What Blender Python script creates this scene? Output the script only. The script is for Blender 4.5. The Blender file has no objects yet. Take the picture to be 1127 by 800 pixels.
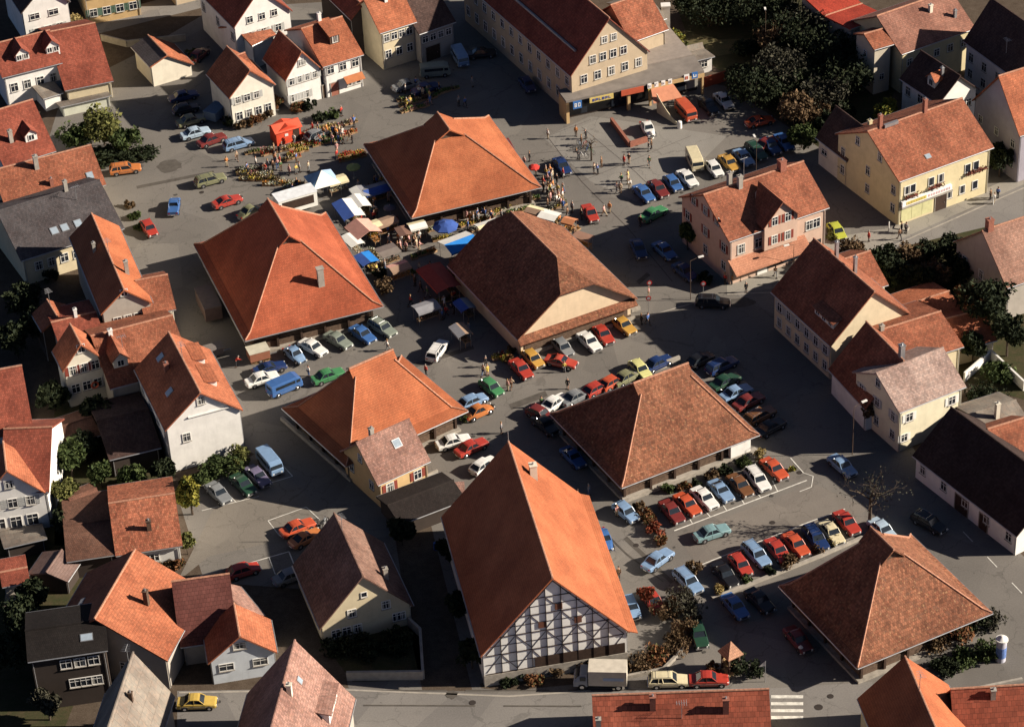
import bpy, bmesh, math, random
from mathutils import Vector, Matrix
random.seed(7)
R_ = math.radians
scene = bpy.context.scene
C = scene.collection
# ------------------------------------------------------------------ camera
F_, D_, RO_, H_ = 3000.0, R_(36), R_(-3), 200.0      # focal (px of an 1127 wide frame), depression, roll, height
cam_d = bpy.data.cameras.new('camera'); cam = bpy.data.objects.new('camera', cam_d); C.objects.link(cam)
cam_d.sensor_fit = 'HORIZONTAL'; cam_d.sensor_width = 36; cam_d.lens = F_/1127*36
cam_d.clip_start = 5; cam_d.clip_end = 6000
right = Vector((math.cos(RO_), math.sin(RO_)*math.sin(D_), math.sin(RO_)*math.cos(D_)))
up = Vector((-math.sin(RO_), math.cos(RO_)*math.sin(D_), math.cos(RO_)*math.cos(D_)))
fwd = Vector((0, math.cos(D_), -math.sin(D_)))
m = Matrix((right, up, -fwd)).transposed().to_4x4(); m.translation = (0, 0, H_)
cam.matrix_world = m; scene.camera = cam
# ------------------------------------------------------------------ world, sun, exposure
SUN_EL, SUN_AZ = 26.0, -3.0         # azimuth measured from +X towards +Y
w = bpy.data.worlds.new('World'); scene.world = w; w.use_nodes = True
nt = w.node_tree; bg = nt.nodes['Background']
sky = nt.nodes.new('ShaderNodeTexSky'); sky.sky_type = 'NISHITA'; sky.sun_disc = False
sky.sun_elevation = R_(SUN_EL); sky.sun_rotation = R_(90-SUN_AZ); sky.altitude = 1000; sky.air_density = 0.34; sky.dust_density = 1.2; sky.ozone_density = 1.2
nt.links.new(sky.outputs[0], bg.inputs[0]); bg.inputs[1].default_value = 0.05
sd = bpy.data.lights.new('sun', 'SUN'); sd.energy = 5.0; sd.angle = R_(0.5); sd.color = (1.0, 0.89, 0.745)
sun = bpy.data.objects.new('sun', sd); C.objects.link(sun)
ld = Vector((math.cos(R_(SUN_AZ))*math.cos(R_(SUN_EL)), math.sin(R_(SUN_AZ))*math.cos(R_(SUN_EL)), math.sin(R_(SUN_EL))))
sun.rotation_euler = ld.to_track_quat('Z', 'Y').to_euler(); sun.location = (80, 300, 90)
vs = scene.view_settings; vs.view_transform = 'Standard'; vs.look = 'None'; vs.gamma = 1; vs.exposure = 0.92
scene.render.engine = 'CYCLES'
scene.cycles.diffuse_bounces = 1; scene.cycles.max_bounces = 6
scene.render.resolution_x = 1024; scene.render.resolution_y = 726
# ------------------------------------------------------------------ survey: the plan was measured on the ground plane
def P(px, py, h=0.0):
    x = (px-563.5)/F_; y = -(py-400)/F_
    x, y = x*math.cos(RO_)-y*math.sin(RO_), x*math.sin(RO_)+y*math.cos(RO_)
    X = x; Y = math.cos(D_)+y*math.sin(D_); Z = -math.sin(D_)+y*math.cos(D_)
    t = (h-H_)/Z
    return Vector((X*t, Y*t, h))
def Q(p):
    d = p-Vector((0, 0, H_))
    k = d.dot(fwd)
    return 563.5+F_*d.dot(right)/k, 400-F_*d.dot(up)/k
def hsolve(xy, py):
    lo, hi = 0.0, 60.0
    for _ in range(40):
        mid = (lo+hi)/2
        if Q(Vector((xy[0], xy[1], mid)))[1] > py: lo = mid
        else: hi = mid
    return lo
def axis_solve(M, v, px):          # point on the vertical plane M + t v, height h, seen at px
    t, h = 5.0, 10.0
    for _ in range(12):
        q = Q(Vector((M.x+v.x*t, M.y+v.y*t, h)))
        qt = Q(Vector((M.x+v.x*(t+.1), M.y+v.y*(t+.1), h))); qh = Q(Vector((M.x+v.x*t, M.y+v.y*t, h+.1)))
        a, b, c, d = (qt[0]-q[0])*10, (qh[0]-q[0])*10, (qt[1]-q[1])*10, (qh[1]-q[1])*10
        ex, ey = px[0]-q[0], px[1]-q[1]; det = a*d-b*c
        t += (ex*d-b*ey)/det; h += (a*ey-c*ex)/det
    return t, h
# ------------------------------------------------------------------ materials
MATS = {}
def nodes(name, rough=0.8, metal=0.0, spec=0.3):
    mt = bpy.data.materials.new(name); mt.use_nodes = True
    n = mt.node_tree; b = n.nodes['Principled BSDF']
    b.inputs['Roughness'].default_value = rough; b.inputs['Metallic'].default_value = metal
    b.inputs['Specular IOR Level'].default_value = spec
    return mt, n, b
def c4(c): return (c[0], c[1], c[2], 1)
def mixc(n, fac, a, b, blend='MIX'):
    x = n.nodes.new('ShaderNodeMix'); x.data_type = 'RGBA'; x.blend_type = blend
    for s, v in ((x.inputs[0], fac), (x.inputs[6], a), (x.inputs[7], b)):
        if hasattr(v, 'links'): n.links.new(v, s)
        elif isinstance(v, tuple): s.default_value = c4(v)
        else: s.default_value = v
    return x.outputs[2]
def noise(n, scale, detail=4, rough=.55, coord='Object', st=None):
    tc = n.nodes.new('ShaderNodeTexCoord'); t = n.nodes.new('ShaderNodeTexNoise')
    t.inputs['Scale'].default_value = scale; t.inputs['Detail'].default_value = detail; t.inputs['Roughness'].default_value = rough
    if st:
        mp = n.nodes.new('ShaderNodeMapping'); mp.inputs['Scale'].default_value = st
        n.links.new(tc.outputs[coord], mp.inputs[0]); n.links.new(mp.outputs[0], t.inputs[0])
    else: n.links.new(tc.outputs[coord], t.inputs[0])
    return t.outputs[0]
def ramp(n, s, lo, hi, a=0.0, b=1.0):
    r = n.nodes.new('ShaderNodeMapRange'); r.inputs[1].default_value = lo; r.inputs[2].default_value = hi
    r.inputs[3].default_value = a; r.inputs[4].default_value = b; n.links.new(s, r.inputs[0]); return r.outputs[0]
def plain(name, col, rough=.8, metal=0.0, var=.12, scale=1.5, spec=.3):
    key = (name, col, rough, metal)
    if key in MATS: return MATS[key]
    mt, n, b = nodes(name, rough, metal, spec)
    f = noise(n, scale, 5, .6)
    f = ramp(n, f, .3, .7)
    o = mixc(n, f, tuple(x*(1-var) for x in col), tuple(min(1, x*(1+var)) for x in col))
    n.links.new(o, b.inputs[0]); MATS[key] = mt; return mt
def tile(name, col, mott=.25, patch=.15, lichen=0.0, w=.22, rh=.33, bump=.5):
    key = ('tile', name)
    if key in MATS: return MATS[key]
    mt, n, b = nodes(name, .88, 0, .2)
    tc = n.nodes.new('ShaderNodeTexCoord'); br = n.nodes.new('ShaderNodeTexBrick')
    n.links.new(tc.outputs['UV'], br.inputs[0])
    br.inputs['Color1'].default_value = c4(tuple(x*(1-mott) for x in col)); br.inputs['Color2'].default_value = c4(tuple(min(1, x*(1+mott)) for x in col))
    br.inputs['Mortar'].default_value = c4(tuple(x*.42 for x in col))
    br.inputs['Scale'].default_value = 1.0; br.inputs['Mortar Size'].default_value = .018; br.inputs['Mortar Smooth'].default_value = .6
    br.inputs['Brick Width'].default_value = w; br.inputs['Row Height'].default_value = rh
    f = ramp(n, noise(n, .35, 6, .65), .35, .68)
    o = mixc(n, f, br.outputs[0], tuple(x*(1-patch) for x in (.85, .8, .8)), 'MULTIPLY')
    f2 = ramp(n, noise(n, 2.2, 5, .7), .45, .62)
    o2 = mixc(n, f2, o, mixc(n, 1.0, o, (1+patch*.9, 1+patch*.5, 1+patch*.3), 'MULTIPLY'))
    f0 = ramp(n, noise(n, .16, 3, .5), .42, .6, 0, .6); o2 = mixc(n, f0, o2, mixc(n, 1.0, o2, (.80,.76,.76), 'MULTIPLY'))
    f3 = ramp(n, noise(n, 1.0, 3, .6, st=(3.5, 3.5, .6)), .56, .78, 0, .35)      # rain streaks running down
    o2 = mixc(n, f3, o2, tuple(x*.55 for x in col))
    if lichen:
        f4 = ramp(n, noise(n, 3.5, 4, .7), .60, .66, 0, lichen)
        o2 = mixc(n, f4, o2, (.50, .32, .16))
        f5 = ramp(n, noise(n, 1.7, 5, .75), .55, .66, 0, lichen)
        o2 = mixc(n, f5, o2, (.12, .075, .055))
    n.links.new(o2, b.inputs[0])
    wv = n.nodes.new('ShaderNodeTexWave'); wv.wave_type = 'BANDS'; wv.bands_direction = 'Y'; wv.wave_profile = 'SAW'
    wv.inputs['Scale'].default_value = 1/rh/6.2832*6.2832*.05*20*.5/ .5 * 0.16
    n.links.new(tc.outputs['UV'], wv.inputs[0])
    bp = n.nodes.new('ShaderNodeBump'); bp.inputs['Strength'].default_value = bump; bp.inputs['Distance'].default_value = .03
    n.links.new(br.outputs['Fac'], bp.inputs['Height']); bp.invert = True
    n.links.new(bp.outputs[0], b.inputs['Normal'])
    MATS[key] = mt; return mt
def plaster(name, col, dirt=.18):
    key = ('pl', name, col)
    if key in MATS: return MATS[key]
    mt, n, b = nodes(name, .9, 0, .2)
    f = ramp(n, noise(n, .8, 6, .65), .35, .75)
    o = mixc(n, f, col, tuple(x*(1-dirt) for x in col))
    f3 = ramp(n, noise(n, 1.2, 4, .6, st=(2.5, 2.5, .25)), .55, .8, 0, .5)
    o = mixc(n, f3, o, tuple(x*.7 for x in col))
    n.links.new(o, b.inputs[0]); MATS[key] = mt; return mt
def paint(name, col):
    key = ('pt', name)
    if key in MATS: return MATS[key]
    mt, n, b = nodes(name, .32, 0, .5)
    f = ramp(n, noise(n, 2.0, 3), .35, .7)
    n.links.new(mixc(n, f, col, tuple(x*.86 for x in col)), b.inputs[0])
    b.inputs['Coat Weight'].default_value = .35; b.inputs['Coat Roughness'].default_value = .12
    MATS[key] = mt; return mt
GLASS = plain('window_glass', (.018, .022, .03), .12, 0, .3, 3, .5)
CARGLASS = plain('car_glass', (.02, .026, .034), .1, 0, .2, 3, .5)
def _glass():
    mt, n, b = nodes('window_glass_and_curtains', .12, 0, .5)
    oi = n.nodes.new('ShaderNodeObjectInfo'); f = ramp(n, oi.outputs['Random'], .55, .75, 0, .8)
    tc = n.nodes.new('ShaderNodeTexCoord'); sx = n.nodes.new('ShaderNodeSeparateXYZ'); n.links.new(tc.outputs['Generated'], sx.inputs[0])
    ab = n.nodes.new('ShaderNodeMath'); ab.operation = 'SUBTRACT'; ab.inputs[1].default_value = .5; n.links.new(sx.outputs[0], ab.inputs[0])
    a2 = n.nodes.new('ShaderNodeMath'); a2.operation = 'ABSOLUTE'; n.links.new(ab.outputs[0], a2.inputs[0])
    g_ = ramp(n, a2.outputs[0], .22, .30, 0, 1); mm = n.nodes.new('ShaderNodeMath'); mm.operation = 'MULTIPLY'; n.links.new(f, mm.inputs[0]); n.links.new(g_, mm.inputs[1])
    n.links.new(mixc(n, mm.outputs[0], (.018,.022,.03), (.42,.40,.35)), b.inputs[0]); return mt
GLASS = _glass()
WHITE = plain('white_paint', (.72, .70, .66), .6)
TIMBER = plain('dark_timber', (.045, .026, .018), .85, 0, .3, 3)
TIMBER2 = plain('weathered_timber', (.10, .065, .045), .9, 0, .35, 3)
STONE = plain('stone_plinth', (.30, .27, .23), .9, 0, .25, 2)
CONC = plain('concrete', (.33, .30, .26), .9, 0, .2, 1.2)
METAL = plain('zinc_metal', (.42, .42, .43), .45, .7, .15)
RUBBER = plain('rubber', (.015, .015, .016), .8)
CHROME = plain('chrome', (.6, .6, .62), .2, .9, .05)
BRICK = plain('brick', (.28, .11, .075), .9, 0, .3, 6)
SOIL = plain('soil', (.09, .06, .04), .95, 0, .35, 2)
# ------------------------------------------------------------------ mesh builder
class MB:
    def __init__(s): s.v = []; s.f = []; s.k = []
    def add(s, vs_, fs, k=0):
        o = len(s.v); s.v += [tuple(p) for p in vs_]
        for f in fs: s.f.append(tuple(o+i for i in f)); s.k.append(k)
    def poly(s, pts, k=0): s.add(pts, [tuple(range(len(pts)))], k)
    def box(s, x0, x1, y0, y1, z0, z1, k=0):
        s.add([(x0,y0,z0),(x1,y0,z0),(x1,y1,z0),(x0,y1,z0),(x0,y0,z1),(x1,y0,z1),(x1,y1,z1),(x0,y1,z1)],
              [(0,3,2,1),(4,5,6,7),(0,1,5,4),(1,2,6,5),(2,3,7,6),(3,0,4,7)], k)
    def bar(s, p, q, wd, ht, upv=(0,0,1), k=0):
        p, q, upv = Vector(p), Vector(q), Vector(upv); d = (q-p).normalized()
        r = d.cross(upv)
        if r.length < 1e-4: r = d.cross(Vector((0,1,0)))
        r.normalize(); u2 = r.cross(d).normalized()
        cs = [(-wd/2,-ht/2),(wd/2,-ht/2),(wd/2,ht/2),(-wd/2,ht/2)]
        a = [p+r*x+u2*y for x,y in cs]; b = [q+r*x+u2*y for x,y in cs]
        s.add(a+b, [(3,2,1,0),(4,5,6,7),(0,1,5,4),(1,2,6,5),(2,3,7,6),(3,0,4,7)], k)
    def tube(s, p, q, r0, r1=None, n=8, k=0):
        r1 = r0 if r1 is None else r1
        p, q = Vector(p), Vector(q); d = (q-p).normalized()
        a = d.cross(Vector((0,0,1)))
        if a.length < 1e-3: a = Vector((1,0,0))
        a.normalize(); b = d.cross(a)
        A = [p+(a*math.cos(t*2*math.pi/n)+b*math.sin(t*2*math.pi/n))*r0 for t in range(n)]
        B = [q+(a*math.cos(t*2*math.pi/n)+b*math.sin(t*2*math.pi/n))*r1 for t in range(n)]
        s.add(A+B, [tuple(reversed(range(n))), tuple(range(n,2*n))]+[(i,(i+1)%n,n+(i+1)%n,n+i) for i in range(n)], k)
    def prism(s, prof, y0, y1, k=0):           # profile in x,z extruded along y
        n = len(prof)
        s.add([(x,y0,z) for x,z in prof]+[(x,y1,z) for x,z in prof],
              [tuple(range(n)), tuple(reversed(range(n,2*n)))]+[(i,n+i,n+(i+1)%n,(i+1)%n) for i in range(n)], k)
    def flat(s, pts, z0, z1, k=0):             # plan polygon extruded up
        n = len(pts)
        s.add([(p[0],p[1],z0) for p in pts]+[(p[0],p[1],z1) for p in pts],
              [tuple(reversed(range(n))), tuple(range(n,2*n))]+[(i,(i+1)%n,n+(i+1)%n,n+i) for i in range(n)], k)
    def rings(s, rs, k=0, caps=True):
        n = len(rs[0]); o = len(s.v)
        for r in rs: s.v += [tuple(p) for p in r]
        for i in range(len(rs)-1):
            for j in range(n):
                s.f.append((o+i*n+j, o+i*n+(j+1)%n, o+(i+1)*n+(j+1)%n, o+(i+1)*n+j)); s.k.append(k)
        if caps:
            s.f.append(tuple(o+j for j in reversed(range(n)))); s.k.append(k)
            s.f.append(tuple(o+(len(rs)-1)*n+j for j in range(n))); s.k.append(k)
    def shell(s, polys, th, k=0):              # roof: top polygons, underside th below, sides along open edges
        idx = {}; vv = []
        def g(p):
            key = tuple(round(c, 3) for c in p)
            if key not in idx: idx[key] = len(vv); vv.append(key)
            return idx[key]
        fs = [[g(p) for p in q] for q in polys]
        cnt = {}
        for f in fs:
            for i in range(len(f)):
                a, b = f[i], f[(i+1) % len(f)]; cnt[(a, b)] = 1
        n = len(vv)
        allf = [tuple(f) for f in fs]+[tuple(n+i for i in reversed(f)) for f in fs]
        for (a, b) in cnt:
            if (b, a) not in cnt: allf.append((b, a, n+a, n+b))
        s.add(vv+[(x, y, z-th) for x, y, z in vv], allf, k)
    def mesh(s, name, mats, smooth=False, uv=True):
        me = bpy.data.meshes.new(name); me.from_pydata(s.v, [], s.f)
        for mt in mats: me.materials.append(mt)
        for p, k in zip(me.polygons, s.k):
            p.material_index = k; p.use_smooth = smooth
        if uv:
            l = me.uv_layers.new(name='UVMap')
            for p in me.polygons:
                n = p.normal; t = Vector((-n.y, n.x, 0))
                if t.length < 1e-3: t = Vector((1,0,0))
                t.normalize(); b = n.cross(t)
                for li in p.loop_indices:
                    co = me.vertices[me.loops[li].vertex_index].co
                    l.data[li].uv = (co.dot(t), co.dot(b))
        me.update(); return me
    def build(s, name, mats, parent=None, smooth=False, label=None, loc=None, rz=None, uv=True):
        if not isinstance(mats, (list, tuple)): mats = [mats]
        o = bpy.data.objects.new(name, s.mesh(name, mats, smooth, uv)); C.objects.link(o)
        if parent: o.parent = parent
        if label: o['label'] = label
        if loc is not None: o.location = loc
        if rz is not None: o.rotation_euler = (0,0,rz)
        return o
def tag(o, label=None, cat=None, group=None, kind=None):
    if label: o['label'] = label
    if cat: o['category'] = cat
    if group: o['group'] = group
    if kind: o['kind'] = kind
    return o
def empty(name, loc=(0,0,0), rz=0.0, label=None, cat=None, group=None):
    o = bpy.data.objects.new(name, None); C.objects.link(o); o.location = loc; o.rotation_euler = (0,0,rz)
    o.empty_display_size = .5
    return tag(o, label, cat, group)
def copy_tree(o, parent=None):
    c = o.copy(); C.objects.link(c); c.parent = parent
    for ch in o.children: copy_tree(ch, c)
    return c
def struct(name, mb, mats, loc=None): return tag(mb.build(name, mats, loc=loc), kind='structure')
# ------------------------------------------------------------------ houses
TH = .22
ORANGE = tile('orange_roof_tiles', (.45, .150, .068), .08, .14, w=.2, rh=.3)
ORANGE2 = tile('weathered_orange_roof_tiles', (.40, .142, .074), .18, .25)
REDT = tile('red_roof_tiles', (.27, .078, .05), .22, .25)
BROWNT = tile('mottled_brown_roof_tiles', (.24, .104, .060), .34, .28, .5, w=.25, rh=.35)
OLDRED = tile('old_red_roof_tiles', (.31, .115, .066), .24, .28, .25)
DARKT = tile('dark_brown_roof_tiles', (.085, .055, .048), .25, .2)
PINKT = tile('faded_pink_roof_tiles', (.32, .19, .155), .25, .25, .15)
GREYT = tile('pale_grey_sheet_roof', (.26, .235, .20), .06, .28, w=1.0, rh=1.6)
RIDGE = plain('mortared_ridge_tiles', (.40,.20,.13), .9, 0, .35, 4)
SHADET = tile('dark_slate_roof', (.10,.09,.095), .15, .1)  # dark grey that stands for shade on the barn's left slope
BIGT = tile('large_red_pantiles', (.30, .085, .05), .22, .2, w=.45, rh=.55, bump=1.0)
def gable_roof(W, L, heL, heR, hr, rf, e0, e1, kl=0, kr=0):
    """top polygons in a ridge frame: x across, y along the ridge. e = ('gable',) | ('half',k,d) | ('hip',d) ; kl/kr = eave kick widths"""
    xr = W*rf
    def zl(x): return heL+(hr-heL)*x/xr
    def zr(x): return heR+(hr-heR)*(W-x)/(W-xr)
    def end(e, y, s):
        # returns (left list from eave up to ridge, ridge pt, right list from ridge down to eave, hip polygon or None)
        if e[0] == 'gable': return [(0,y,heL)], (xr,y,hr), [(W,y,heR)], None
        if e[0] == 'half':
            k, d = e[1], e[2]; xl = xr*(1-k); xR = W-(W-xr)*(1-k)
            a = (xl, y, zl(xl)); b = (xR, y, zl(xl)); r = (xr, y+s*d, hr)
            return [(0,y,heL), a], r, [b, (W,y,heR)], [a, b, r]
        if e[0] == 'hip':
            r = (xr, y+s*e[1], hr); return [(0,y,heL)], r, [(W,y,heR)], [(0,y,heL),(W,y,heR),r]
    l0, r0, q0, h0 = end(e0, 0, 1); l1, r1, q1, h1 = end(e1, L, -1)
    polys = [l0[::-1]+[]+l1[:] if False else [r0]+[r1]+l1[::-1]+l0, [r1, r0]+q0+q1[::-1]]
    if h0: polys.append(h0)
    if h1: polys.append([h1[1], h1[0], h1[2]])
    return polys
WINC = {}
def window_mesh(w, h, style):
    key = (w, h, style)
    if key in WINC: return WINC[key]
    fr = MB(); t = .07
    fr.box(-w/2-t, w/2+t, -.08, .0, -h/2-t, -h/2); fr.box(-w/2-t, w/2+t, -.08, 0, h/2, h/2+t)
    fr.box(-w/2-t, -w/2, -.08, 0, -h/2, h/2); fr.box(w/2, w/2+t, -.08, 0, -h/2, h/2)
    if style != 'single': fr.box(-.03, .03, -.06, 0, -h/2, h/2)
    if style == 'cross': fr.box(-w/2, -.03, -.058, 0, h*.15, h*.15+.06); fr.box(.03, w/2, -.058, 0, h*.15, h*.15+.06)
    pn = MB(); pn.box(-w/2+.001, w/2-.001, -.03, -.012, -h/2+.001, h/2-.001)
    sl = MB(); sl.box(-w/2-.12, w/2+.12, -.16, .0, -h/2-t-.06, -h/2-t-.002)
    sh = MB(); sh.box(-.0, w/2, -.05, -.01, -h/2-.03, h/2+.03)
    for i in range(5): sh.box(.05, w/2-.05, -.065, -.05, -h/2+h*(i+.15)/5, -h/2+h*(i+.75)/5)
    WINC[key] = (fr.mesh('window_frame', [WHITE]), pn.mesh('pane', [GLASS]), sl.mesh('sill', [STONE]), sh.mesh('shutter', [WHITE]))
    return WINC[key]
def mobj(name, me, parent, loc=(0,0,0), rz=0.0, mat=None):
    o = bpy.data.objects.new(name, me); C.objects.link(o); o.parent = parent; o.location = loc; o.rotation_euler = (0,0,rz)
    if mat:
        o.material_slots[0].link = 'OBJECT'; o.material_slots[0].material = mat
    return o
def window(parent, org, rz, w=1.0, h=1.3, style='cross', shut=None, frame=None):
    a, b, c, d = window_mesh(w, h, style)
    o = mobj('window', a, parent, org, rz, frame)
    mobj('pane', b, o); mobj('sill', c, o)
    if shut:
        for s in (-1, 1):
            mobj('shutter', d, o, (s*(w/2+.09) if s > 0 else -(w/2+.09)-w/2, 0, 0), 0, shut)
    return o
def side_frame(Bd, side, s, z, off=.0):
    """local point and z rotation on a wall: s metres from its left end as seen from outside"""
    W, L, i = Bd['W'], Bd['L'], Bd['ins']; W2, L2 = W-2*i, L-2*i
    if side == 0: return (i+s, i-off, z), 0                       # y=0 end, normal -y
    if side == 1: return (W-i+off, i+s, z), math.pi/2             # x=W side
    if side == 2: return (W-i-s, L-i+off, z), math.pi
    if side == 3: return (i-off, L-i-s, z), -math.pi/2
def side_len(Bd, side): return (Bd['W'] if side in (0, 2) else Bd['L'])-2*Bd['ins']
def wins(Bd, face, n, z, w=1.0, h=1.3, a=.8, b=None, style='cross', shut=None, skip=()):
    """a row of n windows between a metres from the left end and b from the right"""
    side = Bd['faces'][face]; ln = side_len(Bd, side); b = a if b is None else b
    for i in range(n):
        if i in skip: continue
        s = a+w/2+(ln-a-b-w)*(i/(n-1) if n > 1 else .5)
        o, r = side_frame(Bd, side, s, z); window(Bd['root'], o, r, w, h, style, shut)
def doorway(Bd, face, s, w=1.1, h=2.1, mat=None, z=0.0, name='door'):
    side = Bd['faces'][face]; o, r = side_frame(Bd, side, s, z)
    d = MB(); d.box(-w/2, w/2, -.05, .0, 0, h)
    x = d.build(name, mat or TIMBER2, Bd['root'], loc=o, rz=r)
    f = MB(); f.box(-w/2-.1, -w/2, -.09, 0, 0, h+.1); f.box(w/2, w/2+.1, -.09, 0, 0, h+.1); f.box(-w/2, w/2, -.09, 0, h, h+.1)
    f.build('door_frame', STONE, x)
    k = MB(); k.box(w*.3, w*.3+.04, -.12, -.05, 1.0, 1.16); k.build('handle', METAL, x)
def chimney(Bd, x, y, h=1.3, s=.55, mat=None, pots=2):
    """x across ridge 0..1, y along ridge 0..1 in the ridge frame"""
    W, L = Bd['W'], Bd['L']; X, Y = x*W, y*L; xr = W*Bd['rf']
    z = Bd['heL']+(Bd['hr']-Bd['heL'])*X/xr if X < xr else Bd['heR']+(Bd['hr']-Bd['heR'])*(W-X)/(W-xr)
    m_ = MB(); m_.box(X-s/2, X+s/2, Y-s/2, Y+s/2, z-.7, z+h); m_.box(X-s/2-.06, X+s/2+.06, Y-s/2-.06, Y+s/2+.06, z+h, z+h+.1)
    c = m_.build('chimney', mat or BRICK, Bd['roof'])
    p = MB(); p.tube((X, Y, z+h+.1), (X, Y, z+h+.4), .13, .11); p.build('chimney_pot', METAL, c) if False else None
    pp = MB(); pp.tube((X, Y, z+h+.1), (X, Y, z+h+.35), .12, .1)
    m2 = pp.mesh('chimney_pot', [METAL])
    o = bpy.data.objects.new('chimney_pot', m2); C.objects.link(o); o.parent = Bd['roof']
def aerial(Bd, x, y, h=2.2):
    W, L = Bd['W'], Bd['L']; X, Y = x*W, y*L; xr = W*Bd['rf']
    z = Bd['heL']+(Bd['hr']-Bd['heL'])*X/xr if X < xr else Bd['heR']+(Bd['hr']-Bd['heR'])*(W-X)/(W-xr)
    m_ = MB(); m_.tube((X,Y,z-.3),(X,Y,z+h),.035, n=5)
    for k in range(5): m_.tube((X-.5+.05*k, Y-.5+.25*k, z+h-.05),(X+.5-.05*k, Y-.5+.25*k, z+h-.05),.02, n=4)
    m_.tube((X,Y-.55,z+h-.05),(X,Y+.6,z+h-.05),.022, n=4)
    m_.build('aerial', METAL, Bd['roof'])
def skylight(Bd, x, y, w=.8, l=1.1):
    W, L = Bd['W'], Bd['L']; X, Y = x*W, y*L; xr = W*Bd['rf']
    left = X < xr
    z0 = lambda xx: Bd['heL']+(Bd['hr']-Bd['heL'])*xx/xr if left else Bd['heR']+(Bd['hr']-Bd['heR'])*(W-xx)/(W-xr)
    a = math.atan2(z0(X+.1)-z0(X), .1); dx = l/2*math.cos(a)
    nrm = Vector((-math.sin(a), 0, math.cos(a)))
    f = MB(); p, q = Vector((X-dx, Y, z0(X-dx))), Vector((X+dx, Y, z0(X+dx)))
    f.bar(p+nrm*.03, q+nrm*.03, w+.16, .1, nrm); fo = f.build('skylight', METAL, Bd['roof'])
    g = MB(); g.bar(p.lerp(q,.08)+nrm*.085, p.lerp(q,.92)+nrm*.085, w, .02, nrm); 
    o = g.build('skylight_pane', SKYG, Bd['roof'])
SKYG = plain('skylight_glass', (.30, .36, .42), .08, 0, .1, 3, .6)
def dormer(Bd, face, s, w, z0, hh, kind='gable', wall=None, roof=None, rh=.8, nw=1, depth=None, ov=.25):
    """dormer on the slope above wall `face` (1 or 3 in the ridge frame): s along that wall, z0 sill height, hh wall height"""
    side = Bd['faces'][face]; W, L, i = Bd['W'], Bd['L'], Bd['ins']; xr = W*Bd['rf']
    if side == 3: sl = (Bd['hr']-Bd['heL'])/xr; d0 = (z0-Bd['heL'])/sl; base = (0, L-i-s, 0); rz = -math.pi/2; room = xr
    else: sl = (Bd['hr']-Bd['heR'])/(W-xr); d0 = (z0-Bd['heR'])/sl; base = (W, i+s, 0); rz = math.pi/2; room = W-xr
    # local frame of dormer: x along wall, y into the roof, z up
    zt = z0+hh; dep = min((zt-z0)/sl+.2, room-d0) if depth is None else depth
    wb = MB()
    if kind == 'gable':
        wb.prism([(-w/2, z0-.5),(w/2, z0-.5),(w/2, zt),(0, zt+rh),(-w/2, zt)], d0, d0+dep+.3)
        rd = min((zt+rh-z0)/sl, room-d0+.05)
        rb = MB(); o_ = ov; zz = rh/(w/2)*o_
        polys = [[(-w/2-o_, d0-.25, zt-zz+.1),(0, d0-.25, zt+rh+.1),(0, d0+rd, zt+rh+.1),(-w/2-o_, d0+max(.1,(zt-zz-z0)/sl), zt-zz+.1)],
                 [(0, d0-.25, zt+rh+.1),(w/2+o_, d0-.25, zt-zz+.1),(w/2+o_, d0+max(.1,(zt-zz-z0)/sl), zt-zz+.1),(0, d0+rd, zt+rh+.1)]]
        rb.shell([p[::-1] for p in polys], .12)
    else:                                        # shed
        k = .18; dd = (zt-z0)/(sl-k); dd = min(dd, room-d0)
        wb.add([(-w/2,d0,z0-.4),(w/2,d0,z0-.4),(w/2,d0,zt),(-w/2,d0,zt),(-w/2,d0+dd,zt+k*dd-.1),(w/2,d0+dd,zt+k*dd-.1),(-w/2,d0+dd,zt-.9),(w/2,d0+dd,zt-.9)],
               [(0,1,2,3),(3,2,5,4),(1,7,5,2),(0,3,4,6),(0,6,7,1),(6,4,5,7)])
        rb = MB(); rb.shell([[(-w/2-ov,d0-.3,zt+.06),(w/2+ov,d0-.3,zt+.06),(w/2+ov,d0+dd+.1,zt+.1+k*(dd+.3)),(-w/2-ov,d0+dd+.1,zt+.1+k*(dd+.3))]], .12)
    b = Vector(base)
    ob = wb.build('dormer', wall or Bd['wallmat'], Bd['root'], loc=b, rz=rz)
    rb.build('dormer_roof', roof or Bd['roofmat'], ob)
    for q in range(nw):
        ww = min(.75, (w-.3)/nw-.2); a, p_, c, d = window_mesh(round(ww,2), round(hh*.65,2), 'double')
        x = -w/2+w*(q+.5)/nw
        fr = MB(); 
        o = mobj('dormer_window', a, ob, (x, d0, z0+hh*.5)); 
        o2 = mobj('pane', p_, ob, (x, d0, z0+hh*.5))
LOG = []
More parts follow.
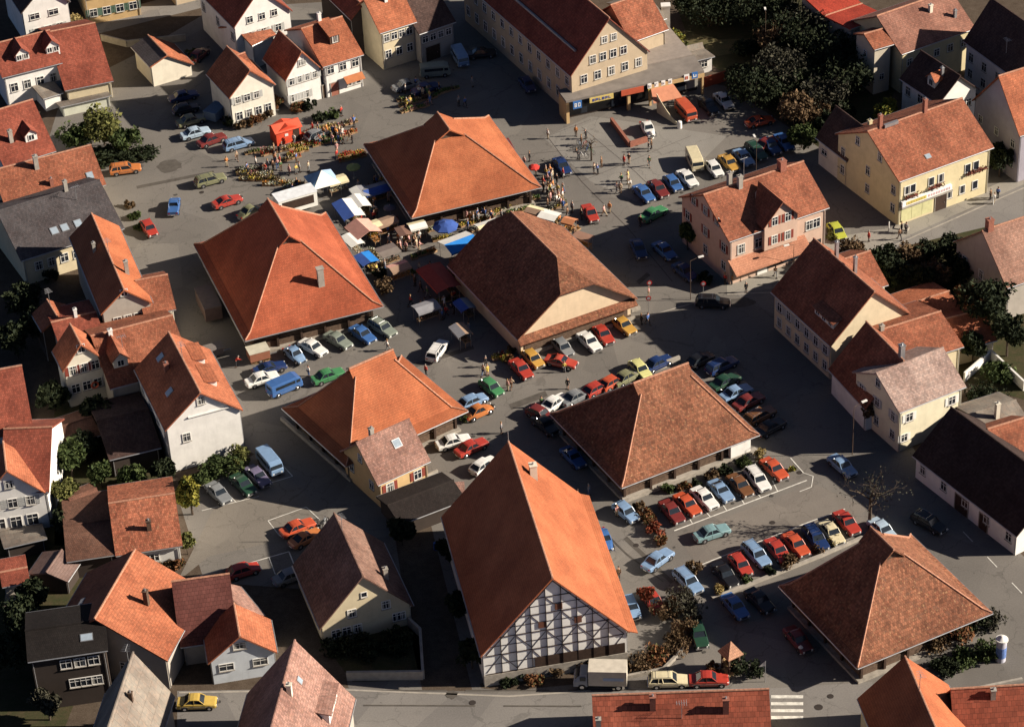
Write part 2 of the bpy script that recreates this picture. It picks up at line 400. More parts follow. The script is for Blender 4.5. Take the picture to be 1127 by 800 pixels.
def house(kind, name, label, A, B, he, rp, back=None, D=None, roof=None, wall=None, ins=.35, e0=('gable',), e1=('gable',), rf=.5, heR=None, hr=None, cat='house', group=None, gutter=True, ridge_caps=True, z0=0.0, roofL=None, turn=False):
    """kind 'f': gable end faces front, rp=front ridge point, back=rear ridge point. kind 's': ridge parallel to the front, rp=left ridge point."""
    a, b = P(*A, he), P(*B, he); u = (b-a); W = u.length; u.normalize(); v = Vector((-u.y, u.x, 0))
    if kind == 'f':
        M = a.lerp(b, rf)
        if hr is None:
            if e0[0] == 'gable': hr = hsolve(M, rp[1])
            else: t_, hr = axis_solve(M, v, rp); e0 = e0[:-1]+(max(1.0, t_),); LOG.append((name, 'hip set back %.1f' % t_))
        if D is None:
            pb = P(*back, hr); D = (pb-M).dot(v); er = (pb-M).dot(u)
            if e1[0] != 'gable': D += e1[-1]
        else: er = 0
        if turn and back:
            v = (Vector((pb.x, pb.y, 0))-Vector((M.x, M.y, 0))); D = v.length; v.normalize(); u = Vector((v.y, -v.x, 0)); a = M-u*W*rf; er = 0
        org, rz, W_, L_ = a, math.atan2(u.y, u.x), W, D
        faces = dict(front=0, right=1, back=2, left=3)
        hL, hR = he, (heR if heR is not None else he)
    else:
        M = a+v*D*rf
        if hr is None: hr = hsolve(M, rp[1])
        er = Q(Vector((M.x, M.y, hr)))[0]-rp[0]
        org, rz, W_, L_ = b, math.atan2(v.y, v.x), D, W
        faces = dict(front=3, right=0, back=1, left=2)
        hL, hR = he, (heR if heR is not None else he)
    LOG.append((name, 'W %.1f D %.1f he %.1f hr %.1f err %.1f rz %.0f' % (W, D, he, hr, er, math.degrees(math.atan2(u.y, u.x)))))
    roofm = roof or ORANGE2; wallm = wall or plaster('cream_plaster', (.6, .54, .42))
    root = empty(name, (org.x, org.y, 0), rz, label, cat, group)
    Bd = dict(root=root, W=W_, L=L_, heL=hL, heR=hR, hr=hr, rf=rf, ins=ins, faces=faces, wallmat=wallm, roofmat=roofm)
    rb = MB(); rb.shell(gable_roof(W_, L_, hL, hR, hr, rf, e0, e1), TH)
    Bd['roof'] = rb.build('roof', [roofm, roofL] if roofL else roofm, root)
    if roofL:
        for q in Bd['roof'].data.polygons:
            if q.normal.z > .1 and q.normal.x < -.05: q.material_index = 1
    xr = W_*rf; tl = (hr-hL)/xr; tr = (hr-hR)/(W_-xr); cut = TH+.01
    wb = MB()
    def trunc(e): return e[0] != 'gable'
    prof = [(ins, z0), (W_-ins, z0), (W_-ins, hR+tr*ins-cut), (xr, hr-cut), (ins, hL+tl*ins-cut)]
    y0, y1 = ins, L_-ins
    def endprof(e):
        if e[0] == 'half':
            k = e[1]; xl = xr*(1-k); xR = W_-(W_-xr)*(1-k); zt = hL+tl*xl-cut-.05
            return [(ins, z0), (W_-ins, z0), (W_-ins, hR+tr*ins-cut), (xR, zt), (xl, zt), (ins, hL+tl*ins-cut)]
        if e[0] == 'hip': return [(ins, z0), (W_-ins, z0), (W_-ins, hR-cut), (ins, hL-cut)]
        return prof
    if not trunc(e0) and not trunc(e1): wb.prism(prof, y0, y1)
    else:
        p0 = endprof(e0 if trunc(e0) else e1)
        if trunc(e0) and trunc(e1): wb.prism(p0, y0, y1)
        elif trunc(e0): wb.prism(p0, y0, y0+.3); wb.prism(prof, y0+e0[-1]+.3, y1); wb.prism([(ins+.02, z0),(W_-ins-.02, z0),(W_-ins-.02, hR-cut),(ins+.02, hL-cut)], y0+.3, y0+e0[-1]+.3)
        else: wb.prism(prof, y0, y1-e1[-1]-.3); wb.prism([(ins+.02, z0),(W_-ins-.02, z0),(W_-ins-.02, hR-cut),(ins+.02, hL-cut)], y1-e1[-1]-.3, y1-.3); wb.prism(p0, y1-.3, y1)
    wb.build('wall', wallm, root)
    if ridge_caps:
        rc = MB(); ya = e0[-1] if trunc(e0) else 0; yb = L_-(e1[-1] if trunc(e1) else 0)
        rc.tube((xr, ya-.02, hr+.02), (xr, yb+.02, hr+.02), .13, n=6)
        rc.build('ridge_tiles', roofm if any(k in roofm.name for k in ('black', 'dark', 'slate', 'soot', 'grey', 'sheet', 'shed', 'faded')) else RIDGE, Bd['roof'])
    if gutter and W_ > 4 and L_ > 4:
        for X, z, x2 in ((-.06, hL-.12, ins-.08), (W_+.06, hR-.12, W_-ins+.08)):
            for Y in ((ins+.15,) if kind == 'f' else (ins+.15, L_-ins-.15)):
                g = MB(); g.tube((X, Y, z), (x2, Y, z-.45), .05, n=6); g.tube((x2, Y, z-.45), (x2, Y, .05), .05, n=6); g.build('downpipe', METAL, root)
    if gutter:
        for X, z in ((-.06, hL-.1), (W_+.06, hR-.1)):
            g = MB(); g.tube((X, .05, z), (X, L_-.05, z), .07, n=6); g.build('gutter', METAL, Bd['roof'])
    return Bd
# ------------------------------------------------------------------ the market halls: hipped roofs with small gablets
def hall(name, label, SW, SE, he, ridge, r1, r2, NW=None, NE=None, roof=None, kick=1.0, kz=.35, gl=1.4, mode='v', wallin=1.3, L=None, open_side=(), gmat=None):
    a, b = P(*SW, he), P(*SE, he); u = (b-a); W = u.length; u.normalize(); v = Vector((-u.y, u.x, 0))
    D = (P(*NE, he)-b).dot(v) if NE else (P(*NW, he)-a).dot(v)
    if mode == 'v':                       # ridge runs away from the front
        M = a.lerp(b, .5); t1, h = axis_solve(M, v, r1); pb = P(*r2, h); t2 = (pb-M).dot(v)
        org, rz, W_, L_ = a, math.atan2(u.y, u.x), W, D; faces = dict(front=0, right=1, back=2, left=3); ya, yb = t1, D-t2
    else:                                 # ridge parallel to the front; frame x = v, y = -u
        M = a+v*(D/2); t1, h = axis_solve(M, u, r1); pb = P(*r2, h); t2 = (pb-M).dot(u)
        org, rz, W_, L_ = b, math.atan2(v.y, v.x), D, W; faces = dict(front=3, right=0, back=1, left=2); ya, yb = W-t2, t1
    LOG.append((name, 'W %.1f D %.1f hr %.1f t %.1f %.1f rz %.0f' % (W, D, h, t1, t2, math.degrees(math.atan2(u.y, u.x)))))
    root = empty(name, (org.x, org.y, 0), rz, label, 'market hall')
    hr = h; k = kick; z1 = he+kz; hg = hr-gl; xr = W_/2
    xg = k+(hg-z1)/(hr-z1)*(xr-k)
    yg0 = ya+.35; yg1 = L_-(yb+.35); o = .35
    def P4(x, y, z): return (x, y, z)
    polys = []
    for s in (0, 1):
        X = (lambda x: x) if s == 0 else (lambda x: W_-x)
        low = [(X(0),0,he),(X(0),L_,he),(X(k),L_-k,z1),(X(k),k,z1)]
        upp = [(X(k),k,z1),(X(k),L_-k,z1),(X(xg),yg1,hg),(X(xg),yg1+o,hg),(xr,yg1+o,hr),(xr,yg0-o,hr),(X(xg),yg0-o,hg),(X(xg),yg0,hg)]
        for q in (low, upp): polys.append(q if s == 1 else q[::-1])
    for s in (0, 1):
        Y = (lambda y: y) if s == 0 else (lambda y: L_-y)
        yg = yg0 if s == 0 else L_-yg1
        low = [(0,Y(0),he),(W_,Y(0),he),(W_-k,Y(k),z1),(k,Y(k),z1)]
        upp = [(k,Y(k),z1),(W_-k,Y(k),z1),(W_-xg,Y(yg),hg),(xg,Y(yg),hg)]
        for q in (low, upp): polys.append(q if s == 0 else q[::-1])
    rb = MB(); rb.shell(polys, .2); ro = rb.build('roof', roof, root)
    g = MB()
    for y, yy in ((yg0+.02, yg0+.1), (yg1-.1, yg1-.02)): g.prism([(xg+.05, hg-.15),(W_-xg-.05, hg-.15),(xr, hr-.2)], y, yy)
    g.build('gablet', gmat or TIMBER2, root)
    hp = MB(); hp.tube((xr, yg0-o, hr+.03), (xr, yg1+o, hr+.03), .14, n=6)
    for s in (0, 1):
        for e, yg in ((0, yg0), (1, yg1)):
            X = (lambda x: x) if s == 0 else (lambda x: W_-x); Y = (lambda y: y) if e == 0 else (lambda y: L_-y)
            hp.tube((X(.05),Y(.05),he+.03),(X(k),Y(k),z1+.03),.12,n=5); hp.tube((X(k),Y(k),z1+.03),(X(xg),yg,hg+.03),.12,n=5)
    hp.build('hip_tiles', RIDGE, ro)
    gu = MB()
    for p, q in (((0,-.07),(W_,-.07)),((W_+.07,0),(W_+.07,L_)),((W_,L_+.07),(0,L_+.07)),((-.07,L_),(-.07,0))):
        gu.tube((*p,he-.1),(*q,he-.1),.07,n=6)
    gu.build('gutter', METAL, ro)
    i = wallin
    pl = MB(); t = .4
    pl.box(i-.6, W_-i+.6, i-.6, L_-i+.6, 0, .35); pl.build('plinth', STONE, root)
    wb = MB()
    for (x0,x1,y0,y1) in ((i,W_-i,i,i+.2),(i,W_-i,L_-i-.2,L_-i),(i,i+.2,i+.2,L_-i-.2),(W_-i-.2,W_-i,i+.2,L_-i-.2)):
        wb.box(x0,x1,y0,y1,.35,1.25)
    for z in (1.45, 1.75, 2.05, 2.35, 2.65, 2.95):
        if z > he-.15: break
        for (x0,x1,y0,y1) in ((i-.02,W_-i+.02,i-.03,i+.05),(i-.02,W_-i+.02,L_-i-.05,L_-i+.03),(i-.03,i+.05,i,L_-i),(W_-i-.05,W_-i+.03,i,L_-i)):
            wb.box(x0,x1,y0,y1,z,z+.16)
    wb.build('board_wall', TIMBER2, root)
    core = MB(); core.box(i+.3, W_-i-.3, i+.3, L_-i-.3, .36, he+.1); core.build('inner_wall', TIMBER, root)
    n = max(3, round((W_-2*i)/3.2)); mm = max(3, round((L_-2*i)/3.2))
    pm = MB(); pm.box(-.14,.14,-.14,.14,0,he-.3); pme = pm.mesh('post', [TIMBER])
    for q in range(n+1):
        for y in (i-.2, L_-i+.2): mobj('post', pme, root, (i+(W_-2*i)*q/n, y, .352))
    for q in range(1, mm):
        for x in (i-.2, W_-i+.2): mobj('post', pme, root, (x, i+(L_-2*i)*q/mm, .352))
    rt = MB()
    nr = int(L_/1.2)
    return dict(root=root, roof=ro, W=W_, L=L_, heL=he, heR=he, hr=hr, rf=.5, ins=i, faces=faces, wallmat=STONE, roofmat=roof, k=k, z1=z1)
# ------------------------------------------------------------------ halls
CREAM = plaster('cream_plaster', (.62, .53, .36)); WHITEP = plaster('white_plaster', (.78, .76, .72)); YELLOW = plaster('yellow_plaster', (.64, .55, .34))
PINKP = plaster('salmon_plaster', (.58, .41, .32)); TANP = plaster('tan_plaster', (.50, .40, .28)); GREYP = plaster('grey_plaster', (.42, .38, .33))
PALEP = plaster('pale_plaster', (.72, .66, .54)); OCHRE = plaster('ochre_plaster', (.58, .40, .20)); DKWALL = plaster('soot_dark_boarding', (.05, .038, .032))  # DKWALL: near-black boards; on the boarded house they carry shade as colour
RED_S = plain('red_shutter_paint', (.22, .05, .035), .6); GREEN_S = plain('green_shutter_paint', (.10, .16, .12), .6); GREY_S = plain('grey_shutter_paint', (.42, .42, .40), .6)
hallA = hall('market_hall', 'orange hipped market hall with cars and flower stalls round it, rearmost of the halls', (453,240), (596,206), 3.2, None, (495,143), (480,124), NE=(534,128), roof=ORANGE)
hallB = hall('market_hall', 'orange-red hipped market hall with a pale chimney on its front slope', (269.5,375), (422,337), 3.2, None, (318,259), (297,218), NE=(362,233), roof=tile('orange_red_roof_tiles', (.39,.105,.052), .10,.16))
hallF = hall('market_hall', 'mottled brown market hall at the lower right behind the small orange gable house', (943.6,735), (1092.5,674), 3.2, None, (984,605), (961,578.5), NE=(1008,585), roof=BROWNT, kick=.8)
hallD = hall('market_hall', 'orange market hall with the little pink roofed house against its front', (381,513), (515,452), 3.2, None, (384,406), (439,390), NW=(303,452), roof=ORANGE, mode='u', gl=.9, kick=1.4)
hallE = hall('market_hall', 'mottled brown market hall above the long row of parked cars', (684,536.5), (836,478), 3.2, None, (697,422), (755,397), NW=(608,454), roof=BROWNT, mode='u', gl=1.0, kick=.8)
def hall_chimney(Bd, x, y, h=2.3, mat=None):
    W, L = Bd['W'], Bd['L']
    z = Bd['z1']+(Bd['hr']-Bd['z1'])*max(0, min(x, W-x)-Bd['k'])/(W/2-Bd['k'])
    zf = Bd['z1']+(Bd['hr']-Bd['z1'])*max(0, min(y, L-y)-Bd['k'])/(W/2-Bd['k'])
    z = min(z, zf)
    m_ = MB(); m_.box(x-.4, x+.4, y-.3, y+.3, z-.8, z+h); m_.box(x-.5, x+.5, y-.4, y+.4, z+h, z+h+.12)
    m_.build('chimney', mat or CONC, Bd['roof'])
hall_chimney(hallB, hallB['W']*.63, 4.0, 2.0)
# end wall and corner panel of the brown hall: white plaster
m_ = MB(); m_.box(hallE['ins']-.55, hallE['ins']+1.6, hallE['ins']-.55, hallE['ins']+2.2, .36, 3.0)
m_.build('wall', WHITEP, hallE['root'], label='white plastered corner of the hall')
# hall with the beige gable: gable roof with a half hip, pent roof under the gable
G = house('f', 'market_hall', 'brown tiled market hall with beige half-hipped gable over a strip of tiles', (570,374), (702,328.5), 3.3, (613,283), back=(569,231), roof=BROWNT, wall=plaster('beige_gable_plaster', (.66,.52,.36)), ins=.7, e0=('half',.28,2.4), e1=('half',.28,2.0), cat='market hall')
hallC = G
pt = MB(); Wc = G['W']
pt.shell([[(.15,-.3,2.55),(Wc-.15,-.3,2.55),(Wc-.15,.7,3.15),(.15,.7,3.15)]], .15)
pt.build('pent_roof', BROWNT, G['root'])
pl = MB(); pl.box(.7,Wc-.7,.62,.69,0,.7); pl.box(1.2,Wc-1.2,.60,.69,.75,2.3); pl.build('board_wall', TIMBER2, G['root'])
st = MB(); st.box(.3,Wc-.3,.2,.5,0,.5); st.build('plinth', STONE, G['root'])
BROWNS = plain('brown_hatch_boards', (.13,.05,.03), .8)
# half-timbered hall
FW = house('f', 'half_timbered_hall', 'steep orange roofed hall with black and white half-timbered gable', (529,722), (693,695), 4.6, (602,636), back=(556,486), roof=ORANGE, wall=plaster('lime_white_infill', (.88,.86,.81)), ins=.3, cat='market hall')
W, L, hr = FW['W'], FW['L'], FW['hr']; he = 4.6
fm = MB(); sl = (hr-he)/(W/2)
y = .3+.012
def fb(x0, z0, x1, z1, w_=.2): fm.bar((x0,y,z0),(x1,y,z1), w_, .12, (0,-1,0)) if False else fm.bar((x0,y,z0),(x1,y,z1), w_, .05, Vector((x1-x0,0,z1-z0)).cross(Vector((0,1,0))))
levels = [1.6, 4.2, 6.6, 9.0, 11.2]
def half(z): return (W/2-.55) if z <= he else max(0, (hr-.35-z)/sl)
for z in levels:
    h_ = half(z)
    if h_ > .3: fb(W/2-h_, z, W/2+h_, z, .24)
for i in range(1, 9):
    x = .6+(W-1.2)*i/9; top = min(he+.2+sl*x, he+.2+sl*(W-x))-.5; fb(x, 1.6, x, top, .28+.06*(i % 3))
for z in (2.9, 5.4, 7.8, 10.1):
    h_ = half(z)
    if h_ > .5: fb(W/2-h_, z, W/2+h_, z, .14)
for li in range(1, len(levels)-0):
    z0_ = levels[li-1]; z1_ = levels[li] if li < len(levels) else hr
    for i in range(0, 9):
        x0 = .6+(W-1.2)*i/9; x1 = .6+(W-1.2)*(i+1)/9
        top0 = he+sl*min(x0, W-x0)-.4; top1 = he+sl*min(x1, W-x1)-.4
        if min(top0, top1) < z1_-.4: continue
        if (i+li) % 2: fb(x0, z0_+.2, x1-.1, z1_-.2, .13)
        else: fb(x1, z0_+.2, x0+.1, z1_-.2, .13)
for s in (0, 1):
    X = (lambda x: x) if s == 0 else (lambda x: W-x)
    fb(X(.6), he-.3, X(W/2), hr-.55, .22)
nz = 1.9
while nz < hr-1.2:
    h_ = half(nz)
    if h_ > .8 and all(abs(nz-l) > .35 for l in levels): fm.bar((W/2-h_+.2, y+.02, nz), (W/2+h_-.2, y+.02, nz), .06, .09, (0,0,1))
    nz += .8
fm.build('timber_frame', plain('black_brown_beams', (.035,.02,.015), .8), FW['root'])
st = MB(); st.box(.25, W-.25, .12, .29, 0, 1.55); st.build('stone_base', STONE, FW['root'])
dk = MB(); dk.box(W*.36, W-.5, .2, .285, 1.6, 2.9); dk.build('openings', TIMBER, FW['root'])
for x, z, m2 in ((W*.42, 7.4, BROWNS), (W*.66, 7.3, BROWNS), (W*.535, 9.6, BROWNS)):
    s_ = MB(); s_.box(x-.4, x+.4, .2, .29, z-.4, z+.4); s_.build('hatch', m2, FW['root'])
# kicked eave on the sunny side
kk = MB(); kk.shell([[(W-.1,.0,he+.12),(W+.9,0,he-.32),(W+.9,L,he-.32),(W-.1,L,he+.12)]], .12); kk.build('lower_eave', ORANGE, FW['roof'])
chimney(FW, .62, .83, 1.6, .8, PALEP)
pf = MB(); pf.tube((W/2, L-.1, hr-.3), (W/2, L-.1, hr+1.6), .05, n=5); pf.build('finial', METAL, FW['roof'])
# ------------------------------------------------------------------ houses, west side (left)
WH = house('f', 'white_house', 'big white gabled house with orange roof beside the blue van', (181.5,474), (267.5,451), 6.6, (216.6,432), back=(186.7,365), roof=ORANGE2, wall=WHITEP)
dormer(WH, 'right', WH['L']*.36, 3.4, 8.3, .9, 'shed', nw=3); dormer(WH, 'right', WH['L']*.72, 3.2, 8.3, .9, 'shed', nw=3)
wins(WH, 'front', 1, 9.3, .9, 1.0, a=4.6); wins(WH, 'front', 1, 4.6, .9, 1.1, a=2.2, b=6.8); wins(WH, 'left', 4, 4.6); 
m_ = MB(); m_.bar((3.0,.25,7.4),(8.2,.25,7.4),.25,.12); m_.build('wall_lamp_rail', WHITE, WH['root'])
chimney(WH, .30, .62, .9); skylight(WH, .22, .35); skylight(WH, .30, .82); aerial(WH, .5, .55)
T12 = house('s', 'tiled_house', 'wide orange roof with a small gabled dormer behind the white house', (121,428), (212,404), 4.6, (113,370), D=15, roof=OLDRED, wall=GREYP)
dormer(T12, 'front', 1.9, 1.8, 5.6, 1.2, 'gable', wall=PALEP, rh=.9); chimney(T12, .45, .78, 1.0, .5, WHITEP); aerial(T12, .3, .7)
T10 = house('f', 'gabled_house', 'steep bright orange roofed house with a grey gable of small windows', (111,346), (168,333), 7.2, (132,319), back=(113,232), roof=ORANGE, wall=GREYP)
wins(T10, 'front', 3, 9.4, .8, .9, a=2.6, style='double'); wins(T10, 'front', 3, 5.4, .9, 1.1, a=1.2, style='double'); chimney(T10, .72, .28, 1.8, .5, CONC)
chimney(T10, .3, .62, 1.2, .4, CONC); aerial(T10, .5, .45)
T10b = house('s', 'low_wing', 'low orange roofed wing on the right of the steep orange house', (158,347), (194,340), 6.0, (152,309), D=9, roof=OLDRED, wall=PALEP)
T11 = house('f', 'gabled_house', 'small gabled house with white window frames and a red ring on its wall', (69,409), (116.5,396), 5.8, (88.7,379), back=(85,354), roof=ORANGE2, wall=PALEP)
wins(T11, 'front', 1, 8.2, .9, 1.1, a=2.0); wins(T11, 'front', 3, 5.3, .95, 1.2, a=.5, shut=RED_S); wins(T11, 'front', 3, 2.6, .95, 1.2, a=.5)
rg = MB()
for k in range(12):
    a0, a1 = k*math.pi/6, (k+1)*math.pi/6
    rg.tube((3.7+.42*math.cos(a0), .25, 2.4+.42*math.sin(a0)), (3.7+.42*math.cos(a1), .25, 2.4+.42*math.sin(a1)), .12, n=5)
rg.build('wall_ring', plain('red_ring_paint', (.5,.10,.05), .6), T11['root'])
T11b = house('s', 'tiled_house', 'red tiled house tucked between the dark roof and the little gabled house', (66,383), (116,371), 5.6, (61,355), D=9, roof=REDT, wall=GREYP); chimney(T11b, .5, .45, 1.1, .4, WHITEP)
T11c = house('f', 'gabled_house', 'narrow steep dark roof behind the little gabled house', (46,365), (84,354), 5.0, (68,349), back=(61,327), roof=ORANGE2, wall=DKWALL); aerial(T11c, .5, .7)
T9 = house('s', 'long_house', 'long house with dark brown roof, three skylights and a cream wall', (23,287), (137,251), 4.2, (0,233), D=15.5, roof=tile('slate_grey_roof', (.085,.078,.082), .2, .2), wall=CREAM)
for q in (.60, .50, .37): skylight(T9, .17, q, .9, 1.2)
wins(T9, 'front', 4, 2.4, 1.0, 1.2, a=1.5, b=6); chimney(T9, .5, .33, 1.4, .5, CONC); aerial(T9, .38, .28)
T8 = house('s', 'long_house', 'long red tiled house behind the dark brown roof', (7,232), (117,203), 4.6, (0,188), D=11, roof=OLDRED, wall=CREAM)
chimney(T8, .40, .58, 1.8, .6, CONC); chimney(T8, .16, .5, .9, .5, BRICK); skylight(T8, .15, .12)
T7 = house('s', 'tiled_house', 'red tiled house with a small white gabled dormer at the left edge', (4,184), (62,166), 4.2, (-4,127), D=14, roof=REDT, wall=WHITEP)
dormer(T7, 'front', T7['L']*.62, 1.7, 5.6, 1.2, 'gable', wall=WHITEP, rh=.7); chimney(T7, .2, .68, 1.6, .55, CONC)
T5b = house('s', 'hall_house', 'large plain dark red roof of the yard building at the upper left', (71,100), (125,89), 2.9, (72,36), D=20, roof=REDT, wall=CREAM, cat='building')
m_ = MB(); m_.box(0,0,0,0,0,0)
T5a = house('s', 'dormered_house', 'white house with two wide white framed dormers in its red roof', (2,86), (69,69), 5.2, (-2,50), D=10, roof=REDT, wall=WHITEP)
dormer(T5a, 'front', T5a['L']*.38, 2.0, 6.2, 1.1, 'gable', wall=WHITEP, rh=1.0, nw=2); dormer(T5a, 'front', T5a['L']*.88, 2.0, 6.2, 1.1, 'gable', wall=WHITEP, rh=1.0, nw=2)
wins(T5a, 'front', 4, 3.0, 1.0, 1.3); 
T5c = house('s', 'annex', 'low grey roofed annex in front of the dormered white house', (47,109), (70,102), 2.4, (38,88), D=8, roof=GREYT, wall=WHITEP, cat='annex', rf=.8)
T5d = house('s', 'garage_row', 'low pale walled garage block under the dark red roof', (66,118), (123,105), 1.9, (60,112), D=4.5, roof=GREYT, wall=plaster('pale_green_plaster',(.55,.56,.46)), cat='garage', rf=.85)
T6 = house('f', 'barn', 'small pale barn with an orange and grey roof standing alone', (165,74), (212,60), 3.6, (183.5,61), back=(169,37), roof=ORANGE2, wall=PALEP, heR=2.0, rf=.42, cat='barn', roofL=SHADET)  # left slope gets its own darker material in place of shade
T1 = house('f', 'white_house', 'white house at the top left corner with dark barred windows', (23,15), (77,2), 6.2, (50,-14), D=12, roof=DARKT, wall=WHITEP)
wins(T1, 'front', 2, 5.0, 1.4, .9, a=1.0, b=1.6, style='cross'); wins(T1, 'front', 3, 2.4, 1.0, 1.1, a=1.2, shut=GREY_S)
T2 = house('s', 'tan_house', 'tan house with green shutters at the top left street', (88,-18), (152,-30), 7.4, (80,-60), D=11, roof=REDT, wall=OCHRE)
wins(T2, 'front', 4, 1.9, 1.1, 1.2, a=.5, shut=GREEN_S); wins(T2, 'front', 4, 5.0, 1.1, 1.2, a=.5, shut=GREEN_S)
T4 = house('s', 'tan_house', 'tan house cut by the top edge left of the white houses', (186,-38), (226,-48), 7.2, (180,-80), D=11, roof=REDT, wall=TANP)
wins(T4, 'front', 3, 2.0, 1.1, 1.1)
# ------------------------------------------------------------------ top centre
T24 = house('f', 'white_house', 'white gabled house with dark roof behind the red kiosk', (252,108.5), (303.5,93), 5.2, (274.7,77.5), back=(251,50.5), roof=ORANGE2, wall=plaster('offwhite_plaster', (.74,.70,.60)))
wins(T24, 'front', 3, 4.3, .9, 1.0, a=.6, b=2.2, shut=GREY_S); wins(T24, 'front', 4, 1.7, .9, 1.2, a=.6)
T24b = house('s', 'annex', 'little orange roof joined to the back of the white house with dark roof', (262,83), (280,77), 6.2, (258,64), D=5, roof=OLDRED, wall=WHITEP, cat='annex')
T25 = house('f', 'white_house', 'white gabled house left half of the joined pair by the flower beds', (314,89), (355,76), 5.0, (330.5,57), back=(308,33), roof=ORANGE2, wall=WHITEP)
wins(T25, 'front', 2, 6.9, .8, .9, a=2.1); wins(T25, 'front', 4, 4.3, .9, 1.0, a=.4, shut=GREY_S); wins(T25, 'front', 3, 1.6, .9, 1.1, a=.4, b=2.0, shut=GREY_S); doorway(T25, 'front', 6.0)
T25b = house('s', 'white_house', 'white house with long orange roof and a brown dormer, right half of the pair', (355,74), (400.5,60), 5.4, (338,32), D=13, roof=ORANGE2, wall=WHITEP)
dormer(T25b, 'front', 3.2, 1.5, 6.8, 1.5, 'shed', wall=TIMBER2); chimney(T25b, .5, .55, 1.6, .5, WHITEP); wins(T25b, 'front', 3, 4.3, 1.0, 1.1, a=.5); doorway(T25b, 'front', 1.4, 1.2, 2.1, BRICK); wins(T25b, 'front', 2, 1.5, 1.3, 1.3, a=3.4, b=.4)
aw = MB(); aw.shell([[(-1.2,.6,2.2),(-.1,.6,2.8),(-.1,3.6,2.8),(-1.2,3.6,2.2)][::-1]], .08)
aw.build('awning', plain('orange_awning_cloth', (.42,.15,.06), .8), T25b['root'])
T26 = house('f', 'white_house', 'white house with a blue shaded side wall cut by the top edge', (257,31), (322,12), 6.8, (288,-12), D=14, roof=REDT, wall=WHITEP)
wins(T26, 'front', 3, 7.2, .9, 1.0, a=2.0); wins(T26, 'front', 3, 4.6, .9, 1.1, a=1.6, shut=GREY_S); wins(T26, 'left', 3, 4.6)
T26b = house('s', 'annex', 'small orange roofed extension in front of the white house at the top edge', (277,50.5), (304,38), 4.2, (263,29), D=8, roof=OLDRED, wall=WHITEP, cat='annex')
T27 = house('s', 'cream_house', 'cream house with orange roof at the top edge left of the dark street', (418,37), (459,24), 6.4, (424,0), D=9, roof=ORANGE2, wall=CREAM)
wins(T27, 'front', 4, 5.1, .9, 1.1, a=.4); wins(T27, 'front', 3, 2.4, .9, 1.2, a=.5); chimney(T27, .4, .5, 1.2, .5, WHITEP)
T27b = house('s', 'dark_house', 'shaded house with dark roof behind the two parked vans', (461,38), (502,24), 5.2, (450,3), D=10, roof=DARKT, wall=GREYP)
wins(T27b, 'front', 4, 3.8, .9, 1.0, a=.4); doorway(T27b, 'front', 2.0, 2.4, 2.4, TIMBER, name='gate')
T27c = house('f', 'dark_house', 'narrow dark red roofed house between the white pair and the cream house', (386,22), (414,14), 6.4, (403,6), D=12, roof=REDT, wall=DKWALL)
# big shop building
SH = house('f', 'shop_building', 'tall tan gabled building above the long flat roofed shop front', (628,84), (715.5,57), 6.9, (669,20), D=34, roof=REDT, wall=TANP, cat='building', ins=.3)
wins(SH, 'front', 5, 5.6, .95, 1.25, a=1.5, b=1.0); wins(SH, 'front', 4, 8.3, .95, 1.2, a=3.0, b=3.4); wins(SH, 'front', 2, 10.9, .85, 1.0, a=5.0, b=5.0); wins(SH, 'left', 12, 5.3, 1.0, 1.3); wins(SH, 'left', 12, 2.2, 1.0, 1.5)
m_ = MB(); m_.bar((2.0,2.0,9.35),(2.0,32,9.35),.25,.3); m_.build('snow_guard', METAL, SH['roof'])
SH2 = house('s', 'tan_annex', 'tan annex with red slope right behind the tall shop gable', (694,47), (736,32), 6.6, (672,6), D=10, roof=OLDRED, wall=TANP, cat='annex')
SH3 = house('s', 'grey_annex', 'grey roofed annex beside the tall white chimney stack', (706,30), (734,20), 6.0, (696,6), D=9, roof=GREYT, wall=TANP, cat='annex')
# ------------------------------------------------------------------ east side (right)
PK = house('s', 'salmon_house', 'salmon house with a front cross gable and a tiled awning over its shop', (802.3,266), (913,228), 7.0, (779.5,214.5), D=12.5, roof=OLDRED, wall=PINKP)
wins(PK, 'front', 2, 5.0, 1.0, 1.3, a=1.2, b=9.8, shut=None); wins(PK, 'front', 2, 5.0, 1.0, 1.3, a=11.6, b=.9)
wins(PK, 'left', 3, 5.0, .9, 1.2, a=1.0, shut=RED_S); wins(PK, 'left', 3, 8.2, .9, 1.1, a=2.6, shut=RED_S); wins(PK, 'left', 3, 2.2, .9, 1.2, a=1.0)
W_, L_ = PK['W'], PK['L']
aw = MB(); aw.shell([[(-1.7,3.6,2.6),(.5,3.6,3.9),(.5,L_-.1,3.9),(-1.7,L_-.1,2.6)][::-1]], .15); aw.build('awning_roof', tile('salmon_awning_tiles', (.5,.24,.15), .1,.1), PK['root'])
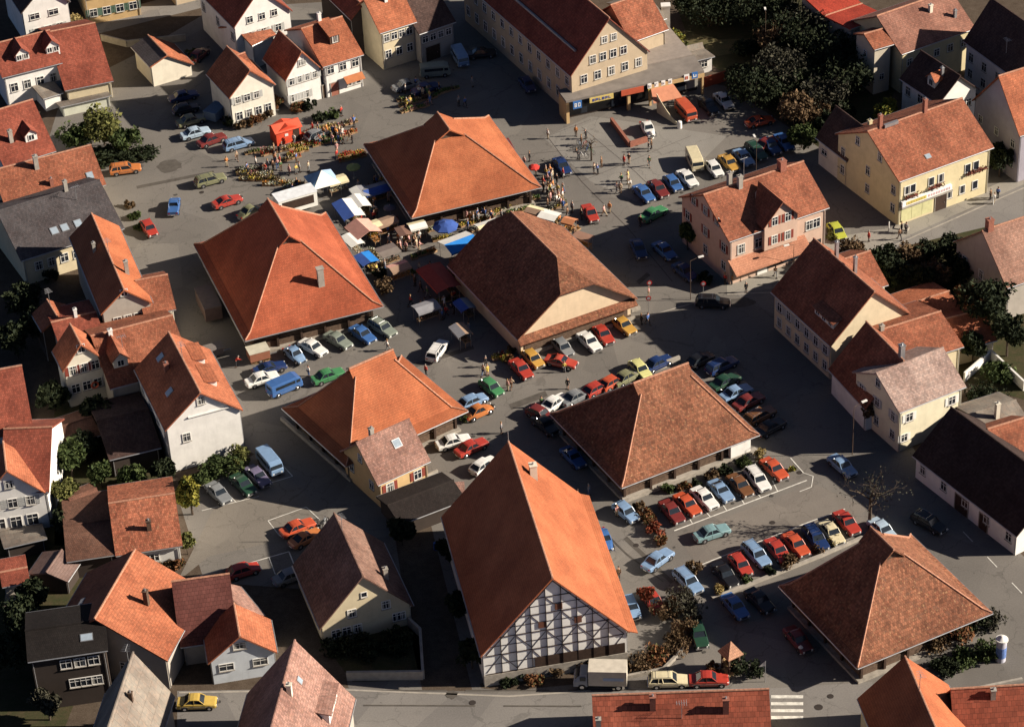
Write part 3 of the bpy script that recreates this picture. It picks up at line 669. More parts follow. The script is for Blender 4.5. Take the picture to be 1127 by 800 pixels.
# central cross gable
cg = MB(); cc = L_*.5
cg.prism([(-2.5,3.9),(2.5,3.9),(2.5,8.0),(0,10.6),(-2.5,8.0)], -.35, 4.5)
co = cg.build('cross_gable', PINKP, PK['root'], loc=(0,cc,0), rz=-math.pi/2)
cr = MB(); cr.shell([[(-2.9,-.75,7.7),(0,-.75,10.8),(0,5.2,10.8),(-2.9,2.0,7.7)][::-1],[(0,-.75,10.8),(2.9,-.75,7.7),(2.9,2.0,7.7),(0,5.2,10.8)][::-1]], .16); cr.build('cross_gable_roof', OLDRED, co)
for x, z in ((-1,5.2),(1,5.2),(-1,8.0),(1,8.0)):
    a_, b_, c_, d_ = window_mesh(.8, 1.2, 'cross'); o = mobj('window', a_, co, (x,-.35,z)); mobj('pane', b_, co, (x,-.35,z))
    for s in (-1, 1):
        mobj('shutter', d_, co, (x+(.49 if s > 0 else -.89), -.35, z), 0, RED_S)
chimney(PK, .58, .70, 1.8, .6, CONC); chimney(PK, .46, .66, 1.6, .6, CONC); chimney(PK, .5, .22, 1.2, .9, BRICK); aerial(PK, .5, .6, 3.5)
shp = MB(); shp.box(-.05+.35-.06, .35-.01, 1.0, L_-6.0, .5, 2.3); shp.build('shop_window', GLASS, PK['root']); doorway(PK, 'front', 5.0, 1.6, 2.3, WHITE)
YH = house('s', 'yellow_house', 'large yellow house with flower boxes and a lettered shop sign', (989.5,200), (1094,162), 7.2, (969,145), D=14.5, roof=OLDRED, wall=YELLOW)
wins(YH, 'front', 2, 5.1, .8, 1.2, a=.9, b=12.2, style='single'); wins(YH, 'front', 2, 5.1, .85, 1.2, a=4.8, b=7.6, style='single'); wins(YH, 'front', 2, 5.1, .85, 1.2, a=10.8, b=1.8, style='single')
wins(YH, 'front', 3, 2.0, .8, 1.2, a=8.0, b=1.8, style='single'); wins(YH, 'left', 3, 5.0, .8, 1.2); wins(YH, 'left', 2, 8.4, .8, 1.1, a=4.0); wins(YH, 'left', 3, 2.2, .8, 1.2)
chimney(YH, .5, .87, 1.8, .5, BRICK); chimney(YH, .5, .40, 1.8, .5, BRICK); skylight(YH, .12, .62, .7, .7)
rl = MB(); rl.box(YH['W']*.5-.5, YH['W']*.5-.1, YH['L']*.70, YH['L']*.84, YH['hr']-.1, YH['hr']+.35); rl.build('rooflight_box', METAL, YH['roof'])
PH = house('s', 'pale_house', 'pale cream house with faded pinkish grey roof and blue shaded side', (989.5,454), (1063.5,425), 6.2, (969.5,411), D=9.5, roof=tile('greyish_pink_roof_tiles', (.40,.30,.26), .25,.2), wall=plaster('pale_cream_plaster', (.74,.68,.50)))
wins(PH, 'front', 1, 4.6, .9, 1.1, a=1.2, b=7.3, shut=WHITE); wins(PH, 'front', 1, 4.6, .9, 1.1, a=7.4, b=1.2, shut=WHITE); wins(PH, 'front', 1, 1.8, .8, 1.0, a=.6, b=7.9, shut=WHITE); wins(PH, 'front', 1, 1.8, .9, 1.1, a=6.6, b=2.0, shut=WHITE)
wins(PH, 'left', 3, 4.6, .8, 1.1, a=.8, shut=GREY_S); wins(PH, 'left', 1, 7.4, .8, 1.0); wins(PH, 'left', 3, 1.9, .8, 1.1, a=.8)
PH2 = house('f', 'dark_gabled_house', 'house with dark left slope between the beige gable and the pale house', (952,450), (1033,425), 3.6, (1006,397), back=(952.5,354), roof=OLDRED, wall=WHITEP)
chimney(PH2, .52, .1, 1.8, .6, METAL)
BG = house('f', 'beige_gabled_house', 'large house with beige windowless gable and near black street slope', (914,381), (1007,348), 5.4, (960,321), back=(896.5,262), roof=OLDRED, wall=plaster('beige_smooth_plaster', (.66,.55,.38)))
wins(BG, 'left', 6, 3.8, .9, 1.2, shut=GREY_S); wins(BG, 'left', 6, 1.5, .9, 1.2); dormer(BG, 'left', BG['L']*.72, 4.2, 6.6, .9, 'shed', nw=3, wall=PALEP)
chimney(BG, .56, .70, 2.2, .4, METAL); chimney(BG, .6, .45, 2.2, .4, METAL)
for k_, nm in enumerate(('o',)): pass
BG2 = house('s', 'rear_wing', 'low orange roofed rear wing behind the beige gabled house', (1010,362), (1064,344), 3.2, (997,338), D=8, roof=ORANGE2, wall=CREAM, cat='outbuilding')
BG3 = house('s', 'rear_wing', 'low orange roof beside the dark tree at the right', (1052,386), (1098,374), 2.6, (1044,352), D=8, roof=ORANGE2, wall=CREAM, cat='outbuilding')
BG4 = house('s', 'tiled_house', 'orange roofed house wedged between the beige gable and the pale house', (988,404), (1061,381), 4.8, (974,365), D=11, roof=OLDRED, wall=CREAM); chimney(BG4, .5, .9, .6, .5, CONC)
BG5 = house('s', 'orange_wing', 'small orange roof behind the two metal flues of the beige gabled house', (950,322), (978,313), 4.6, (930,285), D=9, roof=OLDRED, wall=CREAM, cat='outbuilding')
RH = house('s', 'brown_roof_house', 'grey walled house with brown roof at the right edge behind the road bend', (1108,317), (1165,298), 5.2, (1074,254), D=12, roof=tile('light_brown_roof_tiles', (.34,.20,.15), .2,.2), wall=GREYP)
wins(RH, 'left', 3, 3.6, .9, 1.1, a=1.5); chimney(RH, .5, .86, 1.3, .8, BRICK)
dr_a, dr_b = P(1119,590,3.2), P(1004,501,3.2); dr_v = (dr_b-dr_a).normalized(); dr_u = Vector((dr_v.y, -dr_v.x, 0)); dr_B = Q(dr_a+dr_u*11.0); dr_h = hsolve(dr_b+dr_u*5.5, 448)
LOG.append(('dr', str((dr_B, dr_h, (dr_b-dr_a).length, Q(Vector(((dr_b+dr_u*5.5).x, (dr_b+dr_u*5.5).y, dr_h)))))))
DR = house('f', 'long_dark_house', 'long white walled house with black brown roof and dark doorways, right edge', (1119,590), dr_B, 3.2, (0,0), D=(dr_b-dr_a).length, hr=min(dr_h, 9.5), roof=tile('black_brown_tiles', (.05,.034,.03), .25, .2), wall=WHITEP)
wins(DR, 'left', 5, 1.9, .9, 1.1); doorway(DR, 'left', DR['L']*.45, 2.2, 2.3, TIMBER, name='gate'); doorway(DR, 'left', DR['L']*.66, 1.4, 2.2, TIMBER)
DR2 = house('s', 'grey_roof_shed', 'low grey roofed building with a pale chimney above the black brown roof', (1084,482), (1135,466), 3.2, (1070,456), D=7, roof=GREYT, wall=CREAM, cat='shed'); chimney(DR2, .3, .55, 2.0, .5, PALEP)
DR3 = house('s', 'orange_wing', 'small orange roof at the right edge below the grey shed roof', (1105,512), (1150,498), 3.4, (1092,472), D=8, roof=OLDRED, wall=WHITEP, cat='outbuilding')
TW = house('s', 'narrow_tower_house', 'narrow tall grey house with small red roof at the upper right', (962,55), (984,48.5), 7.6, (953,38), D=5.5, roof=OLDRED, wall=plaster('warm_grey_plaster', (.56,.50,.40)), cat='house')
wins(TW, 'left', 1, 5.6, .7, .9); wins(TW, 'front', 1, 2.6, .7, .9)
T31 = house('s', 'red_roof_house', 'house with bright red roof at the top edge right of the garden', (936,32), (978,18), 6.6, (921,18), D=13, roof=tile('bright_red_roof_tiles', (.42,.06,.035), .15,.15), wall=GREYP)
T33 = house('s', 'brown_roof_house', 'broad brown roofed house with yellow wall at the top right', (992,60), (1074,31), 6.6, (978,18), D=12, roof=tile('dull_brown_roof_tiles', (.30,.15,.11), .2,.2), wall=YELLOW)
wins(T33, 'front', 5, 4.6, .9, 1.1, a=1.0); chimney(T33, .35, .38, 1.0, .5, PALEP); chimney(T33, .2, .15, 1.0, .4, METAL)
T34 = house('f', 'blue_white_house', 'house in shade with dark roof, small orange dormer and bluish walls', (1033,115), (1078,98), 5.0, (1064,84), back=(1027,51), roof=DARKT, wall=WHITEP)
wins(T34, 'left', 3, 3.6); wins(T34, 'front', 2, 3.2, .8, 1.1); dormer(T34, 'left', T34['L']*.6, 1.6, 6.0, 1.3, 'gable', roof=ORANGE2); chimney(T34, .35, .3, 1.4, .4, METAL)
T35 = house('f', 'dark_roof_house', 'dark roofed house with shaded blue wall in the top right corner', (1119,88), (1175,70), 7.0, (1150,40), back=(1085,0), roof=DARKT, wall=WHITEP)
wins(T35, 'left', 4, 5.0); wins(T35, 'left', 4, 2.4); aerial(T35, .15, .35)
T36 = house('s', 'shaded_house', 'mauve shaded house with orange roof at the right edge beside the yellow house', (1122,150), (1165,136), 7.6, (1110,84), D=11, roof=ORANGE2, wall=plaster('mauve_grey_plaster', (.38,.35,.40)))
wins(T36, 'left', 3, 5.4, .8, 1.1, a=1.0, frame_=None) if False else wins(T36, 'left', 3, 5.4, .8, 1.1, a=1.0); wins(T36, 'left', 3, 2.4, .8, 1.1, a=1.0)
T38 = house('f', 'dark_brown_house', 'dark roofed house standing left of the yellow house', (932,178), (975,163), 4.2, (957,143), back=(916,118), roof=DARKT, wall=PALEP); chimney(T38, .6, .05, 1.8, .5, YELLOW)
wins(T38, 'left', 2, 2.6, 1.2, .8)
# ------------------------------------------------------------------ south-west (lower left)
LH = house('s', 'pink_roof_cottage', 'small ochre cottage with speckled pink roof built against the orange hall', (415.5,534), (474,507), 3.7, (395,487.5), D=8.2, roof=PINKT, wall=OCHRE)
wins(LH, 'front', 2, 2.3, .95, 1.2, a=1.0, b=.9, shut=RED_S); wins(LH, 'left', 2, 2.4, .8, 1.1, a=1.2); wins(LH, 'left', 1, 5.0, .7, .9); chimney(LH, .55, .68, 1.1, .5, CONC); skylight(LH, .32, .38, .9, 1.1)
SHD = house('s', 'low_shed', 'low dark shed with brown roof right of the pink roofed cottage', (440,577), (513,549), 2.3, (432,556), D=6.0, roof=tile('black_shed_tiles', (.03,.024,.022), .2, .1), wall=DKWALL, cat='shed')  # roof colour blackened to stand for the shade over the shed
SHD2 = house('s', 'low_shed', 'tiny brown roofed lean-to at the end of the low dark shed', (487,549), (512.5,547), 2.4, (484,543), D=3.0, roof=PINKT, wall=DKWALL, cat='shed')
CG = house('f', 'cream_gabled_house', 'cream gabled house half in shadow left of the half-timbered hall', (352,692), (455,666), 2.9, (397,634), back=(371.6,563.5), roof=tile('dull_grey_brown_tiles', (.22,.135,.105), .25, .25), wall=CREAM)
wins(CG, 'front', 1, 5.9, .6, .6, a=5.0, style='single'); wins(CG, 'front', 2, 3.7, .9, 1.0, a=3.0, b=2.2); wins(CG, 'front', 3, 1.4, .9, 1.0, a=1.0, b=5.6); wins(CG, 'front', 2, 1.6, 1.0, 1.0, a=8.0, b=.6); aerial(CG, .5, .7)
chimney(CG, .8, .25, 1.3, .5, CONC)
BH = house('f', 'blue_grey_house', 'blue grey gabled house with maroon windows and a bright orange front roof', (229,730), (305,717.5), 3.4, (261,700), D=5.5, roof=ORANGE2, wall=plaster('blue_white_plaster', (.62,.66,.70)))
wins(BH, 'front', 1, 4.9, 1.3, .8, a=3.2, b=3.5, shut=None); wins(BH, 'front', 2, 2.2, 1.5, .9, a=.8)
BH2 = house('f', 'rear_wing', 'narrow pink roofed wing running back from the blue grey house', (243,697), (291,677), 3.4, (273,671), back=(287,619), roof=PINKT, wall=GREYP, cat='outbuilding')
DT = house('s', 'dark_tiled_house', 'dark maroon pantiled roof beside the blue grey house', (198,712), (262,703), 3.0, (204,640), D=9, roof=tile('maroon_pantiles', (.16,.06,.05), .15,.1,w=.4,rh=.45,bump=1.0), wall=GREYP)
OV = house('f', 'orange_roof_house', 'house with mottled orange roof carrying one big chimney at the lower left', (50,706), (184,727), 4.4, (112,681), back=(141,603), roof=ORANGE2, wall=GREYP, rf=.45)
chimney(OV, .70, .48, 1.8, .5, TIMBER2); skylight(OV, .16, .45, .9, .7); wins(OV, 'front', 1, 5.8, 1.0, 1.0, a=4.0, b=8.0); wins(OV, 'front', 2, 2.2, 1.0, 1.2, a=8.0, b=2.0)
DH = house('s', 'black_boarded_house', 'black boarded house in deep shade with two rows of pale framed windows', (30,728), (119,715), 7.4, (24,694), D=8, roof=tile('black_roof_tiles', (.016,.013,.012), .2, .1), wall=DKWALL)  # roof tiles near black, painting in the shade that lies there
wins(DH, 'front', 3, 6.0, 1.1, 1.1, a=3.0, b=.8); wins(DH, 'front', 3, 3.2, 1.1, 1.1, a=3.6, b=.8); skylight(DH, .25, .25, 1.2, 1.0)
GR = house('f', 'pale_roof_house', 'house with pale weathered sheet roof at the bottom left', (78,876), (159,869), 4.4, (119,826), back=(146.5,717.5), turn=True, roof=GREYT, wall=GREYP)
chimney(GR, .62, .62, .9, .4, TIMBER2); aerial(GR, .48, .9)
T20 = house('f', 'pink_roof_house', 'house with faded pink roof and a wide shed dormer at the bottom', (238,888), (364,876), 3.6, (299,820), back=(324.5,704), turn=True, roof=PINKT, wall=GREYP)
dormer(T20, 'right', T20['L']*.72, 4.4, 5.6, 1.5, 'shed', wall=WHITEP, nw=2); skylight(T20, .6, .72, .6, .8); chimney(T20, .56, .55, 1.2, .5, PALEP)
BR = house('s', 'brown_tiled_house', 'low house with mottled brown roof and white blue wall by the yellow tree', (127,611.5), (201,600), 2.9, (118,554), D=13, roof=tile('speckled_red_brown_tiles', (.36,.13,.075), .35,.25,.4), wall=WHITEP)
chimney(BR, .2, .45, 1.2, .5, TIMBER2); wins(BR, 'front', 3, 1.5, .9, .9, a=2.5)
BR2 = house('s', 'dark_lean_to', 'dark roofed lean-to on the left of the low brown roofed house', (73,618), (127,610), 2.9, (75,579), D=12, roof=tile('sooty_brown_tiles', (.16,.085,.06), .2, .2), wall=DKWALL, cat='shed')  # tile colour darkened to hold the shade on this roof
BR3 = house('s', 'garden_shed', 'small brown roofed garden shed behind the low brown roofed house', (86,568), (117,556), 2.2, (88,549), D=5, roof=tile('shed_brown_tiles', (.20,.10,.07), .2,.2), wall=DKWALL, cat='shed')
BW = house('s', 'blue_white_house', 'white house with blue shaded gable and shuttered windows at the left edge', (0,543), (54,541), 5.4, (-2,472), D=14, roof=REDT, wall=WHITEP)
BWg = house('f', 'front_gable_wing', 'orange roofed front wing with blue shaded gable, left edge', (-26,556), (52,543), 5.2, (13.5,518), back=(14.5,484), roof=ORANGE2, wall=WHITEP)
wins(BWg, 'front', 2, 7.2, .9, 1.0, a=3.2); wins(BWg, 'front', 3, 4.4, 1.0, 1.2, a=1.2, shut=GREY_S); wins(BWg, 'front', 3, 1.6, 1.2, 1.5, a=1.2)
BWr = house('s', 'red_roof_house', 'red roofed house with a narrow white end wall above the blue shaded gable', (-6,482), (37.5,474), 6.6, (-10,410), D=14, roof=REDT, wall=WHITEP)
SB1 = house('f', 'garden_shed', 'shed with a purple brown roof between the sheds at the left edge', (30,632), (74,640), 2.2, (52,630), back=(47,601), roof=tile('purple_brown_sheet', (.22,.15,.13), .1,.1), wall=DKWALL, cat='shed')
SB2 = house('s', 'grey_shed', 'flat grey roofed shed at the left edge near the dark boarded house', (4,668), (34,664), 2.3, (4,653), D=5, roof=GREYT, wall=TIMBER2, cat='shed', rf=.85)
SB3 = house('s', 'garage_shed', 'grey roofed garage below the blue shaded gable', (4,603), (52,592), 2.3, (4,585), D=6, roof=GREYT, wall=DKWALL, cat='garage', rf=.85)
SB4 = house('s', 'red_shed', 'low red roofed shed at the left edge above the grey shed', (2,646), (33,640), 2.5, (2,630), D=5, roof=REDT, wall=GREYP, cat='shed')
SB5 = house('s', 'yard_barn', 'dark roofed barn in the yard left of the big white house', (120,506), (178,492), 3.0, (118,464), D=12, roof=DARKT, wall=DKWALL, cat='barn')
SB6 = house('s', 'yard_shed', 'low dark shed in the shaded yard under the little gabled house', (70,492), (112,478), 2.4, (70,472), D=6, roof=tile('sooty_brown_tiles', (.16,.085,.06), .2,.2), wall=DKWALL, cat='shed')  # same shade-darkened tiles as the lean-to roof
# ------------------------------------------------------------------ bottom right
OG = house('f', 'orange_gable_house', 'bright orange roofed gable house in front of the lower right hall', (988,876), (1084,846), 4.0, (1036,822), back=(996,722), turn=True, roof=ORANGE, wall=CREAM); aerial(OG, .5, .62)
OG2 = house('s', 'pantiled_wing', 'red pantiled wing running right from the bright orange gable house', (1050,812), (1152,806), 3.4, (1020,758), D=6.5, roof=BIGT, wall=CREAM, cat='outbuilding'); chimney(OG2, .4, .55, .9, .5, CONC)
BT = house('s', 'pantiled_house', 'long red pantiled roof along the bottom edge beside the zebra crossing', (654,830), (850,823), 3.4, (656,765), D=9, roof=BIGT, wall=CREAM)
chimney(BT, .38, .66, 1.5, .6, BRICK); chimney(BT, .33, .25, 1.6, .6, BRICK); chimney(BT, .2, .97, 1.6, .5, CONC); aerial(BT, .28, .5)
# ------------------------------------------------------------------ the shop front under the tan gable
def signmarks(mb, x0, x1, z0, z1, y, seed, k=0, n=6):
    """unreadable lettering: upright and slanting strokes in a band"""
    rr = random.Random(seed); cw = (x1-x0)/n
    for i in range(n):
        a = x0+cw*(i+.12); b = x0+cw*(i+.78); t = cw*.17
        mb.box(a, a+t, y-.03, y, z0, z1, k)
        c = rr.random()
        if c < .7: mb.box(a+t, b, y-.03, y, z1-t, z1, k)
        if c > .2: mb.box(a+t, b, y-.03, y, z0, z0+t, k)
        if rr.random() < .6: mb.box(a+t, b-t*.4, y-.03, y, (z0+z1)/2-t/2, (z0+z1)/2+t/2, k)
        if rr.random() < .5: mb.box(b-t, b, y-.03, y, z0+t, z1-t, k)
a = P(624.5, 113.5, 3.6); b = P(775, 80.5, 3.6); u = (b-a); SL = u.length; u.normalize()
sf = empty('flat_roofed_shop', (a.x, a.y, 0), math.atan2(u.y, u.x), 'flat grey roofed shop front with coloured signs along its edge', 'shop')
m_ = MB(); m_.flat([(-.2,0),(SL,0),(SL+.4,4.6),(SL*.62,4.8),(SL*.6,3.4),(-.2,3.4)], 3.6, 3.95); m_.build('flat_roof', plain('bitumen_felt_roof', (.20,.175,.155), .95, 0, .18, .6), sf)
m_ = MB(); m_.box(SL*.62, SL+.2, 4.7, 14, 0, 4.1); m_.build('rear_block', plain('felt_and_wall', (.27,.23,.20), .9), sf)
for q_ in ((-.1,.35,.3,3.3),(SL*.44,SL*.46,.2,.7),(SL*.6,SL*.615,.2,.6),(SL-.3,SL-.02,.1,.5)):
    m_ = MB(); m_.box(*q_,0,3.55); m_.build('pillar', OCHRE, sf)
m_ = MB(); m_.box(.4, SL-.4, 1.6, 1.7, .4, 3.5); m_.build('display_window', GLASS, sf)
m_ = MB(); m_.box(.4, SL-.4, 1.75, 3.3, 0, 3.55); m_.build('wall', DKWALL, sf)
m_ = MB(); m_.box(SL*.6, SL, -.12, -.01, 3.0, 3.58); m_.build('fascia', OCHRE, sf)
def sign(x0, x1, z0, z1, col, name, label, mark=None, y=-.14, n=5, seed=1):
    m_ = MB(); m_.box(x0, x1, y, y+.12, z0, z1); o = m_.build('sign', col, sf, label=label)
    if mark:
        q = MB(); signmarks(q, x0+(x1-x0)*.1, x1-(x1-x0)*.08, z0+(z1-z0)*.25, z1-(z1-z0)*.25, y-.002, seed, 0, n); q.build('lettering', mark, o)
BLUEP = plain('sign_blue', (.05,.16,.42), .5); YELP = plain('sign_yellow', (.60,.47,.16), .5); REDP = plain('sign_red', (.48,.10,.05), .5); WHT = plain('sign_white', (.8,.8,.78), .5); NAVY = plain('sign_navy', (.03,.06,.30), .5)
sign(.8, 2.1, 2.4, 3.6, BLUEP, 'a', 'square blue sign with white marks', WHT, n=2, seed=3)
sign(3.3, 6.9, 2.8, 3.6, YELP, 'b', 'yellow sign with dark blue lettering', NAVY, n=6, seed=4)
sign(8.1, 11.5, 2.8, 3.7, REDP, 'c', 'plain red sign')
for i in range(4): sign(12.1+i*1.05, 12.7+i*1.05, 3.1, 3.85, WHT, 'd', None, plain('sign_grey',(.3,.3,.32),.6), n=1, seed=i)
sign(12.2, 16.0, 2.5, 3.0, YELP, 'e', None, REDP, n=6, seed=8)
sign(17.7, 18.5, 3.0, 4.0, WHT, 'f', 'white sign with a red mark', REDP, n=1, seed=9)
sign(18.9, 19.8, 3.1, 4.1, BLUEP, 'g', 'small blue sign with a white mark', WHT, n=1, seed=2)
m_ = MB(); m_.box(SL*.615+.2, SL-.6, .9, 1.0, 1.0, 2.9); m_.build('display_window', GLASS, sf)
aw = MB(); aw.shell([[(12.0,-2.6,2.1),(16.4,-2.6,2.1),(16.0,-.16,3.0),(12.6,-.16,3.0)]], .1); aw.build('awning', plain('salmon_awning_cloth', (.52,.22,.13), .85), sf)
# ramp walls, garage ramp
m_ = MB()
for i in range(7):
    t0, t1 = i/7, (i+1)/7
    z0_, z1_ = 2.6*(1-t0)**1.6+.5, 2.6*(1-t1)**1.6+.5
    q0, q1 = P(723+22*t0, 124+14*t0, 0), P(723+22*t1, 124+14*t1, 0)
    m_.add([(q0.x,q0.y-.1,0),(q1.x,q1.y-.1,0),(q1.x,q1.y-.1,z1_),(q0.x,q0.y-.1,z0_),(q0.x,q0.y+.15,0),(q1.x,q1.y+.15,0),(q1.x,q1.y+.15,z1_),(q0.x,q0.y+.15,z0_)],
           [(0,1,2,3),(7,6,5,4),(3,2,6,7),(0,3,7,4),(1,5,6,2)])
tag(m_.build('ramp_wall', plaster('ramp_plaster', (.55,.48,.34))), 'curved pale wall sloping down beside the garage ramp', 'wall')
for px, py, lb in ((748,141,'short white bollard at the end of the curved ramp wall'), (717,152,'short white bollard at the foot of the ramp by the white car')):
    c = P(px, py); m_ = MB(); m_.tube((0,0,0),(0,0,1.0),.35,.33,10); m_.tube((0,0,1.0),(0,0,1.12),.33,.2,10); tag(m_.build('bollard', WHITE, loc=c), lb, 'bollard')
def rail(name, pts, h, mats, label, cat, th=.25, post=None):
    m_ = MB()
    for p, q in zip(pts[:-1], pts[1:]):
        A_, B_ = P(*p), P(*q); d = (B_-A_).normalized(); n_ = Vector((-d.y, d.x, 0))*th/2
        m_.flat([(A_-n_)[:2], (B_-n_)[:2], (B_+n_)[:2], (A_+n_)[:2]], 0, h)
    return tag(m_.build(name, mats), label, cat)
rail('ramp_parapet', [(673,135),(693,162),(712,156)], .8, BRICK, 'low brick parapet round the sunken ramp', 'wall', .4)
rail('board_fence', [(774,97),(803,88)], 1.7, plain('red_board_paint', (.42,.09,.045), .7), 'red painted board fence right of the shop front', 'fence', .12)
hut = house('s', 'small_hut', 'small white hut with a flat grey roof behind the red board fence', (765,67), (787,62), 2.6, (757,58), D=4.5, roof=GREYT, wall=WHITEP, cat='hut', rf=.9)
wins(hut, 'front', 1, 1.5, .9, .9, a=.9)
stk = P(733,46); m_ = MB(); m_.box(-.6,.6,-.5,.5,0,6.0); m_.box(-.7,.7,-.6,.6,6.0,6.2); tag(m_.build('chimney_stack', WHITE, loc=stk), 'tall white chimney stack standing beside the grey annex', 'chimney')
# yellow house: sign, shutter front, flower boxes
fx = YH['ins']-.02; L_ = YH['L']-.35
def yfront(s): return L_-s
m_ = MB(); m_.box(-.15, .28, yfront(8.4), yfront(.3), 3.0, 3.75); o = m_.build('shop_sign', WHT, YH['root'], label='long white and yellow lettered sign over the shop')
q = MB(); q.box(-.17,-.152, yfront(4.2), yfront(.9), 3.12, 3.63, 0); q.build('sign_panel', YELP, o)
q = MB()
for i in range(9):
    s0 = 4.5+i*.42; q.box(-.18, -.152, yfront(s0+.24), yfront(s0), 3.2, 3.55)
q.build('lettering', plain('sign_pale_red', (.55,.35,.35), .6), o)
q = MB()
for i in range(7): q.box(-.2, -.172, yfront(1.3+i*.42+.26), yfront(1.3+i*.42), 3.22, 3.52)
q.build('lettering', plain('sign_gold', (.5,.42,.1), .6), o)
m_ = MB(); m_.box(-.25, .25, yfront(8.5), yfront(.2), 2.75, 2.98); m_.build('canopy', CONC, YH['root'])
m_ = MB(); m_.box(fx-.05, fx+.04, yfront(5.6), yfront(.5), .35, 2.7)
for s0 in (2.2, 3.9): m_.box(fx-.07, fx-.05, yfront(s0+.04), yfront(s0), .35, 2.7)
m_.build('shop_window', plain('yellow_blind', (.52,.50,.27), .7), YH['root'])
doorway(YH, 'front', 7.0, 1.8, 2.5, TIMBER)
FLB = plain('flower_box_leaves', (.16,.05,.035), .9, 0, .6, 8)
for s0, z in ((.9,3.95),(4.7,4.05),(10.9,4.15),(12.7,4.15)):
    q = MB(); rr = random.Random(int(s0*10))
    q.box(-.05, .3, yfront(s0+2.0 if s0 < 10 else s0+1.5), yfront(s0), z, z+.15)
    for k in range(60):
        c = Vector((.05+rr.uniform(-.3,.2), yfront(s0+rr.uniform(0, 2.6 if s0 < 10 else 1.7)), z+.2+rr.uniform(-.2,.3))); t = .12
        n1 = Vector((rr.uniform(-1,1),rr.uniform(-1,1),rr.uniform(-1,1))).normalized(); n2 = n1.orthogonal().normalized(); n3 = n1.cross(n2)
        q.poly([c+n2*t, c+n3*t, c-n2*t, c-n3*t])
    q.build('flower_box', FLB, YH['root'])
# ------------------------------------------------------------------ ground and setting
def asphalt(name, col, crack=.25):
    mt, n, b = nodes(name, .92, 0, .25)
    f = ramp(n, noise(n, .09, 6, .6), .3, .7); o = mixc(n, f, tuple(x*.86 for x in col), tuple(x*1.1 for x in col))
    f2 = ramp(n, noise(n, 6, 3, .8), .3, .7); o = mixc(n, f2, mixc(n, 1.0, o, (.82,.82,.84), 'MULTIPLY'), mixc(n, 1.0, o, (1.14,1.13,1.12), 'MULTIPLY'))
    f3 = ramp(n, noise(n, .55, 5, .75), .58, .68, 0, .55); o = mixc(n, f3, o, tuple(x*.68 for x in col))
    f4 = ramp(n, noise(n, .25, 3, .5, st=(1, .12, 1)), .6, .72, 0, .35); o = mixc(n, f4, o, tuple(x*.75 for x in col))
    tc = n.nodes.new('ShaderNodeTexCoord')
    vo = n.nodes.new('ShaderNodeTexVoronoi'); vo.inputs['Scale'].default_value = .11; n.links.new(tc.outputs['Object'], vo.inputs[0])
    sp = n.nodes.new('ShaderNodeSeparateColor'); n.links.new(vo.outputs['Color'], sp.inputs[0])
    o = mixc(n, sp.outputs[0], mixc(n, 1.0, o, (.88,.88,.89), 'MULTIPLY'), mixc(n, 1.0, o, (1.08,1.08,1.07), 'MULTIPLY'))
    vc = n.nodes.new('ShaderNodeTexVoronoi'); vc.feature = 'DISTANCE_TO_EDGE'; vc.inputs['Scale'].default_value = .17
    ns = n.nodes.new('ShaderNodeTexNoise'); ns.inputs['Scale'].default_value = .8; ns.inputs['Detail'].default_value = 6; n.links.new(tc.outputs['Object'], ns.inputs[0])
    mv = n.nodes.new('ShaderNodeVectorMath'); mv.operation = 'MULTIPLY_ADD'; mv.inputs[1].default_value = (2.5,2.5,0); n.links.new(ns.outputs['Color'], mv.inputs[0]); n.links.new(tc.outputs['Object'], mv.inputs[2]); n.links.new(mv.outputs[0], vc.inputs[0])
    o = mixc(n, ramp(n, vc.outputs['Distance'], .004, .012, .40, 0), o, tuple(x*.4 for x in col))
    f6 = ramp(n, noise(n, 1.3, 2, .4), .72, .78, 0, .5); o = mixc(n, f6, o, tuple(x*.35 for x in col))
    n.links.new(o, b.inputs[0]); return mt
ASPH = asphalt('plaza_asphalt', (.175,.161,.144)); ASPH2 = asphalt('street_asphalt', (.205,.192,.178)); PAVE = asphalt('pale_paving', (.225,.212,.192)); PAVE2 = asphalt('light_path_paving', (.28,.26,.225))
def grassmat(name, a, b_):
    mt, n, b = nodes(name, .95, 0, .1)
    f = ramp(n, noise(n, .8, 7, .75), .35, .65); o = mixc(n, f, a, b_)
    f2 = ramp(n, noise(n, 7, 3, .7), .35, .65); o = mixc(n, f2, mixc(n, 1.0, o, (.6,.6,.6), 'MULTIPLY'), o)
    n.links.new(o, b.inputs[0]); return mt
GRASS = grassmat('yard_grass', (.045,.055,.022), (.09,.07,.04)); DRY = grassmat('dry_grass', (.17,.13,.065), (.10,.10,.05)); EARTH = grassmat('yard_earth', (.085,.062,.045), (.13,.10,.075))
g = MB(); g.poly([(-3000,-1500,0),(3000,-1500,0),(3000,5000,0),(-3000,5000,0)]); struct('ground', g, EARTH)
LV = [0.004]
def sheet(name, pts, mat, z=None):
    LV[0] += .0005
    zz = LV[0] if z is None else z
    m_ = MB(); m_.poly([P(x, y)[:2]+(zz,) if False else (P(x, y).x, P(x, y).y, zz) for x, y in pts][::1])
    o = struct(name, m_, mat)
    if o.data.polygons[0].normal.z < 0: o.data.flip_normals()
    return o
sheet('plaza', [(150,60),(235,10),(560,-10),(700,80),(800,95),(905,165),(1000,225),(1127,170),(1127,215),(1010,330),(900,350),(1010,500),(1135,620),(1150,830),(400,830),(360,650),(225,640),(195,545),(280,500),(150,400),(110,262),(60,225),(50,165),(70,100)], ASPH, .004)
sheet('street', [(195,760),(380,757),(560,764),(700,757),(850,757),(960,750),(965,860),(195,860)], ASPH2, .008)
sheet('street', [(90,42),(250,2),(250,-20),(60,30)], ASPH2, .008)
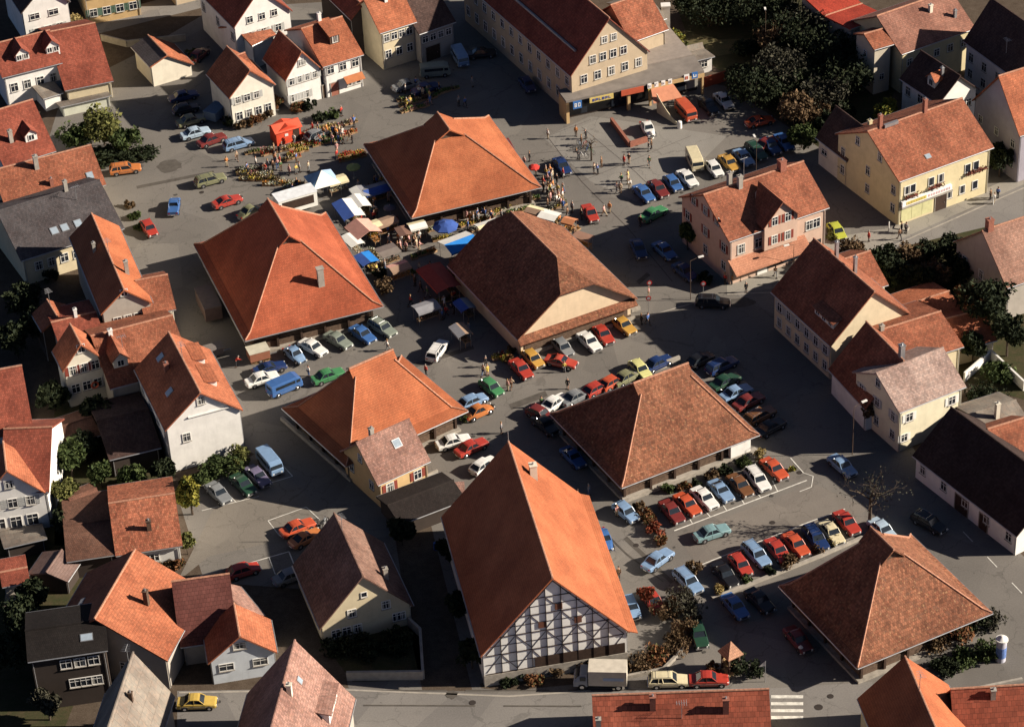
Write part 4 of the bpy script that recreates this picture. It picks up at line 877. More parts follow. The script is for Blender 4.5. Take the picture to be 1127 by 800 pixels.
sheet('street', [(800,320),(880,290),(985,255),(1060,235),(1127,200),(1127,245),(1030,275),(900,345),(850,345)], ASPH2, .0085)
sheet('pavement', [(800,308),(915,262),(985,250),(1127,190),(1127,203),(985,266),(850,318),(800,322)], PAVE2, .012)
sheet('pavement', [(598,152),(650,128),(800,150),(760,190),(700,222),(650,200)], PAVE, .008)
sheet('parking_lane', [(745,590),(895,532),(960,560),(770,625)], asphalt('worn_asphalt', (.185,.165,.145)), .009)
sheet('path', [(430,560),(470,560),(520,760),(465,760),(450,690)], EARTH, .009)
sheet('garden', [(735,-20),(900,-20),(1000,60),(960,165),(905,165),(812,96),(760,50)], GRASS, .008)
sheet('garden_path', [(748,34),(792,44),(845,42),(900,30),(905,38),(850,52),(790,62),(752,50)], DRY, .012)
sheet('garden', [(60,430),(170,430),(190,535),(195,600),(60,600)], GRASS, .008)
sheet('garden', [(350,700),(458,682),(466,748),(388,750)], GRASS, .009)
sheet('garden', [(900,300),(1000,270),(1127,240),(1127,440),(1000,400)], GRASS, .010)
sheet('garden', [(-80,590),(70,560),(110,700),(60,830),(-80,860)], GRASS, .008)
sheet('verge', [(530,757),(528,752),(600,738),(690,725),(696,732),(640,752),(560,760)], EARTH, .012)
sheet('car_park', [(195,640),(230,612),(330,590),(350,560),(300,505),(235,560)], asphalt('car_park_asphalt', (.19,.17,.145)), .010)
sheet('courtyard', [(520,520),(560,470),(620,455),(690,560),(650,560),(600,500)], ASPH, .009)
def line(name, pts, w_=.12, mat=None, z=.02, dash=None):
    m_ = MB()
    for p, q in zip(pts[:-1], pts[1:]):
        a_, b_ = P(*p), P(*q); d = (b_-a_); ln = d.length; d.normalize(); n_ = Vector((-d.y, d.x, 0))*w_/2
        segs = [(0, ln)] if not dash else [(k*(dash[0]+dash[1]), min(ln, k*(dash[0]+dash[1])+dash[0])) for k in range(int(ln/(dash[0]+dash[1]))+1)]
        for s0, s1 in segs:
            A_, B_ = a_+d*s0, a_+d*s1
            m_.add([(A_-n_)[:2]+(z,) if False else ((A_-n_).x,(A_-n_).y,z), ((B_-n_).x,(B_-n_).y,z), ((B_+n_).x,(B_+n_).y,z), ((A_+n_).x,(A_+n_).y,z)], [(0,1,2,3)])
    return struct(name, m_, mat or WLINE)
WLINE = plain('road_marking_paint', (.62,.60,.55), .8, 0, .3, 1.5); DLINE = plain('dark_paving_joint', (.06,.05,.045), .9)
line('parking_lines', [(742,584),(888,528.5)], .16)
for i, x in enumerate([(756,566,762,576),(774,560,782,569),(792,550,800,562),(811,543,819,554),(829,538,837,547),(850,529,856,541),(870,504,884,520)]):
    line('parking_lines', [(x[0],x[1]),(x[2],x[3])], .13, z=.024+.0005*i)
line('parking_lines', [(773,621),(810,606),(889,575),(930,560)], .13, z=.03); line('parking_lines', [(883,520),(895,524),(893,536),(880,541)], .1, z=.031)
line('parking_lines', [(295,573),(337,558),(352,572)], .1, z=.03); line('parking_lines', [(295,573),(308,590)], .1, z=.031)
line('parking_lines', [(222,562),(285,546)], .1, z=.03); line('parking_lines', [(296,532),(322,524),(300,500)], .1, z=.032); line('parking_lines', [(248,540),(260,553)], .1, z=.033); line('parking_lines', [(283,520),(298,536)], .1, z=.034)
line('parking_lines', [(220,635),(318,607),(328,632)], .14, z=.03); line('parking_lines', [(296,613),(303,632)], .1, z=.035)
line('paving_joints', [(602,150),(640,200),(690,250),(740,310)], .09, DLINE, .016); line('paving_joints', [(640,140),(700,190),(715,205)], .07, DLINE, .0165)
line('paving_joints', [(598,152),(650,132)], .06, DLINE, .017); line('paving_joints', [(560,172),(700,158)], .06, DLINE, .0175); line('paving_joints', [(640,200),(760,150)], .06, DLINE, .018)
zc = MB()
for i in range(4):
    y = 766.5+i*7.6; pts = [P(848.5,y-1.7),P(884,y-1.7),P(884,y+1.7),P(848.5,y+1.7)]; zc.add([(p.x,p.y,.026) for p in pts],[(0,1,2,3)])
struct('zebra_crossing', zc, WLINE)
line('road_lines', [(1060,585),(1127,655)], .12, dash=(2.0,3.0), z=.02)
def disc(name, px, py, r, mat, z=.02, n=20, sq=1.0):
    c = P(px, py); m_ = MB(); rr = random.Random(int(px)); m_.poly([(c.x+math.cos(2*math.pi*k/n)*r*rr.uniform(.8,1.15), c.y+math.sin(2*math.pi*k/n)*r*sq*rr.uniform(.8,1.15), z) for k in range(n)]); return struct(name, m_, mat)
PATCH = plain('asphalt_repair_patch', (.085,.075,.065), .9, 0, .25, 1.0)
disc('asphalt_patch', 187, 183, 1.7, PATCH); disc('asphalt_patch', 815, 333, 1.8, PATCH, .03, sq=.6); disc('asphalt_patch', 497, 764, .7, PATCH, .03)
def manhole(px, py, label, r=.38):
    c = P(px, py); m_ = MB(); m_.tube((0,0,.0),(0,0,.034),r,n=20); o = tag(m_.build('manhole_cover', plain('cast_iron', (.06,.05,.045), .7, .5), loc=c), label, 'manhole cover')
manhole(520,773,'round manhole cover in the street in front of the half-timbered gable'); manhole(901,778,'round manhole cover in the street right of the zebra crossing', .45); manhole(914,766,'smaller manhole cover above another in the street right of the zebra crossing', .35)
# low walls and kerbs
def wall(pts, h, mat, label, th=.3, name='garden_wall', cat='wall', z0=0):
    m_ = MB()
    for i, (p, q) in enumerate(zip(pts[:-1], pts[1:])):
        A_, B_ = P(*p), P(*q); d = (B_-A_).normalized(); n_ = Vector((-d.y, d.x, 0))*th/2
        B_ = B_-d*.003
        m_.flat([(A_-n_)[:2], (B_-n_)[:2], (B_+n_)[:2], (A_+n_)[:2]], z0, h+.002*i)
    return tag(m_.build(name, mat), label, cat)
wall([(684,551),(832,497)], .55, CONC, 'low pale wall along the front of the mottled brown hall above the parked cars', .5)
wall([(660,431),(748,398)], .9, CONC, 'grey coping wall behind the mottled brown market hall', .35)
wall([(382,748),(466,747),(463,700),(450,688)], 1.2, CONC, 'grey garden wall round the shaded lawn of the cream gabled house', .3)
wall([(690,746),(730,738),(750,718),(756,690)], .45, STONE, 'curved stone kerb round the planted bed beside the half-timbered hall', .3)
wall([(784,660),(850,634),(905,612),(950,592)], .35, CONC, 'low pale kerb wall in front of the lower row of parked cars', .35)
wall([(572,384),(704,340)], .5, STONE, 'stone edging along the front of the beige gabled market hall', .5)
wall([(383,526),(310,462)], .5, CONC, 'low pale wall along the shaded left side of the orange hall with the cottage', .35)
wall([(1061,420),(1090,395),(1127,430)], 1.4, WHITEP, 'whitewashed garden wall in the shaded yard right of the pale house', .25)
wall([(430,545),(470,530),(482,524)], 1.0, CONC, 'ochre green garden wall in front of the pink roofed cottage', .25)
wall([(1043,765),(1125,748)], .3, CONC, 'kerb wall behind the pantiled wing at the lower right', .3)
wall([(985,250),(1000,253)], .15, STONE, 'stone step in front of the yellow house shop window', .9, name='doorstep', cat='step')
wall([(205,45),(140,52),(112,45)], 1.1, CONC, 'low wall along the street behind the small pale barn', .25)
wall([(196,646),(270,624)], .7, CONC, 'low wall at the lower edge of the small car park', .2)

# repaired strips, drains
for i, pts in enumerate(([(150,205),(235,188),(236,191),(151,208)], [(440,405),(520,380),(522,384),(442,409)], [(690,480+110),(742,640),(738,642),(686,593)], [(560,445),(600,430),(603,436),(563,451)], [(300,768),(380,767),(380,771),(300,772)], [(700,310),(712,300),(716,303),(704,313)])):
    sheet('asphalt_patch', pts, PATCH, .014+.001*i)
line('gutter_line', [(197,762),(380,759),(560,766),(650,760)], .25, CONC, .03); line('gutter_line', [(800,324),(850,322),(985,270),(1127,207)], .25, CONC, .031); line('gutter_line', [(700,352),(790,326)], .2, CONC, .032)
line('tyre_marks', [(640,560),(690,610),(730,640)], .2, PATCH, .0295); line('tyre_marks', [(400,760),(700,759)], .22, PATCH, .0285, dash=(9,2)); line('tyre_marks', [(400,776),(640,777)], .22, PATCH, .0275, dash=(12,3))
for i, (px, py) in enumerate(((222,212),(300,215),(446,396),(600,470),(700,600),(640,300),(850,575),(700,160),(880,520))):
    manhole(px, py, ['manhole cover left of the red coupe on the open square','manhole cover right of the red coupe on the open square','manhole cover between the two orange halls','manhole cover behind the ridge of the half-timbered hall','manhole cover left of the turning blue and white saloon','manhole cover right of the beige gabled hall in shade','manhole cover between the two parking rows at the right','manhole cover on the paving before the shop front','manhole cover right of the marked parking row'][i], .33)
# ------------------------------------------------------------------ trees and shrubs
def leafmat(name, a, b_, c=None):
    mt, n, b = nodes(name, .8, 0, .2)
    gm = n.nodes.new('ShaderNodeNewGeometry'); r = gm.outputs['Random Per Island']
    o = mixc(n, r, a, b_)
    if c: o = mixc(n, ramp(n, r, .78, .8), o, c)
    f = ramp(n, noise(n, .9, 4, .6), .35, .65); o = mixc(n, f, mixc(n, 1.0, o, (.62,.66,.6), 'MULTIPLY'), o)
    n.links.new(o, b.inputs[0])
    b.inputs['Subsurface Weight'].default_value = 0
    return mt
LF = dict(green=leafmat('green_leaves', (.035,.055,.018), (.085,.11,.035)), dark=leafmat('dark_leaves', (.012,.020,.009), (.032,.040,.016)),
          olive=leafmat('olive_leaves', (.09,.10,.03), (.20,.19,.06)), yellow=leafmat('yellow_leaves', (.20,.18,.03), (.36,.31,.06), (.10,.13,.03)),
          rust=leafmat('rust_leaves', (.15,.055,.025), (.26,.12,.05), (.08,.08,.03)), red=leafmat('red_leaves', (.20,.035,.02), (.32,.08,.035), (.10,.05,.03)),
          grey=leafmat('grey_twigs_and_leaves', (.04,.038,.026), (.11,.10,.07), (.03,.028,.02)), straw=leafmat('straw_leaves', (.30,.22,.09), (.48,.36,.16)),
          brown=leafmat('brown_leaves', (.09,.055,.03), (.19,.12,.065)))
BARK = plain('bark', (.075,.055,.04), .95, 0, .3, 5)
def leaf(mb, c, s, rr):
    n1 = Vector((rr.gauss(0,1), rr.gauss(0,1), rr.gauss(0,.8)+.3)).normalized(); a = n1.orthogonal().normalized(); b = n1.cross(a)
    t = rr.uniform(0, 6.28); a, b = a*math.cos(t)+b*math.sin(t), b*math.cos(t)-a*math.sin(t)
    mb.poly([c+a*s, c+b*s*.55, c-a*s, c-b*s*.55])
def crown(rr, rx, rz, cz, nc, nl, ls, low=0.0):
    mb = MB(); cs = []
    for i in range(nc):
        while True:
            p = Vector((rr.uniform(-1,1), rr.uniform(-1,1), rr.uniform(-1+low,1)))
            if .25 < p.length < 1: break
        c = Vector((p.x*rx*.78, p.y*rx*.78, cz+p.z*rz*.75)); cs.append(c); r = rr.uniform(.14,.40)*rx
        for k in range(nl):
            d = Vector((rr.gauss(0,1), rr.gauss(0,1), rr.gauss(0,.8))).normalized()*r*rr.uniform(.55,1.08)
            q = c+d
            if q.z < .05: q.z = rr.uniform(.05,.4)
            leaf(mb, q, ls*(.45+1.3*rr.random()**2.2), rr)
    return mb, cs
NP = [0]
def tree(px, py, h, r, col, label, name='tree', cat='tree', group=None, nc=26, nl=110, ls=.26, trunk=.35, lean=0, rz=None, bare=0):
    NP[0] += 1; rr = random.Random(NP[0]*17+3)
    base = P(px, py); root = empty(name, base, rr.uniform(0,6.28), label, cat, group)
    rz = rz or (h-trunk*h)/2; cz = h-rz
    cb, cs = crown(rr, r, rz, cz, nc, nl, ls)
    cb.build('crown', LF[col], root, uv=False)
    tb = MB(); tr = max(.08, h*.028)
    top = Vector((0,0,cz)); tb.tube((0,0,-.1),(rr.uniform(-.1,.1),rr.uniform(-.1,.1),cz*.6),tr,tr*.75); tb.tube((0,0,cz*.55),top+Vector((0,0,rz*.4)),tr*.75,tr*.3)
    for c in cs[:14]: tb.tube((0,0,cz*rr.uniform(.5,.8)), c, tr*.4, tr*.12, 5)
    tb.build('trunk', BARK, root); return root
def shrub(px, py, r, h, col, label, group=None, nc=None, nl=90, ls=.17, cat='shrub', name='shrub', sx=1.0, rot=0):
    NP[0] += 1; rr = random.Random(NP[0]*31+5)
    base = P(px, py); root = empty(name, base, rot, label, cat, group)
    nc = nc or max(8, int(12*r)); mb, cs = crown(rr, r*1.1, h*.5, h*.5, nc, nl, ls)
    mb.v = [(x*sx, y, z) for x, y, z in mb.v]
    mb.build('foliage', LF[col], root, uv=False)
    tb = MB()
    for c in cs[:5]: tb.tube((0,0,0), (c.x*sx, c.y, c.z), .05, .02, 4)
    tb.build('stems', BARK, root); return root
def bare(px, py, h, r, label, col='grey', nleaf=200, seed=1, depth=4):
    rr = random.Random(seed); root = empty('bare_tree', P(px, py), 0, label, 'tree'); tb = MB(); tips = []
    def grow(p, d, ln, rad, k):
        q = p+d*ln; tb.tube(p, q, rad, rad*.65, 6 if k == 0 else 4)
        if k >= depth: tips.append(q); return
        for i in range(3 if k else 5):
            ax = Vector((rr.uniform(-1,1), rr.uniform(-1,1), rr.uniform(-.4,.6))).normalized()
            nd = (d*.75+ax*rr.uniform(.55,.9)*(1.2 if k == 0 else 1)).normalized(); nd.z = max(nd.z, -.1)
            grow(p+d*ln*rr.uniform(.6,1), nd, ln*rr.uniform(.55,.8) if k else r*.55, rad*.5, k+1)
    grow(Vector((0,0,0)), Vector((0,0,1)), h*.42, h*.022, 0)
    tb.build('trunk', BARK, root)
    lb = MB()
    for i in range(nleaf): leaf(lb, rr.choice(tips)+Vector((rr.gauss(0,.3),rr.gauss(0,.3),rr.gauss(0,.3))), .13, rr)
    lb.build('crown', LF[col], root, uv=False); return root
tree(115,160,5.0,3.9,'olive','broad olive and yellow tree beside the orange estate car, tallest of the clump', nl=150)
tree(85,168,4.2,3.0,'green','dark green bushy tree left of the olive tree')
tree(140,168,3.8,2.6,'green','small green tree right of the olive tree by the hedge')
shrub(108,181,2.4,1.8,'dark','dark clipped hedge below the olive tree, left part', sx=2.2, rot=.35); shrub(146,177,2.1,1.7,'dark','dark clipped hedge below the olive tree, right part', sx=1.8, rot=.2)
shrub(84,30,1.6,2.2,'straw','yellow brown autumn bush between the white and tan houses at the top left')
for px, py, r, h, c, lb in ((264,140,1.1,1.2,'brown','brown bush at the left foot of the white house with dark roof'),(278,137,1.3,1.5,'rust','rusty bush in the bed under the white house with dark roof'),(293,131,1.3,1.6,'brown','tall brown bush between the red kiosk and the white house'),
    (303,120,1.2,2.2,'rust','red brown bush between the two white gabled houses'),(329,122,1.3,1.2,'rust','orange brown bush below the gable of the joined white pair'),(340,120,1.2,1.5,'dark','dark bush in front of the doorway of the white pair'),
    (352,134,1.2,1.2,'dark','dark green bush beside the flower display'),(365,128,1.3,1.0,'green','green bush at the corner of the flower display'),(253,139,1.0,1.6,'dark','dark shrub against the corner of the white house with dark roof'),
    (211,66,1.4,1.3,'olive','olive bush at the right end of the small pale barn')):
    shrub(px, py, r, h, c, lb)
rg = random.Random(5)
# garden at the top right
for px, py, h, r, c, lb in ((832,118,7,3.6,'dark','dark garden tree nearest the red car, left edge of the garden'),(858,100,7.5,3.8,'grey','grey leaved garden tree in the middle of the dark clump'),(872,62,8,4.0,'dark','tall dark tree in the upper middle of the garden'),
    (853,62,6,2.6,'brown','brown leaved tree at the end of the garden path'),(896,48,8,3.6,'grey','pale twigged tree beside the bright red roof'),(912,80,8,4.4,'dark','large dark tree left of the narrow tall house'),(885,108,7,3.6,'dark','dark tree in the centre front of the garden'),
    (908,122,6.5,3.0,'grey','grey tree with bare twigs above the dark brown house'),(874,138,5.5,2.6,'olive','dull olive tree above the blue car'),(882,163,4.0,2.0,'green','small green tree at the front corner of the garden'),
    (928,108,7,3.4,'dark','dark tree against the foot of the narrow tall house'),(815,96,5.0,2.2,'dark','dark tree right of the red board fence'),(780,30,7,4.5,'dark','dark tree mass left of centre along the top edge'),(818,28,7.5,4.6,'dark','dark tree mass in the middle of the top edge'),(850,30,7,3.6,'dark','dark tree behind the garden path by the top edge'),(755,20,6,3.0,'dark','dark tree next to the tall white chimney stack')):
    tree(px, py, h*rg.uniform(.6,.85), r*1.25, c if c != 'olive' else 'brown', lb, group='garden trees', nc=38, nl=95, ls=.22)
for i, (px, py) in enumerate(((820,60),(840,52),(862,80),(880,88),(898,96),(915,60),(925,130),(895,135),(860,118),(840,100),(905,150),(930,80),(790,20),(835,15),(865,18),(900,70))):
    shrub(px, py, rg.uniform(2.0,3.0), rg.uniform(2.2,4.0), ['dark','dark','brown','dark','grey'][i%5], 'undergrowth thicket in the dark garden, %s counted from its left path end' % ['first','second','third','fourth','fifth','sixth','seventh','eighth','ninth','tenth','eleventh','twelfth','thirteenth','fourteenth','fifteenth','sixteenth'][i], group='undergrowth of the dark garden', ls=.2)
shrub(744,50,1.6,2.2,'yellow','yellow orange bush right of the tall white chimney stack'); shrub(754,60,1.3,1.8,'olive','green bush behind the small white hut')
tree(975,139,4.0,2.0,'yellow','yellow green round tree behind the yellow house roof', trunk=.25)
tree(1008,60,5,2.2,'dark','dark tree in the gap before the yellow walled brown roofed house')
shrub(1050,66,1.6,1.8,'dark','dark bush below the yellow wall at the top right'); tree(1100,195,5,2.4,'dark','dark tree between the yellow house and the mauve house')
# right side
tree(1082,372,9,3.8,'dark','big dark tree beside the brown roofed house at the right edge', nc=34); tree(1064,352,5.5,2.0,'rust','rusty brown small tree left of the big dark tree')
tree(1108,392,6,2.6,'dark','dark tree at the right edge below the big dark tree')
tree(1070,400,4,2.2,'dark','dark bushy tree in the yard right of the orange rear wing'); shrub(1085,445,2.6,2.0,'dark','dark hedge in the shaded yard right of the pale house'); shrub(1098,418,2.2,2.0,'green','green bush in the walled yard at the right')
tree(985,322,5,2.6,'dark','dark tree behind the orange ridge of the beige gabled house'); tree(1010,328,4.5,2.2,'dark','dark tree in the middle of the shaded garden behind the beige gabled house')
shrub(960,300,1.8,1.6,'dark','dark bush at the street side of the shaded garden'); shrub(1030,305,2.2,1.6,'brown','brown undergrowth in the shaded garden'); shrub(1060,300,2.2,1.8,'dark','dark bush in front of the grey walled house at the right')
for i, (px, py) in enumerate(((935,296),(955,306),(978,304),(1000,300),(1022,297),(1045,290),(1030,318),(1055,315))):
    tree(px, py, 4.2, 2.4, 'dark' if i % 3 else 'brown', 'low dark garden tree beside the right-hand road, %s from the left' % ['first','second','third','fourth','fifth','sixth','seventh','eighth'][i], group='low trees beside the right-hand road', ls=.2)
tree(958,470,4.5,1.3,'brown','thin bush climbing the shaded side of the pale house')
tree(757,275,4.2,1.5,'green','small tree standing in shade at the left corner of the salmon house'); shrub(776,310,1.2,1.2,'dark','dark shrub at the foot of the salmon house')
shrub(917,262,1.1,1.3,'olive','olive bush between the salmon house and the lime car')
bare(957,578,10.5,4.0,'big bare tree with a tall trunk behind the lower right hall','grey',320,3,4)
bare(651,177,6.5,1.4,'slim bare tree on the square beside the paved crossing','brown',40,5,2)
# yards at the left
for px, py, h, r, c, lb in ((80,525,5,2.4,'green','green tree beside the narrow white end wall'),(72,562,4.5,2.0,'olive','olive tree below the green tree by the white end wall'),(74,590,3.5,1.6,'dark','dark shrubby tree beside the low dark lean-to'),
    (112,536,3.5,1.6,'green','green tree in the shaded yard behind the garden shed'),(147,538,3.2,1.7,'green','small green tree behind the low brown roof'),(181,530,3.0,1.5,'dark','dark small tree left of the yellow tree'),(95,508,4,2.0,'dark','dark tree in front of the yard shed')):
    tree(px, py, h, r, c, lb)
tree(212,566,5.5,1.9,'yellow','bright yellow green tree at the corner of the car park', trunk=.2); tree(207,610,3.0,1.0,'olive','thin pale green sapling beside the low brown roof')
shrub(243,521,2.0,2.4,'green','green bush under the big white house, left part', sx=1.4); shrub(262,511,1.8,2.4,'olive','olive bush under the big white house, right part'); shrub(226,531,1.6,2.0,'green','bush between the white house and the yellow tree')
shrub(193,622,1.2,1.0,'rust','rusty bed in front of the white blue cottage wall'); shrub(182,624,1.0,.9,'brown','brown bush next to the orange roof ridge'); shrub(55,308,1.2,1.3,'dark','dark bush under the cream wall of the long house')
shrub(148,240,1.0,1.0,'green','green bush beside the dark brown roof'); shrub(155,253,.9,.9,'green','low green bush touching the red car at the left'); shrub(143,228,.8,.8,'brown','small brown bush above the dark brown roof corner')
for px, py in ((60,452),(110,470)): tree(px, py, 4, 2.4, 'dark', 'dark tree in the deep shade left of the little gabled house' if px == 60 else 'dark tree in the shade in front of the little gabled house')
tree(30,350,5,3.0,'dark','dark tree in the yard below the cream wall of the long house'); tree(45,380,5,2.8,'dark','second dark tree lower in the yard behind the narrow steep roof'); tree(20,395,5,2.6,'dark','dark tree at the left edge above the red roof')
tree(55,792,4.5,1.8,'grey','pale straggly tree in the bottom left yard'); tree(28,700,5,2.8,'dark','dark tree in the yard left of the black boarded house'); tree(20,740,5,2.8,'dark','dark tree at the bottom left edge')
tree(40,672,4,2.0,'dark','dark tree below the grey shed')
# planted beds between the parked rows and along the halls
beds = [(712,572,1.3,1.4,'rust','red brown bush at the left end of the marked parking row'),(722,586,1.2,1.1,'red','red bush at the corner of the marked parking row'),(704,563,1.0,1.3,'brown','brown bush beside the light blue car at the parking row'),(728,597,.9,.8,'rust','low rusty bush above the white kerb tip'),
 (736,541,.9,1.0,'green','green bush above the orange red car'),(752,538,.9,.8,'rust','small rusty bush behind the row, second from the left'),(766,534,.9,.9,'dark','dark bush behind the white estate'),(783,527,1.0,.9,'brown','brown bush behind the light blue coupe'),(800,520,1.0,.9,'dark','dark bush behind the maroon car'),(818,512,1.0,.9,'green','green bush behind the white car near the row end'),
 (837,505,1.0,1.2,'straw','straw yellow bush at the white plastered hall corner'),(872,518,.5,.5,'yellow','tiny yellow bush right of the last red car'),
 (765,632,1.1,2.0,'brown','brown bush at the left end of the lower car row'),(750,672,2.4,2.6,'grey','grey leafless bush beside the blue car'),(735,676,1.9,2.4,'brown','brown leafless bush right of the red leaved tree'),(790,652,.9,1.2,'straw','yellowish bush below the black car'),
 (822,640,.8,.8,'green','low green bush below the red car in the lower row'),(846,632,.9,.9,'dark','dark bush below the blue car in the lower row'),(868,622,1.2,1.3,'brown','brown bush below the two red cars of the lower row'),(902,605,1.0,1.0,'brown','brown bush below the dark car of the lower row'),(918,598,.9,1.0,'straw','straw coloured bush in front of the cream car'),
 (752,700,1.8,2.0,'brown','brown bush in the curved bed, upper part'),(742,713,1.7,1.3,'brown','brown bush in the curved bed, middle part'),(722,724,1.7,1.0,'rust','low rusty bush in the curved bed'),(704,733,1.6,.9,'brown','low brown bush at the left of the curved bed'),(762,690,1.3,1.6,'grey','grey twiggy bush at the outer side of the curved bed'),
 (645,733,1.4,1.8,'brown','brown bush above the grey truck'),(632,732,1.3,1.6,'olive','olive bush before the dark gable openings'),(612,742,1.2,1.0,'brown','low brown bush in the verge of the half-timbered gable'),(574,743,1.1,1.0,'dark','dark bush at the foot of the stone gable base'),(590,750,1.2,.9,'rust','rusty bush in the middle of the verge'),(560,754,1.0,.8,'dark','dark low bush near the street at the gable base'),(660,738,1.2,1.4,'dark','dark bush behind the white truck box'),
 (785,739,1.1,1.2,'rust','rust bush behind the red car beside the truck lane'),(828,742,1.3,1.6,'dark','dark bush under the small flag pole'),(812,738,1.3,2.2,'dark','dark bush beside the wayside shelter'),
 (1030,712,1.8,2.0,'brown','brown bush in front of the lower right hall, left one'),(1052,704,1.9,2.4,'rust','rusty bush in front of the lower right hall, middle one'),(1072,692,1.8,2.6,'dark','dark bush under the right corner of the lower right hall'),(1085,722,1.9,1.2,'green','green low bush at the street corner, right one'),(1062,728,1.9,1.2,'green','green low bush at the street corner, middle one'),(1040,738,1.7,1.1,'dark','dark low bush beside the bright orange roof'),(1090,690,1.5,2.2,'grey','grey twiggy bush next to the advertising column'),
 (424,322,1.5,2.4,'brown','brown bush at the right corner of the orange red hall'),(418,306,1.0,1.4,'dark','dark bush below the blue stall cloth'),(552,396,.7,1.0,'yellow','yellow flowering bush at the corner of the beige gabled hall'),(563,388,.7,1.2,'brown','brown bush beside the yellow flowers at the hall corner'),(560,399,.7,1.0,'rust','reddish bush above the red car at the hall corner'),
 (510,464,.7,1.0,'green','green pot bush at the right corner of the orange hall'),(484,535,.7,.7,'red','red flowers on the wall beside the pink roofed cottage'),
 (692,556,.0,.0,'x','x')]
for px, py, r, h, c, lb in beds:
    if r: shrub(px, py, r, h, c, lb, ls=.15, nl=80)
tree(712,668,3.4,1.1,'red','small tree with red leaves over the red car', trunk=.3, nc=16, nl=60, ls=.2)
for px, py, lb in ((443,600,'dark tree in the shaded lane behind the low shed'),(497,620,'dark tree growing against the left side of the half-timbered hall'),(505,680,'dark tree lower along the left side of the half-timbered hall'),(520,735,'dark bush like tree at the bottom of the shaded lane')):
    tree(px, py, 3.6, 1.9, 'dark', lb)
for px, py, lb in ((372,712,'dark bush in the shaded lawn, left one'),(402,716,'dark bush in the shaded lawn, middle one'),(436,710,'dark bush in the shaded lawn, right one')):
    shrub(px, py, 2.2, 1.4, 'dark', lb)
# ------------------------------------------------------------------ cars
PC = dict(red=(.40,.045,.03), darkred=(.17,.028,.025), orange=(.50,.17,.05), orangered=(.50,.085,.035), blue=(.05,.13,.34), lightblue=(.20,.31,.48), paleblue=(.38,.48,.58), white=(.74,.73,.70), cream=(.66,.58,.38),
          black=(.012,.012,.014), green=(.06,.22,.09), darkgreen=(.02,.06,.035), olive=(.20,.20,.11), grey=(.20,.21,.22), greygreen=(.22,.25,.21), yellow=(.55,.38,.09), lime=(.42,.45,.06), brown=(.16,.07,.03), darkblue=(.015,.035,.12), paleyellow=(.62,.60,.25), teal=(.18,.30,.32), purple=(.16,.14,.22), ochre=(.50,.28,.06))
LAMPW = plain('headlamp_glass', (.7,.7,.66), .15, 0, .05, 3, .6); LAMPR = plain('rear_lamp', (.35,.02,.015), .3); TRIM = plain('black_trim', (.02,.02,.022), .6)
PROTO = {}
def ring(x, w, z0, z1, tw):     # cross-section of a car body: 10 points
    return [(x,-w*.86,z0),(x,-w,z0+.10),(x,-w*1.0,z0+(z1-z0)*.62),(x,-w*.96,z1-.06),(x,-w*tw,z1),(x,w*tw,z1),(x,w*.96,z1-.06),(x,w*1.0,z0+(z1-z0)*.62),(x,w,z0+.10),(x,w*.86,z0)]
# type: length, half width, stations (x, half width factor, z bottom, z top), glass base/roof x: wind base, wind top, rear top, rear base, belt z, roof z
TYPES = dict(
 sedan=(4.3,.81,[(-2.15,.86,.42,.72),(-2.08,.95,.28,.86),(-1.5,1,.24,.90),(-1.0,1,.22,.93),(.75,1,.22,.92),(1.3,.99,.22,.86),(1.95,.95,.26,.78),(2.12,.88,.34,.70)],(.85,.30,-.80,-1.38,.90,1.38)),
 coupe=(4.2,.80,[(-2.1,.86,.42,.74),(-2.0,.95,.28,.86),(-1.5,1,.24,.89),(.7,1,.22,.88),(1.3,.98,.22,.80),(1.95,.94,.26,.70),(2.1,.86,.34,.62)],(.75,.12,-.65,-1.55,.87,1.25)),
 hatch=(3.8,.78,[(-1.9,.88,.40,.80),(-1.84,.96,.28,.92),(-1.3,1,.22,.93),(.7,1,.22,.91),(1.2,.99,.22,.85),(1.72,.95,.26,.76),(1.88,.87,.34,.68)],(.82,.32,-1.15,-1.72,.90,1.38)),
 wagon=(4.4,.82,[(-2.2,.88,.40,.84),(-2.15,.96,.28,.92),(-1.5,1,.22,.93),(.8,1,.22,.92),(1.4,.99,.22,.86),(2.0,.95,.26,.78),(2.18,.88,.34,.70)],(.90,.35,-1.80,-2.10,.91,1.42)),
 beetle=(4.05,.74,[(-2.02,.55,.34,.55),(-1.85,.75,.26,.78),(-1.45,.88,.24,1.0),(-.9,1.0,.24,1.06),(0,1.04,.24,.98),(.75,1.02,.24,.95),(1.25,.90,.24,.86),(1.75,.74,.28,.66),(2.0,.5,.36,.50)],(.72,.30,-.62,-1.28,.97,1.48)),
 van=(4.4,.86,[(-2.2,.94,.40,1.75),(-2.12,.99,.30,1.88),(-1.2,1,.26,1.93),(1.4,1,.26,1.92),(1.95,.98,.28,1.70),(2.12,.97,.28,1.15),(2.2,.92,.34,1.05)],None),
 pickup=(4.0,.78,[(-2.0,.94,.40,.88),(-1.9,.98,.28,.92),(-.2,1,.24,.92),(.6,1,.24,.92),(1.1,.99,.22,.86),(1.8,.95,.26,.78),(1.98,.87,.34,.68)],(.85,.35,-.35,-.50,.90,1.45)))
def wheel(root, x, y, r):
    s = -1 if y < 0 else 1
    m_ = MB(); m_.tube((0,-.09*s,0),(0,.09*s,0),r,n=14); w_ = m_.build('wheel', RUBBER, root, loc=(x,y,r))
    m_ = MB(); m_.tube((0,.08*s,0),(0,.10*s,0),r*.58,r*.5,12); m_.build('rim', CHROME, w_)
